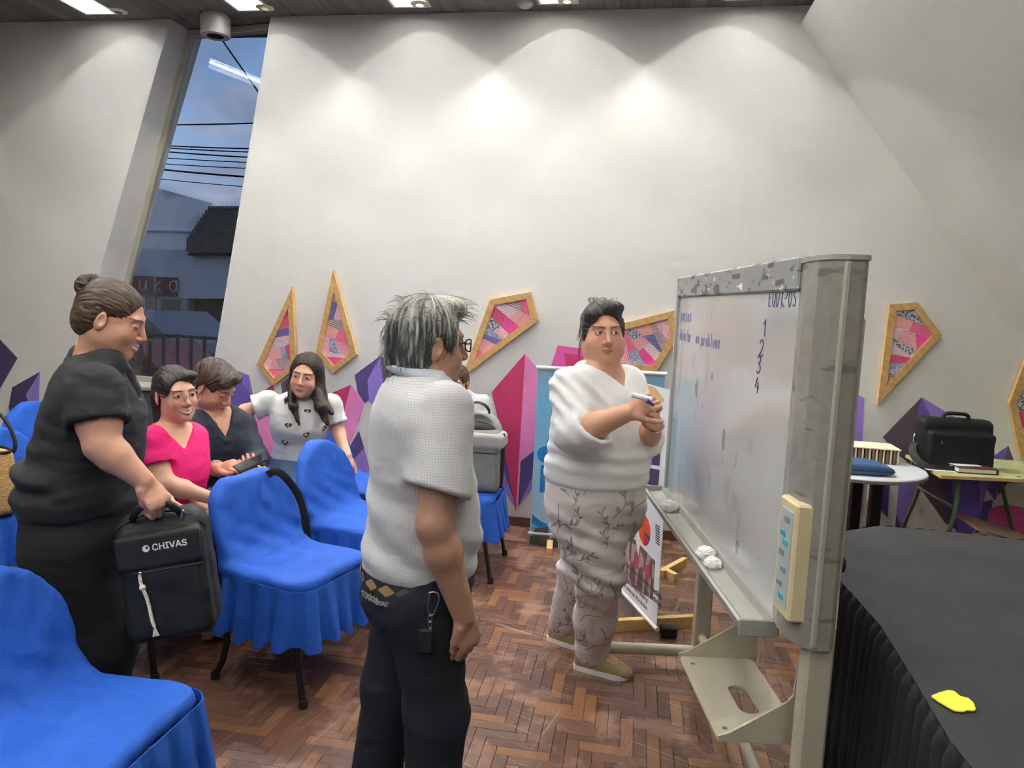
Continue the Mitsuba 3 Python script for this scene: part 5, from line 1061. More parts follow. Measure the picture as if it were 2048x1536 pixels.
# ================================================================ the grey-haired man
def build_man():
    k = person('grey-haired man seen from behind in a pale checked short sleeved shirt and dark jeans'); Y = 2.0; YAW = 18
    L, Fd = axes(YAW); C = at(842, 1000, Y); C[2] = 0
    h = Head(at(857, 690, Y + .02), 30, 2, 0, 1.0)
    S = Sdf(); neck = C + L * 0 + Fd * -.005 + ZZ * 1.385
    add_head(S, h, neck, (.058, .066), jaw=1.1, nose=1.15)
    sec = [[.82, 0, -.005, .165, .145], [.95, 0, .008, .178, .150], [1.05, 0, .005, .182, .142], [1.2, 0, -.01, .19, .128], [1.3, 0, -.02, .185, .112], [1.37, 0, -.02, .13, .085], [1.42, 0, -.015, .07, .062]]
    S.loft(C, L, Fd, ZZ, [[z, a, b, rx - .018, ry - .018] for z, a, b, rx, ry in sec], .03)
    shR = at(893, 822, Y - .15); elR = at(869, 1050, Y - .21); wrR = at(928, 1232, Y - .17)
    S.chain([shR, shR * .45 + elR * .55, elR, elR * .72 + wrR * .28, wrR], [.048, .052, .045, .047, .030], .02)
    dR = unit(at(944, 1300, Y - .15) - wrR)
    hb = add_hand(S, wrR, dR, unit(np.array([.72, -.66, .15])), side=-1, curl=(.62, .62, .6, .55), thumb=(.35, .9, -.35), tcurl=.4, spread=.05)
    shL = C + L * .2 + ZZ * 1.30 - Fd * .02; elL = shL + np.array([.02, .05, -.29]); wrL = elL + np.array([.12, .0, -.24])
    S.chain([shL, elL, wrL], [.052, .043, .028], .02); hb2 = add_hand(S, wrL, (.2, 0, -1), (0, 1, 0), side=1, curl=(.5,) * 4)
    hip = C + ZZ * .86
    kn = {1: C + L * .10 + Fd * -.05 + ZZ * .46, -1: C - L * .095 + Fd * .045 + ZZ * .46}; an = {1: C + L * .12 - Fd * .10 + ZZ * .08, -1: C - L * .11 + Fd * .03 + ZZ * .08}
    for s in (-1, 1): S.chain([hip + L * s * .09, kn[s], an[s]], [.08, .055, .04], .03)
    m = body_mesh(S, h, [hb, hb2], hres=.0024)
    obj('body', m, 'skin', k, smooth=True, color=paint(h, m.vertices, (168, 126, 104), brow=(130, 125, 120), closed=False, stubble=.2))
    # ring
    pr = wrR + dR * .10; 
    # shirt
    T_ = Sdf(); T_.loft(C, L, Fd, ZZ, [[.858, 0, .0, .172, .158], [.90, 0, .004, .180, .160], [.97, 0, .010, .186, .160], [1.05, 0, .008, .188, .152], [1.2, 0, -.008, .197, .136], [1.29, 0, -.02, .196, .122], [1.35, 0, -.022, .165, .1], [1.395, 0, -.018, .10, .08], [1.425, 0, -.012, .07, .066]], .03, cap=.012)
    T_.sleeve(shR + L * .02, shR * .30 + elR * .70, .074, .086, .066, np.array([-.22, 0, 0]), .03)
    T_.sleeve(shL, shL * .4 + elL * .6, .07, .08, .062, (0, 0, 0), .03)
    T_.cone(neck, h.p(0, -.02, -.03), .062, .06, .006, True)
    def mf(p, n):
        z = p[:, 2]; f = folds(.007, (6, 6, 12), .004, (18, 18, 26), 2.)(p, n)
        back = np.clip(-(p - C) @ Fd / .12, 0, 1)
        f += .008 * np.sin((z - .25 * ((p - C) @ L)) * 48 + 2 * fb(p, 5)) * np.exp(-((z - 1.02) / .10) ** 2) * back
        f += .006 * np.sin((z + .5 * ((p - C) @ Fd)) * 62) * np.exp(-((z - .93) / .06) ** 2)
        return f
    def shirt_fn(p, n, uv):
        a = (p.x - C[0]) * L[0] + (p.y - C[1]) * L[1]; b = (p.x - C[0]) * Fd[0] + (p.y - C[1]) * Fd[1]
        na = dr.abs(n.x * L[0] + n.y * L[1]); nb = dr.abs(n.x * Fd[0] + n.y * Fd[1]); t = dr.select(na > nb, b, a)
        g = .0064; lx = dr.abs(t / g - dr.floor(t / g) - .5); lz = dr.abs(p.z / g - dr.floor(p.z / g) - .5)
        w = dr.maximum(smoothstep(.38, .46, lx), smoothstep(.38, .46, lz)) * (.45 + .55 * fbm(p.x * 20, p.y * 20, p.z * 20))
        return mix(lin(196, 194, 192), lin(118, 120, 130), w * .7)
    mat('shirt_check', P3(shirt_fn), .75, sheen=.2)
    sh_ = cloth_obj('shirt', T_, 'shirt_check', k, .0065, mf)
    # collar
    mat('collar_grey', (176, 182, 192), .75)
    q = []; nb_ = 40
    cl = Sdf(); axis = unit(h.p(0, -.02, -.05) - neck)
    ctr = neck + axis * .018
    ring_ = [ctr + .070 * (math.cos(a) * Fd * 1.02 + math.sin(a) * L) + ZZ * (.012 - .022 * math.cos(a)) for a in np.linspace(.35, 2 * np.pi - .35, 36)]
    for i in range(35): cl.cone(ring_[i], ring_[i + 1], .009, .009, .006); cl.cone(ring_[i] - ZZ * .018 + (ring_[i] - ctr) * .18, ring_[i + 1] - ZZ * .018 + (ring_[i + 1] - ctr) * .18, .008, .008, .02)
    cloth_obj('collar', cl, 'collar_grey', sh_, .004)
    # jeans
    def jn(p, n, uv): return mix(lin(8, 9, 17), lin(14, 16, 28), fbm(p.x * 12, p.y * 12, p.z * 5, octaves=4))
    mat('dark_denim', P3(jn), .8, bump=lambda p, n, uv: fbm(p.x * 14, p.y * 14, p.z * 8, octaves=3), bscale=.006)
    J = Sdf(); J.loft(C, L, Fd, ZZ, [[.72, 0, -.006, .15, .13], [.78, 0, -.008, .170, .152], [.86, 0, 0, .164, .142], [.885, 0, .0, .163, .141]], .03, cap=.008)
    for s in (-1, 1): J.chain([hip + L * s * .078 - ZZ * .06, kn[s], an[s] - ZZ * .02], [.108, .08, .072], .05)
    J.half(C + ZZ * .04, -ZZ, .004)
    jk = cloth_obj('jeans', J, 'dark_denim', k, .0085, folds(.008, (6, 6, 14), .004, (20, 20, 24), 7.))
    # belt with woven diamonds, patch lettering
    mat('belt_dark', (34, 26, 30), .6); mat('belt_sand', (150, 122, 84), .7); mat('belt_green', (62, 70, 64), .7)
    def hoop(z, rx, ry, a): return C + L * rx * math.sin(a) + Fd * ry * math.cos(a) + ZZ * z
    bt_ = Sdf(); A_ = np.linspace(0, 2 * np.pi, 64)
    bl = [np.array([hoop(z, .164 + r_, .142 + r_, a) for a in A_]) for z, r_ in ((.826, .010), (.826, .016), (.866, .0145), (.866, .008))]
    Vb = np.vstack(bl); nb = 64; Fb = []
    for r_ in range(4):
        for i in range(nb - 1):
            p_, q_ = r_ * nb + i, ((r_ + 1) % 4) * nb + i; Fb += [[p_, p_ + 1, q_ + 1], [p_, q_ + 1, q_]]
    be = obj('belt', trimesh.Trimesh(Vb, Fb, process=False), 'belt_dark', k, smooth=40, label='dark belt with woven diamond pattern')
    for a, c_ in ((3.60, 'belt_sand'), (3.95, 'belt_sand'), (3.25, 'belt_green'), (4.28, 'belt_green'), (2.9, 'belt_sand')):
        o = hoop(.846, .181, .159, a); out = unit((o - C) * [1, 1, 0]); tg = np.cross(ZZ, out)
        steps = [(-.026, 0), (-.018, .006), (-.009, .011), (0, .016), (.009, .011), (.018, .006), (.026, 0), (.018, -.006), (.009, -.011), (0, -.016), (-.009, -.011), (-.018, -.006)]
        obj('diamond', extr(steps, .002, frame(o, tg, ZZ, out)), c_, be)
    mat('patch_thread', (150, 150, 150), .6)
    for s_, a, z, h_ in (('TOGGS', 3.58, .806, .0155), ('DENIM', 3.98, .8075, .0105)):
        o = hoop(z, .184, .166, a); out = unit((o - C) * [1, 1, 0]); tg = np.cross(ZZ, out); obj('patch_lettering', text(s_, h_, frame(o - tg * .03, tg, ZZ, out), .002, True), 'patch_thread', jk)
    # hair
    H_ = cap(h, 1.15, .012, -.12, ears=False, th=.010); e = lambda c, r, kk, sub=False: H_.ell(h.p(*c), np.asarray(r) * h.s, h.R, kk, sub)
    H_.ops.pop()
    e((0, -.055, -.045), (.082, .060, .080), .03); e((0, -.070, -.10), (.066, .034, .042), .02); e((0, .055, .112), (.055, .045, .026), .025); e((.01, .075, .098), (.05, .03, .02), .02)
    for s in (-1, 1): e((s * .082, .012, -.02), (.03, .030, .052), .008, True); e((s * .068, .035, .02), (.014, .022, .034), .012)
    e((0, .098, -.055), (.08, .075, .09), .01, True)
    def cf(q, n1, n2):
        w = np.clip(.10 + 4.2 * (q[:, 2] - .025) + 2.6 * np.maximum(q[:, 1], -.02), 0, 1) * .72 + (n1 - .5) * 1.5 + (n2 - .5) * 1.1
        w = np.clip(w, 0, 1)[:, None]; return np.array(lin(40, 42, 44)) * (1 - w) + np.array(lin(226, 220, 206)) * w
    fl = lambda q: (np.arctan2(q[:, 0], -(q[:, 1] + .01)) + 0 * q[:, 2], q[:, 2] * 2.6 + q[:, 1] * 1.5)
    hm, hc = hair_mesh(h, H_, fl, .0045, .003, 11, colfn=cf); hk = obj('hair', hm, 'hair', k, smooth=True, color=hc)
    rnd = np.random.RandomState(5); st_, col_ = [], []
    V_ = np.asarray(hm.vertices); N_ = np.asarray(hm.vertex_normals); Q_ = h.inv(V_)
    for i in rnd.choice(len(V_), 460, replace=False):
        q = Q_[i]; top_ = q[2] > .06
        if q[1] > .02 and q[2] < .0: continue
        d0 = N_[i] * (.10 if top_ else -.03) + (h.R[1] * (.9 if q[1] > .02 and q[2] > .07 else -.55) + h.R[2] * (.1 if top_ else -1.0)) + rnd.normal(0, .12, 3)
        d0 = unit(d0); L_ = rnd.uniform(.02, .045); p0 = V_[i] - N_[i] * .002
        P_ = [p0, p0 + d0 * L_ * .5 + N_[i] * .0015, p0 + d0 * L_ - N_[i] * .001 - ZZ * L_ * .25]
        tb_ = tube(curve(P_, 5), [.0007, .0008, .0007, .0006, .0003], 4, cap=False); st_.append(tb_); col_.append(np.tile(hc[i] * rnd.uniform(.7, 1.25), (len(tb_.vertices), 1)))
    obj('loose_strands', cat(st_), 'hair', hk, kind='stuff', smooth=True, color=np.clip(np.vstack(col_), .001, .95))
    glasses(h, k, 'eyeglass', (.026, .017), .0021, .006)
    pr = wrR + dR * .115 * 1.0
    # carabiner with keys
    c0 = at(866, 1186, Y - .185)
    def cp_(x, y): return at(x, y, c0[1])
    key = thing('key_ring', 'silver carabiner with a black key fob hanging at the hip of the grey-haired man', 'keys')
    obj('carabiner', tube(curve([cp_(858, 1187), cp_(856, 1210), cp_(858, 1226), cp_(864, 1230), cp_(872, 1218), cp_(878, 1196), cp_(875, 1187), cp_(866, 1184), cp_(858, 1187)], 40), .0022, 8), 'silver', key, smooth=50)
    obj('link', cat([tube(curve([cp_(860, 1231 + d), cp_(857, 1238 + d), cp_(861, 1245 + d), cp_(864, 1238 + d), cp_(860, 1231 + d)], 16), .0015, 6) for d in (0, 12)]), 'silver', key, kind='stuff')
    o = cp_(851, 1282); obj('fob', box(o, (.042, .014, .068), .006), 'black_rubber', key)
    # shoes
    for s in (-1, 1):
        Z_ = Sdf(); sneaker(Z_, an[s], Fd); so = cloth_obj('shoe', Z_, 'black_rubber', k, .008); obj('sole', sole(an[s], Fd), 'belt_dark', so)
    return k
build_man()
def skirted(C, yaw, Y, R):
    """rows (y, x left, x right, other radius) of a silhouette -> loft sections"""
    ph = math.atan2(C[0], C[1]); e = np.array([math.cos(ph), -math.sin(ph)]); a = math.radians(yaw) + ph; c, s = math.cos(a), math.sin(a); out = []
    def cross(x, y):
        d = ray(x, y); k, t = np.linalg.solve(np.c_[e, -d[:2]], -C[:2]); return k, CAM[2] + d[2] * t
    for y, xl, xr, o in R:
        (ka, za), (kb, zb) = cross(xl, y), cross(xr, y); A, B = (0, 0, za), (0, 0, zb); hf = (kb - ka) / 2; md = (ka + kb) / 2
        if abs(c) > .7: out.append([(A[2] + B[2]) / 2, 0, md / c, o, math.sqrt(max(hf ** 2 - (o * s) ** 2, (.4 * hf) ** 2)) / abs(c)])
        else: out.append([(A[2] + B[2]) / 2, -md / s, 0, math.sqrt(max(hf ** 2 - (o * c) ** 2, (.4 * hf) ** 2)) / abs(s), o])
    return sorted(out)
def shrink(secs, d): return [[z, a, b, max(rx - d, .02), max(ry - d, .02)] for z, a, b, rx, ry in secs]
def vneck(T_, o, L, Fd, z0, z1, w0, w1, dep=.25):
    """opening in front: half width w1 at the top z1, w0 at the bottom z0"""
    def fn(x, y, z):
        l = (x - o[0]) * L[0] + (y - o[1]) * L[1]; f = (x - o[0]) * Fd[0] + (y - o[1]) * Fd[1]; t = np.clip((z - z0) / (z1 - z0), 0, 1.6)
        return np.maximum(np.maximum(np.abs(l) - (w0 + (w1 - w0) * t), z0 - z), -f)
    T_.func(fn, np.minimum(o - .35, o) * [1, 1, 0] + ZZ * z0, (o + .35) * [1, 1, 0] + ZZ * (z1 + .2), .006, True)
# ================================================================ the standing woman in black
def build_black():
    k = person('standing woman in a black t-shirt with her hair in a bun, carrying a black backpack'); Y = 2.4; YAW = 14
    L, Fd = axes(YAW); C = at(172, 900, Y); C[2] = 0
    h = Head(at(224, 640, Y), 14, 19, 0, .99); neck = at(186, 738, Y + .02)
    sk = (204, 152, 126); S = Sdf(); add_head(S, h, neck, (.058, .07), full=1.0, smile=1.0, chin2=1.3, nose=.85)
    up = skirted(C, YAW, Y, [(712, 140, 228, .12), (735, 118, 258, .17), (775, 97, 278, .205), (830, 76, 294, .215), (880, 64, 292, .215), (930, 34, 287, .225), (980, 25, 284, .235), (1012, 30, 282, .235)])
    S.loft(C, L, Fd, ZZ, shrink(up, .022), .03)
    sh, el, wr = at(190, 782, Y - .17), at(204, 890, Y - .22), at(288, 962, Y - .20)
    S.chain([sh, sh * .4 + el * .6, el, el * .7 + wr * .3, wr], [.055, .062, .05, .048, .031], .02)
    hb = add_hand(S, wr, at(316, 1000, Y - .20) - wr, (.55, -.62, .55), side=-1, s=1.0, curl=(1.0, 1.05, 1.05, 1.0), thumb=(.2, .9, -.6), tcurl=.8, spread=.02)
    sl, ell_, wl = C + L * .2 + ZZ * 1.2 + Fd * .03, C + L * .27 + ZZ * .95 + Fd * .03, C + L * .22 + ZZ * .82 + Fd * .2
    S.chain([sl, ell_, wl], [.055, .05, .03], .02); hb2 = add_hand(S, wl, (.8, 0, -.5), (.3, .6, .4), side=1, curl=(.5,) * 4)
    kn = {-1: at(208, 1290, Y - .08), 1: at(190, 1300, Y + .16)}; an = {-1: np.r_[kn[-1][:2] + [-.03, 0], .08], 1: np.r_[kn[1][:2] + [-.08, 0], .08]}
    hp = {s: C + L * s * .10 + ZZ * .78 - Fd * .03 for s in (-1, 1)}
    for s in (-1, 1): S.chain([hp[s], kn[s], an[s]], [.09, .055, .04], .03)
    m = body_mesh(S, h, [hb, hb2], hres=.0022)
    obj('body', m, 'skin', k, smooth=True, color=paint(h, m.vertices, sk, smile=1.0, closed=True, teeth=True, lip=(176, 100, 96), brow=(70, 48, 38)))
    def blackf(p, n, uv): return mix(lin(13, 14, 16), lin(22, 23, 26), fbm(p.x * 10, p.y * 10, p.z * 6, octaves=3))
    mat('black_jersey', P3(blackf), .8, sheen=.5, bump=lambda p, n, uv: fbm(p.x * 16, p.y * 16, p.z * 26, octaves=3), bscale=.006); mat('black_trousers', (11, 11, 14), .85)
    T_ = Sdf(); T_.loft(C, L, Fd, ZZ, up, .03, cap=.02)
    T_.cone(at(165, 720, Y + .05), at(215, 728, Y - .06), .05, .05, .04)
    T_.sleeve(sh + ZZ * .0, sh * .40 + el * .60, .085, .088, .070, (0, 0, 0), .04); T_.sleeve(sl, sl * .4 + ell_ * .6, .08, .085, .068, (0, 0, 0), .04)
    T_.cone(neck - ZZ * .0, h.p(0, -.01, -.06), .068, .075, .008, True)
    vneck(T_, neck * [1, 1, 0] + ZZ, L, Fd, neck[2] - .10, neck[2], .02, .06)
    def ff(p, n):
        back = np.exp(-((p[:, 2] - 1.0) / .09) ** 2) * np.clip(-(p - C) @ Fd / .1, 0, 1)
        return folds(.012, (6, 6, 16), .006, (20, 20, 30), 3.)(p, n) + .014 * np.sin(p[:, 2] * 75 + 3 * fb(p, 5)) * back
    ts = cloth_obj('t_shirt', T_, 'black_jersey', k, .008, ff)
    pl = skirted(C, YAW, Y, [(985, 32, 280, .215), (1010, 36, 278, .22), (1060, 62, 276, .215), (1110, 92, 268, .2)])
    J = Sdf(); J.loft(C, L, Fd, ZZ, pl, .05, cap=.02)
    for s in (-1, 1): J.chain([hp[s] - ZZ * .03, kn[s], an[s]], [.135, .09, .075], .06)
    cloth_obj('trousers', J, 'black_trousers', k, .011, folds(.012, (6, 6, 14), .005, (20, 20, 24), 1.))
    for s in (-1, 1):
        Z_ = Sdf(); sneaker(Z_, an[s], Fd); so = cloth_obj('shoe', Z_, 'black_rubber', k, .008); obj('sole', sole(an[s], Fd), 'black_trousers', so)
    H_ = cap(h, .9, .012, -.062, th=.008); e = lambda c, r, kk: H_.ell(h.p(*c), np.asarray(r) * h.s, h.R, kk)
    e((0, -.072, -.035), (.045, .034, .04), .03)
    fl = lambda q: (np.arctan2(q[:, 0], q[:, 2] + .02), q[:, 1] * 6)
    hm, hc = hair_mesh(h, H_, fl, .0035, .003, 22, base=(44, 32, 26), tip=(104, 80, 60)); hk = obj('hair', hm, 'hair', k, smooth=True, color=hc)
    B_ = Sdf(); B_.ell(h.p(0, -.108, .078), np.array([.034, .032, .036]) * h.s, h.R, .01); B_.ell(h.p(.01, -.095, .10), np.array([.026, .024, .022]) * h.s, h.R, .01)
    bm, bc = hair_mesh(h, B_, lambda q: (np.arctan2(q[:, 0], q[:, 2] - .08), q[:, 1] * 9), .006, .003, 12, base=(36, 26, 22), tip=(84, 62, 48)); obj('bun', bm, 'hair', hk, smooth=True, color=bc)
    obj('hair_tie', tube(curve([h.p(.025 * math.cos(a), -.092 + .012 * math.cos(a), .088 + .024 * math.sin(a)) for a in np.linspace(0, 6.28, 14)], 24), .006, 8), 'black_strap', hk, smooth=50)
    obj('necklace', tube(curve([neck + (L * math.sin(a) * .072 + Fd * (math.cos(a) * .075)) + ZZ * (-.004 - .03 * math.cos(a)) for a in np.linspace(-2.0, 2.0, 14)], 30), .0016, 5), 'gold', k)
build_black()
# ================================================================ the woman in white at the board
def build_white():
    k = person('woman in a white top and floral trousers at the whiteboard holding a marker'); Y = 3.0; YAW = -42
    L, Fd = axes(YAW); C = at(1194, 900, Y); C[2] = 0
    h = Head(at(1204, 668, Y), -83, 0, 2, 1.03); neck = at(1203, 742, Y + .02)
    sk = (186, 138, 112); S = Sdf(); add_head(S, h, neck, (.06, .08), full=2.0, chin2=1.8, jaw=1.25)
    up = skirted(C, YAW, Y, [(716, 1172, 1238, .08), (732, 1150, 1250, .13), (750, 1134, 1262, .175), (790, 1112, 1280, .20), (840, 1104, 1291, .212), (900, 1096, 1300, .22), (940, 1089, 1299, .222), (962, 1090, 1294, .218)])
    S.loft(C, L, Fd, ZZ, shrink(up, .014), .03)
    sh, el, wr = at(1140, 782, Y - .13), at(1153, 866, Y - .26), at(1254, 826, Y - .36)
    S.chain([sh, el, el * .6 + wr * .4, wr], [.06, .055, .05, .033], .02)
    hb = add_hand(S, wr, at(1292, 806, Y - .37) - wr, (-.1, -.9, .45), side=-1, s=1.0, curl=(.75, .95, 1.0, 1.05), thumb=(.7, .65, -.25), tcurl=.2, spread=.05)
    sl, ell_, wl = at(1252, 772, Y + .10), at(1290, 880, Y - .02), at(1311, 848, Y - .20)
    S.chain([sl, ell_, ell_ * .6 + wl * .4, wl], [.058, .052, .046, .031], .02)
    hb2 = add_hand(S, wl, at(1312, 806, Y - .30) - wl, (.75, -.55, .2), side=1, s=1.0, curl=(.9, .95, 1.0, 1.0), thumb=(.6, .6, -.3), tcurl=.4, spread=.05)
    rf, ra = gz(1182, 1340), gz(1126, 1285)
    hp = {-1: at(1170, 1010, Y - .06), 1: at(1222, 1010, Y + .06)}; kn = {-1: at(1198, 1150, Y - .10), 1: at(1160, 1140, Y + .16)}; an = {-1: np.r_[rf[:2], .09], 1: np.r_[ra[:2], .09]}
    for s in (-1, 1): S.chain([hp[s], kn[s], an[s]], [.10, .06, .042], .03)
    dF = unit((gz(1268, 1362) - gz(1165, 1338)) * [1, 1, 0]); dA = unit((gz(1160, 1300) - gz(1106, 1284)) * [1, 1, 0])
    for s, d in ((-1, dF), (1, dA)): S.cone(an[s] - ZZ * .02, an[s] + d * .10 - ZZ * .045, .042, .034, .02)
    m = body_mesh(S, h, [hb, hb2], hres=.0021)
    obj('body', m, 'skin', k, smooth=True, color=paint(h, m.vertices, sk, lip=(140, 92, 84), brow=(44, 32, 28), gaze=.003))
    def wf(p, n, uv): return mix(lin(204, 203, 200), lin(216, 215, 212), fbm(p.x * 9, p.y * 9, p.z * 9, octaves=3))
    mat('white_jersey', P3(wf), .8, sheen=.3, bump=lambda p, n, uv: fbm(p.x * 14, p.y * 14, p.z * 22, octaves=3), bscale=.005)
    T_ = Sdf(); T_.loft(C, L, Fd, ZZ, up, .03, cap=.025)
    e1 = el * .86 + wr * .14
    T_.cone(sh + ZZ * .01, el, .083, .074, .045); T_.sleeve(el + (el - wr) * .08, e1 * .75 + wr * .25, .074, .08, .064, (-.25, 0, .35), .02, .05)
    T_.cone(sl, ell_, .088, .07, .045); T_.sleeve(ell_, ell_ * .8 + wl * .2, .07, .074, .058, (0, 0, 0), .02, .04)
    T_.cone(neck - ZZ * .01, h.p(0, -.01, -.06), .076, .09, .01, True)
    vneck(T_, neck * [1, 1, 0] + ZZ, L, Fd, at(1250, 776, Y - .1)[2], neck[2] + .01, .004, .098)
    def ff(p, n):
        z = p[:, 2]; b = (p - C) @ Fd; lo = np.exp(-((z - 1.0) / .06) ** 2)
        f = folds(.006, (5, 5, 7), .005, (16, 16, 22), 6.)(p, n) + .005 * np.sin(z * 95 + 6 * fb(p, 4)) * lo
        d = np.linalg.norm(np.asarray(p) - (sh * .7 + el * .3), axis=1); return f + .007 * np.sin((p[:, 2] * 1.0 + p[:, 0] * .9) * 95 + 5 * fb(p, 5)) * np.exp(-(d / .15) ** 2)
    tp_ = cloth_obj('top', T_, 'white_jersey', k, .0075, ff)
    def fl_fn(p, n, uv):
        a = p.x - p.y * .35; z = p.z; k = 10.5; x = a * k; y = z * k; ink = mi.Float(0); leaf = mi.Float(0); ang = mi.Float(0)
        for i in (-1, 0, 1):
            for j in (-1, 0, 1):
                cx, cy = dr.floor(x) + i, dr.floor(y) + j; t = cell_rand(cx, cy, 3); th = 1.2 + (t - .5) * 2.2; sz = .8 + .7 * cell_rand(cx, cy, 4)
                dx, dy = (x - cx - cell_rand(cx, cy, 1)) / sz, (y - cy - cell_rand(cx, cy, 2)) / sz; u = dx * dr.cos(th) + dy * dr.sin(th); v = dy * dr.cos(th) - dx * dr.sin(th); v = v - .10 * dr.sin(u * 6 + t * 9)
                ink = dr.maximum(ink, smoothstep(.030, .016, dr.abs(v)) * smoothstep(.46, .42, dr.abs(u)))
                for (lu, lv, sg_) in ((.30, .09, .9), (.08, -.10, -.9), (-.15, .09, .8), (.42, -.02, .1)):
                    pu, pv = u - lu, v - lv; c_, s_ = math.cos(sg_), math.sin(sg_); q = dr.square((pu * c_ + pv * s_) / .13) + dr.square((pv * c_ - pu * s_) / .048)
                    w = smoothstep(1.1, .8, q) * dr.select(cell_rand(cx, cy, 7) > .35, 1.0, 0.0); leaf = dr.maximum(leaf, w); ang = dr.select(w > .5, cell_rand(cx, cy, 9), ang)
        base = mix(lin(206, 199, 194), lin(184, 176, 172), fbm(a * 6, z * 6, 4, octaves=4)); base = mix(base, lin(160, 142, 140), smoothstep(.5, .72, fbm(a * 14, z * 14, 8, octaves=3)) * .5)
        tw = dr.abs(noise(a * 34, z * 26, 13) - .5); base = mix(base, lin(128, 112, 108), smoothstep(.035, .012, tw) * smoothstep(.5, .66, noise(a * 11, z * 11, 19)) * .6)
        return mix(mix(base, lin(88, 76, 70), ink * .62), mix(lin(62, 66, 52), lin(112, 104, 98), ang), leaf * .72)
    mat('floral', P3(fl_fn), .75, bump=lambda p, n, uv: fbm(p.x * 10, p.y * 10, p.z * 24, octaves=3), bscale=.006)
    pl = skirted(C, YAW, Y, [(944, 1094, 1288, .208), (985, 1091, 1291, .21), (1030, 1100, 1275, .20), (1070, 1118, 1256, .18)])
    J = Sdf(); J.loft(C, L, Fd, ZZ, pl, .05, cap=.03)
    J.chain([hp[-1] - ZZ * .02, hp[-1] * .45 + kn[-1] * .55, kn[-1], an[-1] * .55 + kn[-1] * .45, an[-1] + ZZ * .015], [.15, .122, .094, .082, .076], .05)
    J.chain([hp[1] - ZZ * .02, hp[1] * .45 + kn[1] * .55, kn[1], an[1] + ZZ * .02], [.145, .115, .090, .072], .05)
    def fj(p, n):
        z = p[:, 2]; kz = np.exp(-((z - kn[-1][2]) / .10) ** 2) + .6 * np.exp(-((z - .72) / .1) ** 2); return folds(.008, (7, 7, 14), .004, (18, 18, 26), 2.)(p, n) + .007 * np.sin(z * 80 + 30 * (p[:, 0]) + 4 * fb(p, 6)) * kz
    cloth_obj('trousers', J, 'floral', k, .0075, fj)
    def canvas(p, n, uv): return mix(lin(128, 110, 76), lin(152, 134, 98), fbm(p.x * 90, p.y * 90, p.z * 90, octaves=2))
    mat('canvas_tan', P3(canvas), .7); mat('sole_white', (222, 218, 210), .5)
    for s, d in ((-1, dF), (1, dA)):
        l = np.array([-d[1], d[0], 0]); Z_ = Sdf(); a_ = np.r_[an[s][:2], 0.]; Z_.loft(a_ - d * .06, l, ZZ, d, [[-.015, 0, .035, .020, .03], [.0, 0, .045, .036, .042], [.06, 0, .046, .041, .044], [.12, 0, .043, .044, .040], [.18, 0, .034, .046, .03], [.225, 0, .027, .036, .02], [.25, 0, .022, .014, .008]], .01, n=2.3, cap=.01)
        Z_.ell(a_ + d * .01 + ZZ * .10, (.072, .034, .045), np.array([d, l, ZZ]), .008, True)
        so = cloth_obj('shoe', Z_, 'canvas_tan', k, .004, None); obj('sole', sole(an[s], d, .245, .050, .022), 'sole_white', so)
    H_ = cap(h, 1.0, .016, -.07, th=.009); e = lambda c, r, kk: H_.ell(h.p(*c), np.asarray(r) * h.s, h.R, kk)
    e((.02, .045, .105), (.055, .04, .028), .03); e((-.055, .045, .075), (.026, .04, .03), .02); e((0, -.09, .02), (.05, .04, .06), .03)
    for s in (-1, 1): e((s * .072, .022, .01), (.012, .022, .045), .02)
    fl = lambda q: (np.arctan2(q[:, 0] - .02, q[:, 2] + .02), q[:, 1] * 6)
    hm, hc = hair_mesh(h, H_, fl, .004, .003, 16, base=(20, 18, 18), tip=(58, 52, 50)); hk = obj('hair', hm, 'hair', k, smooth=True, color=hc)
    rnd = np.random.RandomState(8); fr = [tube(curve([p0 := h.p(rnd.uniform(-.05, .045), rnd.uniform(-.06, .04), .122), p0 + ZZ * .02 + np.array([rnd.uniform(-.02, .02), 0, 0]), p0 + ZZ * rnd.uniform(.0, .022) + np.array([rnd.uniform(-.035, .025), 0, 0])], 6), .0008, 4) for _ in range(16)]
    fr += [tube(curve([p0 := h.p(-.076, .0, rnd.uniform(-.06, .04)), p0 + np.array([-.012, 0, -.02]), p0 + np.array([rnd.uniform(-.03, -.005), 0, -.05])], 6), .0007, 4) for _ in range(14)]
    obj('loose_strands', cat(fr), 'hair', hk, kind='stuff', color=vcol((40, 34, 32), sum(len(t.vertices) for t in fr)))
    obj('cord_necklace', tube(curve([neck + h.R[0] * math.sin(a) * .083 + h.R[1] * (math.cos(a) * .086) + ZZ * (.012 - .030 * math.cos(a)) for a in np.linspace(-1.9, 1.9, 14)], 30), .0022, 6), 'brown_leather', k)
    for s in (-1, 1): obj('earring', moved(trimesh.creation.icosphere(2, .0045), trimesh.transformations.translation_matrix(h.p(s * .084, -.006, -.036))), 'silver', k)
    obj('bracelet', tube(curve([wl + (unit(np.cross(wl - ell_, ZZ)) * math.cos(a) + unit(np.cross(wl - ell_, np.cross(wl - ell_, ZZ))) * math.sin(a)) * .034 for a in np.linspace(0, 6.283, 16)], 30), .003, 6), 'silver', k)
    mk = thing('marker', 'white whiteboard marker held by the woman in white', 'marker'); a, b = at(1268, 791, Y - .40), at(1303, 799, Y - .40); d = unit(b - a)
    mat('marker_white', (226, 226, 228), .4)
    obj('barrel', tube([a - d * .01, b], .0095, 14), 'marker_white', mk, smooth=50)
    obj('cap', tube([at(1294, 801, Y - .42), at(1308, 811, Y - .42)], [.0085, .004], 12), 'logo_blue' if False else 'ink_blue', mk, smooth=50, label='blue cap')
build_white()
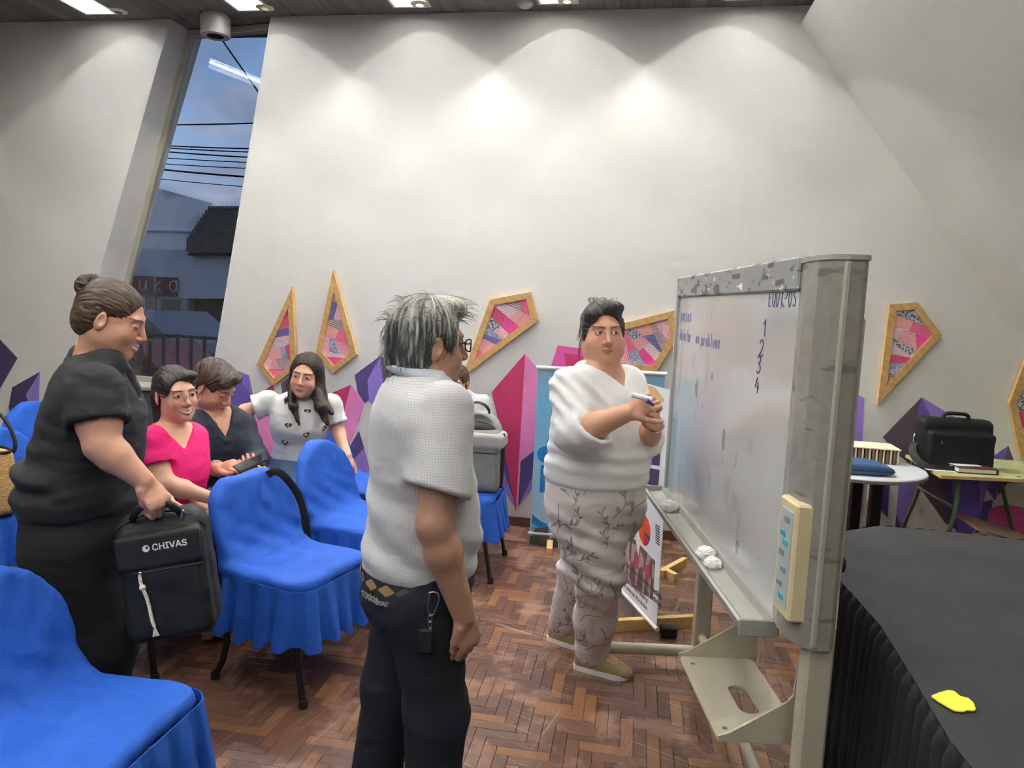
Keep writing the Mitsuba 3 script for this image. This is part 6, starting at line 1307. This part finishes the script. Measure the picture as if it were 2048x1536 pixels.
# ================================================================ seated people
def legs_seated(S, C, L, Fd, hz, kz, J, kd=.42, rt=(.085, .062, .05), sp=.09, foot=None, tilt=0.0):
    an = {}
    for s in (-1, 1):
        hp_ = C + L * s * sp + ZZ * hz; kn = C + L * s * (sp + .03) + Fd * kd + ZZ * kz; a = C + L * s * (sp + .02) + Fd * (kd - .02 + tilt) + ZZ * .09
        if foot and s in foot: kn, a = foot[s]
        S.chain([hp_, kn, a], [.07, .05, .035], .03); J.chain([hp_, kn, a + ZZ * .05], list(rt), .04); an[s] = a
    return an
def build_pink():
    k = person('smiling seated woman in a pink v-neck shirt, glasses and beige trousers'); Y = 3.2; YAW = -40
    L, Fd = axes(YAW); C = at(346, 950, Y); C[2] = 0
    h = Head(at(352, 790, Y), -40, 0, 5, 1.0); neck = at(342, 857, Y + .02); sk = (214, 164, 138)
    S = Sdf(); add_head(S, h, neck, (.046, .052), smile=1.0)
    up = [[.50, 0, .0, .16, .13], [.58, 0, .01, .135, .11], [.70, 0, .02, .128, .108], [.80, 0, .03, .142, .128], [.88, 0, .02, .150, .112], [.95, 0, .005, .15, .088], [1.0, 0, -.005, .11, .07], [1.03, 0, -.01, .06, .055]]
    S.loft(C, L, Fd, ZZ, shrink(up, .010), .03)
    sh, el, wr = at(308, 880, Y - .12), at(326, 966, Y - .16), at(424, 997, Y - .08)
    S.chain([sh, el, el * .6 + wr * .4, wr], [.045, .043, .038, .026], .02); hb = add_hand(S, wr, (.8, -.1, -.15), (.1, -.5, .8), side=-1, s=.9, curl=(.5,) * 4)
    sl, ell_, wl = at(386, 872, Y + .10), at(392, 965, Y + .14), at(388, 1008, Y - .06)
    S.chain([sl, ell_, wl], [.044, .04, .026], .02); hb2 = add_hand(S, wl, (.75, -.35, -.35), (.2, -.3, .9), side=1, s=.92, curl=(.35, .35, .4, .4), spread=.2)
    J = Sdf(); J.loft(C, L, Fd, ZZ, [[.46, 0, .02, .165, .15], [.52, 0, .01, .165, .14], [.60, 0, .0, .14, .115]], .04, cap=.03)
    rk = at(410, 1060, Y - .12); ra = np.r_[gz(432, 1276)[:2], .10]; lk = at(428, 1046, Y + .10); la = np.r_[gz(446, 1262)[:2], .10]
    an = legs_seated(S, C, L, Fd, .54, .5, J, foot={-1: (rk, ra), 1: (lk, la)}, rt=(.098, .074, .058))
    dF = unit((gz(500, 1284) - gz(408, 1286)) * [1, 1, 0])
    for s in (-1, 1): S.cone(an[s] - ZZ * .0, an[s] + dF * .13 - ZZ * .065, .033, .024, .02); S.cone(an[s] + ZZ * .0, an[s] - dF * .03 - ZZ * .03, .033, .03, .02)
    m = body_mesh(S, h, [hb, hb2], hres=.0021)
    obj('body', m, 'skin', k, smooth=True, color=paint(h, m.vertices, sk, smile=1.0, teeth=True, lip=(190, 92, 96), brow=(44, 30, 26)))
    mat('pink_knit', (224, 24, 108), .75, sheen=.4, bump=lambda p, n, uv: fbm(p.x * 16, p.y * 16, p.z * 20, octaves=3), bscale=.004)
    T_ = Sdf(); T_.loft(C, L, Fd, ZZ, up, .03, cap=.02); T_.sleeve(sh, sh * .45 + el * .55, .062, .062, .05, (0, 0, 0), .03); T_.sleeve(sl, sl * .45 + ell_ * .55, .06, .06, .05, (0, 0, 0), .03)
    T_.cone(neck - ZZ * .005, h.p(0, -.01, -.06), .055, .07, .008, True); vneck(T_, neck * [1, 1, 0] + ZZ, L, Fd, at(366, 892, Y)[2], neck[2] + .01, .004, .07)
    cloth_obj('shirt', T_, 'pink_knit', k, .0065, folds(.006, (8, 8, 16), .004, (20, 20, 28), 2.))
    mat('beige_twill', (172, 150, 116), .75)
    def fj(p, n): return folds(.006, (8, 8, 14), .003, (20, 20, 26), 2.)(p, n) + .006 * np.sin(p[:, 2] * 110 + 40 * p[:, 0] + 4 * fb(p, 6)) * np.exp(-((p[:, 2] - .32) / .12) ** 2)
    cloth_obj('trousers', J, 'beige_twill', k, .007, fj)
    mat('sandal_tan', (172, 128, 96), .5); mat('sandal_sole', (190, 160, 130), .6)
    for s in (-1, 1):
        a = an[s]; l = np.array([-dF[1], dF[0], 0]); sd = numbered(k + '__sandal'); lab(sd, 'tan block heel sandal')
        b0 = np.r_[a[:2], 0.]
        obj('footbed', plate([b0 - dF * .06 - l * .03 + ZZ * .055, b0 + dF * .09 - l * .042 + ZZ * .018, b0 + dF * .09 + l * .042 + ZZ * .018, b0 - dF * .06 + l * .03 + ZZ * .055], .014), 'sandal_sole', sd)
        obj('toe_bed', extr(sg.Polygon([(.08, -.042), (.15, -.038), (.18, 0), (.15, .038), (.08, .042)]).buffer(.004), .014, frame(b0, dF, l, ZZ), .004), 'sandal_sole', sd)
        obj('heel', box((0, 0, 0), (.05, .05, .045), .006, frame(b0 - dF * .035 + ZZ * .0235, dF, l, ZZ)), 'sandal_sole', sd)
        for x0, x1, z0, z1 in ((.02, .10, .075, .035), (.10, .02, .05, .09), (-.055, .02, .07, .10), (.12, .14, .04, .036)):
            obj('strap', tube(curve([b0 + dF * x0 - l * .036 + ZZ * (z0 * .6), b0 + dF * (x0 + x1) / 2 - l * .0 + ZZ * (max(z0, z1) + .014), b0 + dF * x1 + l * .036 + ZZ * (z1 * .6)], 10), .005, 6, squash=.5), 'sandal_tan', sd)
    H_ = cap(h, .9, .010, -.08, th=.009); e = lambda c, r, kk: H_.ell(h.p(*c), np.asarray(r) * h.s, h.R, kk)
    H_.cone(h.p(-.045, -.075, -.02), h.p(-.062, -.06, -.14), .03 * h.s, .018, .03); e((.0, -.085, .0), (.05, .035, .06), .03)
    e((.03, .055, .088), (.045, .035, .022), .02); e((-.06, .03, .05), (.018, .03, .045), .02)
    fl = lambda q: (np.arctan2(q[:, 0] + .02, q[:, 2] + .02), q[:, 1] * 6)
    hm, hc = hair_mesh(h, H_, fl, .0035, .003, 18, base=(24, 18, 17), tip=(66, 50, 44)); obj('hair', hm, 'hair', k, smooth=True, color=hc)
    glasses(h, k, 'eyeglass_clear', (.0275, .0235), .0016, .002)
    obj('necklace', tube(curve([neck + L * math.sin(a) * .062 + Fd * (math.cos(a) * .066 + .006) + ZZ * (-.005 - .055 * max(0, math.cos(a))) for a in np.linspace(-1.8, 1.8, 14)], 30), .0012, 5), 'silver', k)
build_pink()
def build_navy():
    k = person('seated short-haired person in a navy shirt looking down at a phone'); Y = 3.75; YAW = -38
    L, Fd = axes(YAW); C = at(432, 940, Y); C[2] = 0
    h = Head(at(428, 774, Y - .05), -16, 30, 0, 1.04); neck = at(420, 832, Y); sk = (196, 146, 120)
    S = Sdf(); add_head(S, h, neck, (.055, .06), full=.6)
    up = [[.48, 0, 0, .20, .15], [.58, 0, .0, .185, .145], [.70, 0, .015, .185, .138], [.82, 0, .02, .20, .128], [.91, 0, .015, .205, .112], [.97, 0, .01, .165, .092], [1.01, 0, .005, .10, .075], [1.03, 0, .0, .07, .06]]
    S.loft(C, L, Fd, ZZ, shrink(up, .012), .03)
    sh, el, wr = at(394, 860, Y - .17), at(392, 958, Y - .28), at(434, 937, Y - .42)
    S.chain([sh, el, wr], [.05, .045, .03], .02); hb = add_hand(S, wr, at(486, 927, Y - .45) - wr, (-.1, -.55, .8), side=-1, s=1.0, curl=(.45, .6, .7, .8), thumb=(.55, .8, .15), spread=.08)
    sl, ell_, wl = at(484, 858, Y + .08), at(512, 918, Y - .02), at(508, 942, Y - .28)
    S.chain([sl, ell_, wl], [.05, .045, .03], .02); hb2 = add_hand(S, wl, at(492, 938, Y - .46) - wl, (.3, -.2, -.8), side=-1, s=1.0, curl=(.6,) * 4, thumb=(.6, .7, .2))
    J = Sdf(); J.loft(C, L, Fd, ZZ, [[.46, 0, .02, .195, .16], [.52, 0, .01, .19, .15], [.58, 0, 0, .18, .14]], .04, cap=.03)
    an = legs_seated(S, C, L, Fd, .54, .52, J, kd=.44, rt=(.10, .078, .06))
    m = body_mesh(S, h, [hb, hb2], hres=.0024)
    obj('body', m, 'skin', k, smooth=True, color=paint(h, m.vertices, sk, closed=True, lip=(170, 104, 98), brow=(46, 34, 28)))
    def nf(p, n, uv): return mix(lin(13, 18, 34), lin(21, 27, 46), fbm(p.x * 12, p.y * 12, p.z * 12, octaves=3))
    mat('navy_cotton', P3(nf), .75, sheen=.3, bump=lambda p, n, uv: fbm(p.x * 14, p.y * 14, p.z * 18, octaves=3), bscale=.006)
    T_ = Sdf(); T_.loft(C, L, Fd, ZZ, up, .03, cap=.02)
    for a, b, c in ((sh, el, wr), (sl, ell_, wl)): T_.cone(a, b, .068, .06, .04); T_.sleeve(b, b * .12 + c * .88, .058, .046, .036, (0, 0, 0), .03, .03)
    T_.cone(neck - ZZ * .005, h.p(0, -.01, -.06), .06, .07, .008, True); vneck(T_, neck * [1, 1, 0] + ZZ, L, Fd, neck[2] - .09, neck[2] + .01, .004, .055)
    sh_ = cloth_obj('shirt', T_, 'navy_cotton', k, .007, folds(.010, (7, 7, 12), .005, (18, 18, 26), 5.))
    cl = Sdf(); cb = [neck + L * math.sin(a) * .066 + Fd * (math.cos(a) * .062) + ZZ * (.006 - .02 * math.cos(a)) for a in np.linspace(.5, 5.78, 26)]
    for i in range(25): cl.cone(cb[i], cb[i + 1], .008, .008, .006); cl.cone(cb[i] * 1.0 - ZZ * .02 + (cb[i] - neck) * .22, cb[i + 1] - ZZ * .02 + (cb[i + 1] - neck) * .22, .007, .007, .015)
    cloth_obj('collar', cl, 'navy_cotton', sh_, .004)
    for z, dy in ((.86, .130), (.75, .142), (.65, .148)):
        o = C + Fd * (dy + .012) + ZZ * z; obj('button', lathe([(0, 0), (.0055, 0), (.0055, .002), (0, .003)], 12, frame(o, L, ZZ, np.cross(L, ZZ) * 1.0 if np.cross(L, ZZ) @ Fd > 0 else -np.cross(L, ZZ))), 'white_paint', sh_)
    mat('faded_denim', (78, 88, 108), .8); cloth_obj('jeans', J, 'faded_denim', k, .009, folds(.007, (8, 8, 12), .003, (20, 20, 26), 2.))
    for s in (-1, 1):
        Z_ = Sdf(); sneaker(Z_, an[s], Fd); so = cloth_obj('shoe', Z_, 'black_rubber', k, .009); obj('sole', sole(an[s], Fd), 'white_paint', so)
    H_ = cap(h, 1.15, .004, -.05, th=.014); e = lambda c, r, kk: H_.ell(h.p(*c), np.asarray(r) * h.s, h.R, kk)
    e((.0, .06, .098), (.062, .045, .030), .025); e((-.045, .07, .075), (.035, .03, .028), .02)
    fl = lambda q: (np.arctan2(q[:, 1] + .02, q[:, 2] + .01) + q[:, 0] * 5, q[:, 0] * 6)
    hm, hc = hair_mesh(h, H_, fl, .005, .003, 12, base=(34, 26, 22), tip=(96, 72, 54)); obj('hair', hm, 'hair', k, smooth=True, color=hc)
    obj('bracelet', tube(curve([wr + (unit(np.cross(wr - el, ZZ)) * math.cos(a) + unit(np.cross(wr - el, np.cross(wr - el, ZZ))) * math.sin(a)) * .036 for a in np.linspace(0, 6.283, 16)], 30), .005, 6), 'silver', k)
    ph_ = thing('phone', 'black mobile phone in the hands of the person in the navy shirt', 'phone'); o = at(502, 926, Y - .47); x = unit(at(522, 917, Y - .44) - at(484, 934, Y - .50)); zz = unit(np.array([-.25, -.5, .8])); zz = unit(zz - x * (zz @ x))
    M = frame(o, x, np.cross(zz, x), zz); mat('screen_black', (14, 15, 18), .12); obj('case', box((0, 0, 0), (.145, .072, .009), .003, M), 'black_rubber', ph_); obj('screen', box((0, 0, .005), (.138, .066, .001), .0003, M), 'screen_black', ph_)
build_navy()
def build_hearts():
    k = person('seated woman with long dark hair in a white shirt with a heart print'); Y = 4.28; YAW = -82
    L, Fd = axes(YAW); C = at(600, 880, Y); C[2] = 0
    h = Head(at(611, 752, Y - .06), -88, 4, -8, 1.04); neck = at(607, 800, Y); sk = (212, 162, 136)
    S = Sdf(); add_head(S, h, neck, (.047, .052))
    up = [[.46, 0, 0, .18, .14], [.55, 0, 0, .172, .13], [.64, 0, .0, .165, .122], [.74, 0, .01, .152, .115], [.84, 0, .025, .168, .135], [.92, 0, .015, .172, .118], [.99, 0, 0, .15, .09], [1.03, 0, -.005, .10, .07], [1.05, 0, -.01, .06, .055]]
    S.loft(C, L, Fd, ZZ, shrink(up, .010), .03)
    sh, el, wr = at(536, 806, Y - .02), at(489, 822, Y - .06), at(494, 868, Y - .14)
    S.chain([sh, el, wr], [.043, .038, .026], .02); hb = add_hand(S, wr, (.1, -.1, -1), (-.5, -.7, 0), side=1, s=.92, curl=(.4, .5, .6, .7), spread=.05)
    sl, ell_, wl = at(662, 812, Y + .02), at(677, 866, Y), at(694, 912, Y - .16)
    S.chain([sl, ell_, wl], [.043, .040, .027], .02); hb2 = add_hand(S, wl, (.2, -.6, -.6), (.5, -.5, .5), side=1, s=.9, curl=(.3,) * 4)
    J = Sdf(); J.loft(C, L, Fd, ZZ, [[.46, 0, .02, .185, .15], [.52, 0, .01, .182, .145], [.67, 0, 0, .160, .118]], .04, cap=.02)
    L2, F2 = axes(-55); an = legs_seated(S, C, L2, F2, .54, .52, J, kd=.40, rt=(.095, .07, .055))
    m = body_mesh(S, h, [hb, hb2], hres=.0022)
    obj('body', m, 'skin', k, smooth=True, color=paint(h, m.vertices, sk, lip=(178, 96, 96), brow=(46, 32, 28), gaze=-.001))
    T_ = Sdf(); T_.loft(C, L, Fd, ZZ, up[2:], .03, cap=.02)
    T_.ell(sh + ZZ * .012, (.062, .062, .058), None, .03); T_.ell(sl + ZZ * .012, (.058, .058, .058), None, .03)
    T_.sleeve(sh, sh * .42 + el * .58, .060, .078, .058, (0, 0, 0), .03); T_.sleeve(sl, sl * .35 + ell_ * .65, .058, .068, .055, (0, 0, 0), .03)
    T_.cone(neck - ZZ * .005, h.p(0, -.01, -.06), .058, .07, .008, True)
    sh_ = cloth_obj('shirt', T_, 'white_jersey', k, .007, folds(.008, (8, 8, 12), .005, (20, 20, 26), 9.))
    mat('heart_black', (24, 20, 16), .6); mat('heart_gold', (196, 168, 96), .5)
    tt = np.linspace(0, 2 * np.pi, 30); hx, hy = .017 * np.sin(tt) ** 3, (.013 * np.cos(tt) - .005 * np.cos(2 * tt) - .002 * np.cos(3 * tt) - .001 * np.cos(4 * tt))
    tm = trimesh.Trimesh(*[scene and None, None]) if False else None
    rp = T_.mesh(.012); from_ = None
    for x, y in ((576, 806), (615, 823), (577, 851), (646, 856), (612, 869), (571, 884), (646, 884), (612, 903)):
        o = ray(x, y); o = o / np.linalg.norm(o); loc, _, _ = rp.ray.intersects_location([CAM], [o], multiple_hits=True)
        if len(loc) == 0: continue
        q = loc[np.argmin(np.linalg.norm(loc - CAM, axis=1))]; nn = unit(Fd * .96 + L * ((q - C) @ L) * 2.2 + ZZ * .02); tx = unit(np.cross(ZZ, nn)); M = frame(q + nn * .0035, tx, np.cross(nn, tx), nn)
        ho_ = extr(sg.Polygon(np.c_[hx, hy] * 1.15).buffer(0), .003, M); hk_ = obj('heart', ho_, 'heart_black', sh_); obj('heart_centre', extr(sg.Polygon(np.c_[hx, hy] * .6).buffer(0), .0045, M), 'heart_gold', hk_) if False else None
        obj('heart_centre', extr(sg.Polygon(np.c_[hx, hy] * .62).buffer(0), .0045, M), 'heart_gold', sh_)
    mat('blue_denim', (58, 76, 108), .8); cloth_obj('jeans', J, 'blue_denim', k, .009, folds(.007, (8, 8, 12), .003, (20, 20, 26), 2.))
    for s in (-1, 1):
        Z_ = Sdf(); sneaker(Z_, an[s], F2); so = cloth_obj('shoe', Z_, 'white_paint', k, .009); obj('sole', sole(an[s], F2), 'white_paint', so)
    H_ = cap(h, .95, .012, -.3, ears=False, th=.010); e = lambda c, r, kk: H_.ell(h.p(*c), np.asarray(r) * h.s, h.R, kk)
    g = lambda *q: at(*q)
    H_.chain([h.p(.062, -.005, .04), h.p(.074, .0, -.06), g(642, 815, Y - .16), g(655, 848, Y - .17)], [.034, .032, .032, .012], .03)
    H_.chain([h.p(.05, -.05, .0), g(640, 800, Y - .02), g(664, 826, Y - .10)], [.045, .042, .014], .03)
    H_.chain([h.p(-.060, .0, .03), h.p(-.066, .01, -.07), g(587, 812, Y - .16), g(598, 850, Y - .18)], [.026, .024, .024, .006], .02)
    H_.chain([h.p(-.03, -.06, .0), g(585, 795, Y - .0), g(572, 800, Y - .10)], [.045, .03, .01], .03)
    H_.ell(h.p(0, .098, -.04), np.array([.056, .08, .105]) * h.s, h.R, .01, True)
    fl = lambda q: (np.arctan2(q[:, 0], -q[:, 1] + .03), q[:, 2] * 5)
    hm, hc = hair_mesh(h, H_, fl, .005, .0032, 18, base=(30, 22, 20), tip=(74, 54, 46)); obj('hair', hm, 'hair', k, smooth=True, color=hc)
    mat('marker_green', (168, 210, 60), .4)
    obj('marker', tube([at(494, 872, Y - .19), at(508, 886, Y - .20)], [.009, .007], 12), 'marker_green', None, label='lime green marker in the hand of the woman in the heart print shirt', category='marker', smooth=50)
build_hearts()
def build_hidden():
    k = person('seated woman in clear glasses and pale sweater, mostly hidden behind the grey-haired man'); Y = 4.90; YAW = -88
    L, Fd = axes(YAW); C = at(908, 900, Y); C[2] = 0
    h = Head(at(911, 768, Y - .05), -102, 6, 0, 1.02); neck = at(910, 806, Y); sk = (206, 156, 130)
    S = Sdf(); add_head(S, h, neck, (.046, .052))
    up = [[.48, 0, 0, .18, .14], [.62, 0, 0, .17, .13], [.78, 0, .01, .17, .13], [.90, 0, .01, .18, .12], [.97, 0, 0, .17, .10], [1.01, 0, 0, .12, .08], [1.04, 0, 0, .065, .058]]
    S.loft(C, L, Fd, ZZ, shrink(up, .012), .03)
    T_ = Sdf(); T_.loft(C, L, Fd, ZZ, up, .03, cap=.02); hbs = []
    for s in (-1, 1):
        a, b, c = C + L * s * .18 + ZZ * .94, C + L * s * .22 + ZZ * .70 + Fd * .03, C + L * s * .12 + ZZ * .60 + Fd * .22
        S.chain([a, b, c], [.045, .04, .027], .02); T_.cone(a, b, .062, .055, .04); T_.sleeve(b, b * .1 + c * .9, .055, .045, .034, (0, 0, 0), .03, .03)
        hbs.append(add_hand(S, c, Fd - L * s * .3, ZZ, side=-s, s=.9, curl=(.3,) * 4))
    J = Sdf(); J.loft(C, L, Fd, ZZ, [[.46, 0, .02, .18, .15], [.52, 0, .01, .18, .145], [.62, 0, 0, .165, .125]], .04, cap=.03); an = legs_seated(S, C, L, Fd, .54, .52, J, kd=.40)
    m = body_mesh(S, h, hbs, res=.009, hres=.0026, handres=.003); obj('body', m, 'skin', k, smooth=True, color=paint(h, m.vertices, sk, lip=(170, 96, 92), brow=(60, 44, 38), closed=True))
    T_.cone(neck - ZZ * .0, h.p(0, -.01, -.06), .055, .07, .008, True)
    mat('pale_knit', (200, 200, 202), .85); cloth_obj('sweater', T_, 'pale_knit', k, .009, folds(.008, (8, 8, 12), .004, (20, 20, 26), 4.)); cloth_obj('trousers', J, 'dark_denim', k, .010)
    for s in (-1, 1):
        Z_ = Sdf(); sneaker(Z_, an[s], Fd); so = cloth_obj('shoe', Z_, 'black_rubber', k, .010); obj('sole', sole(an[s], Fd), 'white_paint', so)
    H_ = cap(h, .9, .010, -.06, th=.009); fl = lambda q: (np.arctan2(q[:, 0], q[:, 2] + .02), q[:, 1] * 6)
    hm, hc = hair_mesh(h, H_, fl, .0035, .0035, 18, base=(46, 36, 30), tip=(96, 76, 62)); obj('hair', hm, 'hair', k, smooth=True, color=hc)
    glasses(h, k, 'eyeglass_clear', (.0265, .021), .0017, .002)
build_hidden()
# ================================================================ bags
nylon('bag_black', (15, 16, 18), .003); mat('rope_white', (222, 214, 196), .8); mat('print_silver', (214, 214, 214), .5)
def black_backpack():
    k = thing('backpack', 'black backpack with a white rope zip pull carried by the woman in black', 'backpack')
    o = at(340, 1142, 2.27); x = unit(np.array([.95, .22, .15])); z = unit(np.array([-.13, .06, 1.0])); z = unit(z - x * (z @ x)); y = np.cross(z, x); M = frame(o, x, y, z)
    S = Sdf(); S.func(rbox(.136, .075, .20, .055), (-.15, -.08, -.2), (.15, .08, .2), .02); S.func(rbox(.127, .03, .172, .03, (.004, -.075, -.02)), (-.14, -.11, -.2), (.15, -.03, .16), .014)
    g = push(relax(S.mesh(.0075), 3), lambda p, n: (fb(p, (9, 9, 9), 3.) - .5) * .014 + (fb(p, (22, 22, 22), 1.) - .5) * .006)
    obj('body', moved(g, M), 'bag_black', k, smooth=True)
    obj('flap', moved(push(relax((lambda q: (q.func(rbox(.124, .012, .055, .012, (.004, -.100, .095)), (-.14, -.12, .03), (.15, -.08, .16), .01), q)[1])(Sdf()).mesh(.006), 2), lambda p, n: (fb(p, 16) - .5) * .004), M), 'black_nylon', k, smooth=True, label='smooth upper panel with white lettering')
    c_ = lambda *q: (M @ np.r_[q, 1])[:3]
    obj('zip', tube([c_(-.075, -.108, .034), c_(.124, -.106, .034)], .003, 6), 'black_strap', k)
    fx = frame(c_(-.012, -.1125, .098), x, z, -y)
    obj('lettering', text('CHIVAS', .019, fx, .0012, True), 'print_silver', k); obj('logo', extr(sg.Point(-.016, .009).buffer(.0105).difference(sg.Point(-.013, .011).buffer(.004)), .0012, fx), 'print_silver', k)
    obj('top_zip_pull', box(c_(.078, -.07, .188), (.014, .008, .03), .004), 'silver', k, label='silver zip pull')
    obj('top_zip', tube(curve([c_(-.12, -.055, .17), c_(-.05, -.06, .198), (c_(.06, -.06, .198)), c_(.135, -.05, .14)], 16), .0035, 6), 'black_strap', k)
    rp = curve([c_(-.055, -.112, .03), c_(-.055, -.116, .0), c_(-.048, -.117, -.03), c_(-.042, -.117, -.07), c_(-.040, -.117, -.11), c_(-.036, -.116, -.135)], 60)
    kk = obj('rope_pull', cat([tube([q + (x * math.cos(i * 1.1 + ph) + y * math.sin(i * 1.1 + ph)) * .0026 for i, q in enumerate(rp)], .0034, 6) for ph in (0, 3.14)]), 'rope_white', k, label='twisted white rope zip pull', smooth=50)
    obj('knot', moved(trimesh.creation.icosphere(2, .0095), trimesh.transformations.translation_matrix(rp[14])), 'rope_white', kk); obj('metal_tab', box(rp[2], (.009, .004, .03), .0015), 'silver', kk)
    obj('tassel', cat([tube([rp[-1], rp[-1] - z * .03 + x * d], .002, 5) for d in (-.008, -.003, .003, .008)]), 'rope_white', kk)
    hd = at(310, 1003, 2.2); obj('handle', tube(curve([c_(-.055, 0, .185), hd - x * .05 - ZZ * .02, hd + ZZ * .0, hd + x * .05 - ZZ * .025, c_(.05, 0, .19)], 20), .011, 10, squash=.6), 'black_strap', k, smooth=50)
    for sx, e in ((-1, -.20), (1, .02)):
        obj('shoulder_strap', tube(curve([c_(sx * .09 - .02, .075, .17), c_(sx * .11 - .05, .115, .02), c_(-.12 + e * .2, .11, -.16), c_(-.15, .09, -.235), c_(-.155, .07, -.16)], 24), .022, 8, squash=.25), 'black_strap', k, smooth=50)
    obj('side_clip', tube([c_(-.138, -.02, .07), c_(-.141, -.02, .03)], .005, 6), 'silver', k)
black_backpack()
def grey_backpack():
    mat('bag_grey', (112, 112, 108), .8, bump=lambda p, n, uv: fbm(p.x * 20, p.y * 20, p.z * 20, octaves=3), bscale=.004); mat('bag_light', (150, 150, 146), .8)
    k = thing('backpack', 'grey roll-top backpack with open top standing on the chair behind the grey-haired man', 'backpack')
    x = unit(np.array([.98, -.2, 0])); y = np.cross(ZZ, x); o = np.r_[at(955, 905, 4.34)[:2], .49]; M = frame(o, x, y, ZZ); c_ = lambda *q: (M @ np.r_[q, 1])[:3]
    S = Sdf(); S.func(rbox(.155, .10, .19, .05, (0, 0, .19)), (-.16, -.11, 0), (.16, .11, .38), .02)
    obj('body', moved(push(relax(S.mesh(.009), 2), lambda p, n: (fb(p, 10) - .5) * .014), M), 'bag_grey', k, smooth=True)
    S = Sdf(); S.func(rbox(.175, .10, .05, .035, (.0, -.015, .315)), (-.18, -.12, .26), (.18, .09, .37), .02)
    obj('flap', moved(push(relax(S.mesh(.008), 2), lambda p, n: (fb(p, 12) - .5) * .016), M), 'bag_light', k, smooth=True)
    S = Sdf(); S.ell((0, .03, .36), (.14, .075, .12), None, .02); S.ell((.0, -.05, .40), (.11, .07, .075), None, .01, True)
    obj('hood', moved(push(relax(S.mesh(.008), 2), lambda p, n: (fb(p, 14) - .5) * .014), M), 'bag_light', k, smooth=True)
    S = Sdf(); S.ell((0, -.02, .37), (.115, .05, .05), None, .02); obj('opening', moved(S.mesh(.01), M), 'black_nylon', k, smooth=True)
    obj('handle', tube(curve([c_(-.06, .03, .46), c_(-.05, .02, .52), c_(.02, .0, .525), c_(.06, .02, .47)], 18), .012, 8, squash=.5), 'black_strap', k, smooth=50)
    obj('zip', tube([c_(-.15, -.104, .245), c_(.15, -.104, .25)], .003, 6), 'black_strap', k)
    obj('side_strap', tube(curve([c_(.16, -.03, .36), c_(.165, -.04, .2), c_(.158, -.03, .03)], 12), .012, 8, squash=.3), 'black_strap', k, smooth=50)
grey_backpack()
def straw_bag():
    def sf(p, n, uv): return mix(lin(150, 112, 66), lin(196, 158, 104), dr.maximum(smoothstep(.1, .5, dr.sin(p.z * 700)), smoothstep(.5, .7, noise(p.x * 160, p.y * 160, p.z * 160))) * .8)
    mat('straw', P3(sf), .85)
    k = thing('straw_bag', 'tan straw bag with black handles at the left edge on a blue chair', 'bag'); o = np.array([-2.50, 3.46, .49]); L_, F_ = axes(-25); M = frame(o + ZZ * .012, F_, L_, ZZ)
    S = Sdf(); S.loft((0, 0, 0), (1, 0, 0), (0, 1, 0), (0, 0, 1), [[0, 0, 0, .13, .06], [.03, 0, 0, .15, .075], [.28, 0, 0, .125, .06], [.30, 0, 0, .12, .055]], .01, n=2.8, cap=.01)
    obj('body', moved(relax(S.mesh(.008), 2), M), 'straw', k, smooth=True); c_ = lambda *q: (M @ np.r_[q, 1])[:3]
    obj('rim', tube(curve([c_(.123 * math.cos(a), .058 * math.sin(a), .302) for a in np.linspace(0, 6.283, 24)], 40), .008, 8), 'black_strap', k, smooth=50)
    for s in (-1, 1): obj('handle', tube(curve([c_(.085, s * .05, .29), c_(.06, s * .05, .42), c_(0, s * .04, .47), c_(-.06, s * .05, .42), c_(-.085, s * .05, .29)], 24), .009, 8), 'black_strap', k, smooth=50)
straw_bag()
s_ = thing('shoulder_strap', 'wide black strap hanging over the chair back left of the folded blue chair cover', 'strap')
obj('webbing', tube(curve([at(535, 950, 3.20), at(552, 943, 3.20), at(577, 962, 3.23), at(596, 990, 3.27), at(609, 1030, 3.30), at(618, 1090, 3.34)], 24), .017, 8, squash=.2, ref=(0, 1, 0)), 'black_strap', s_, smooth=50)
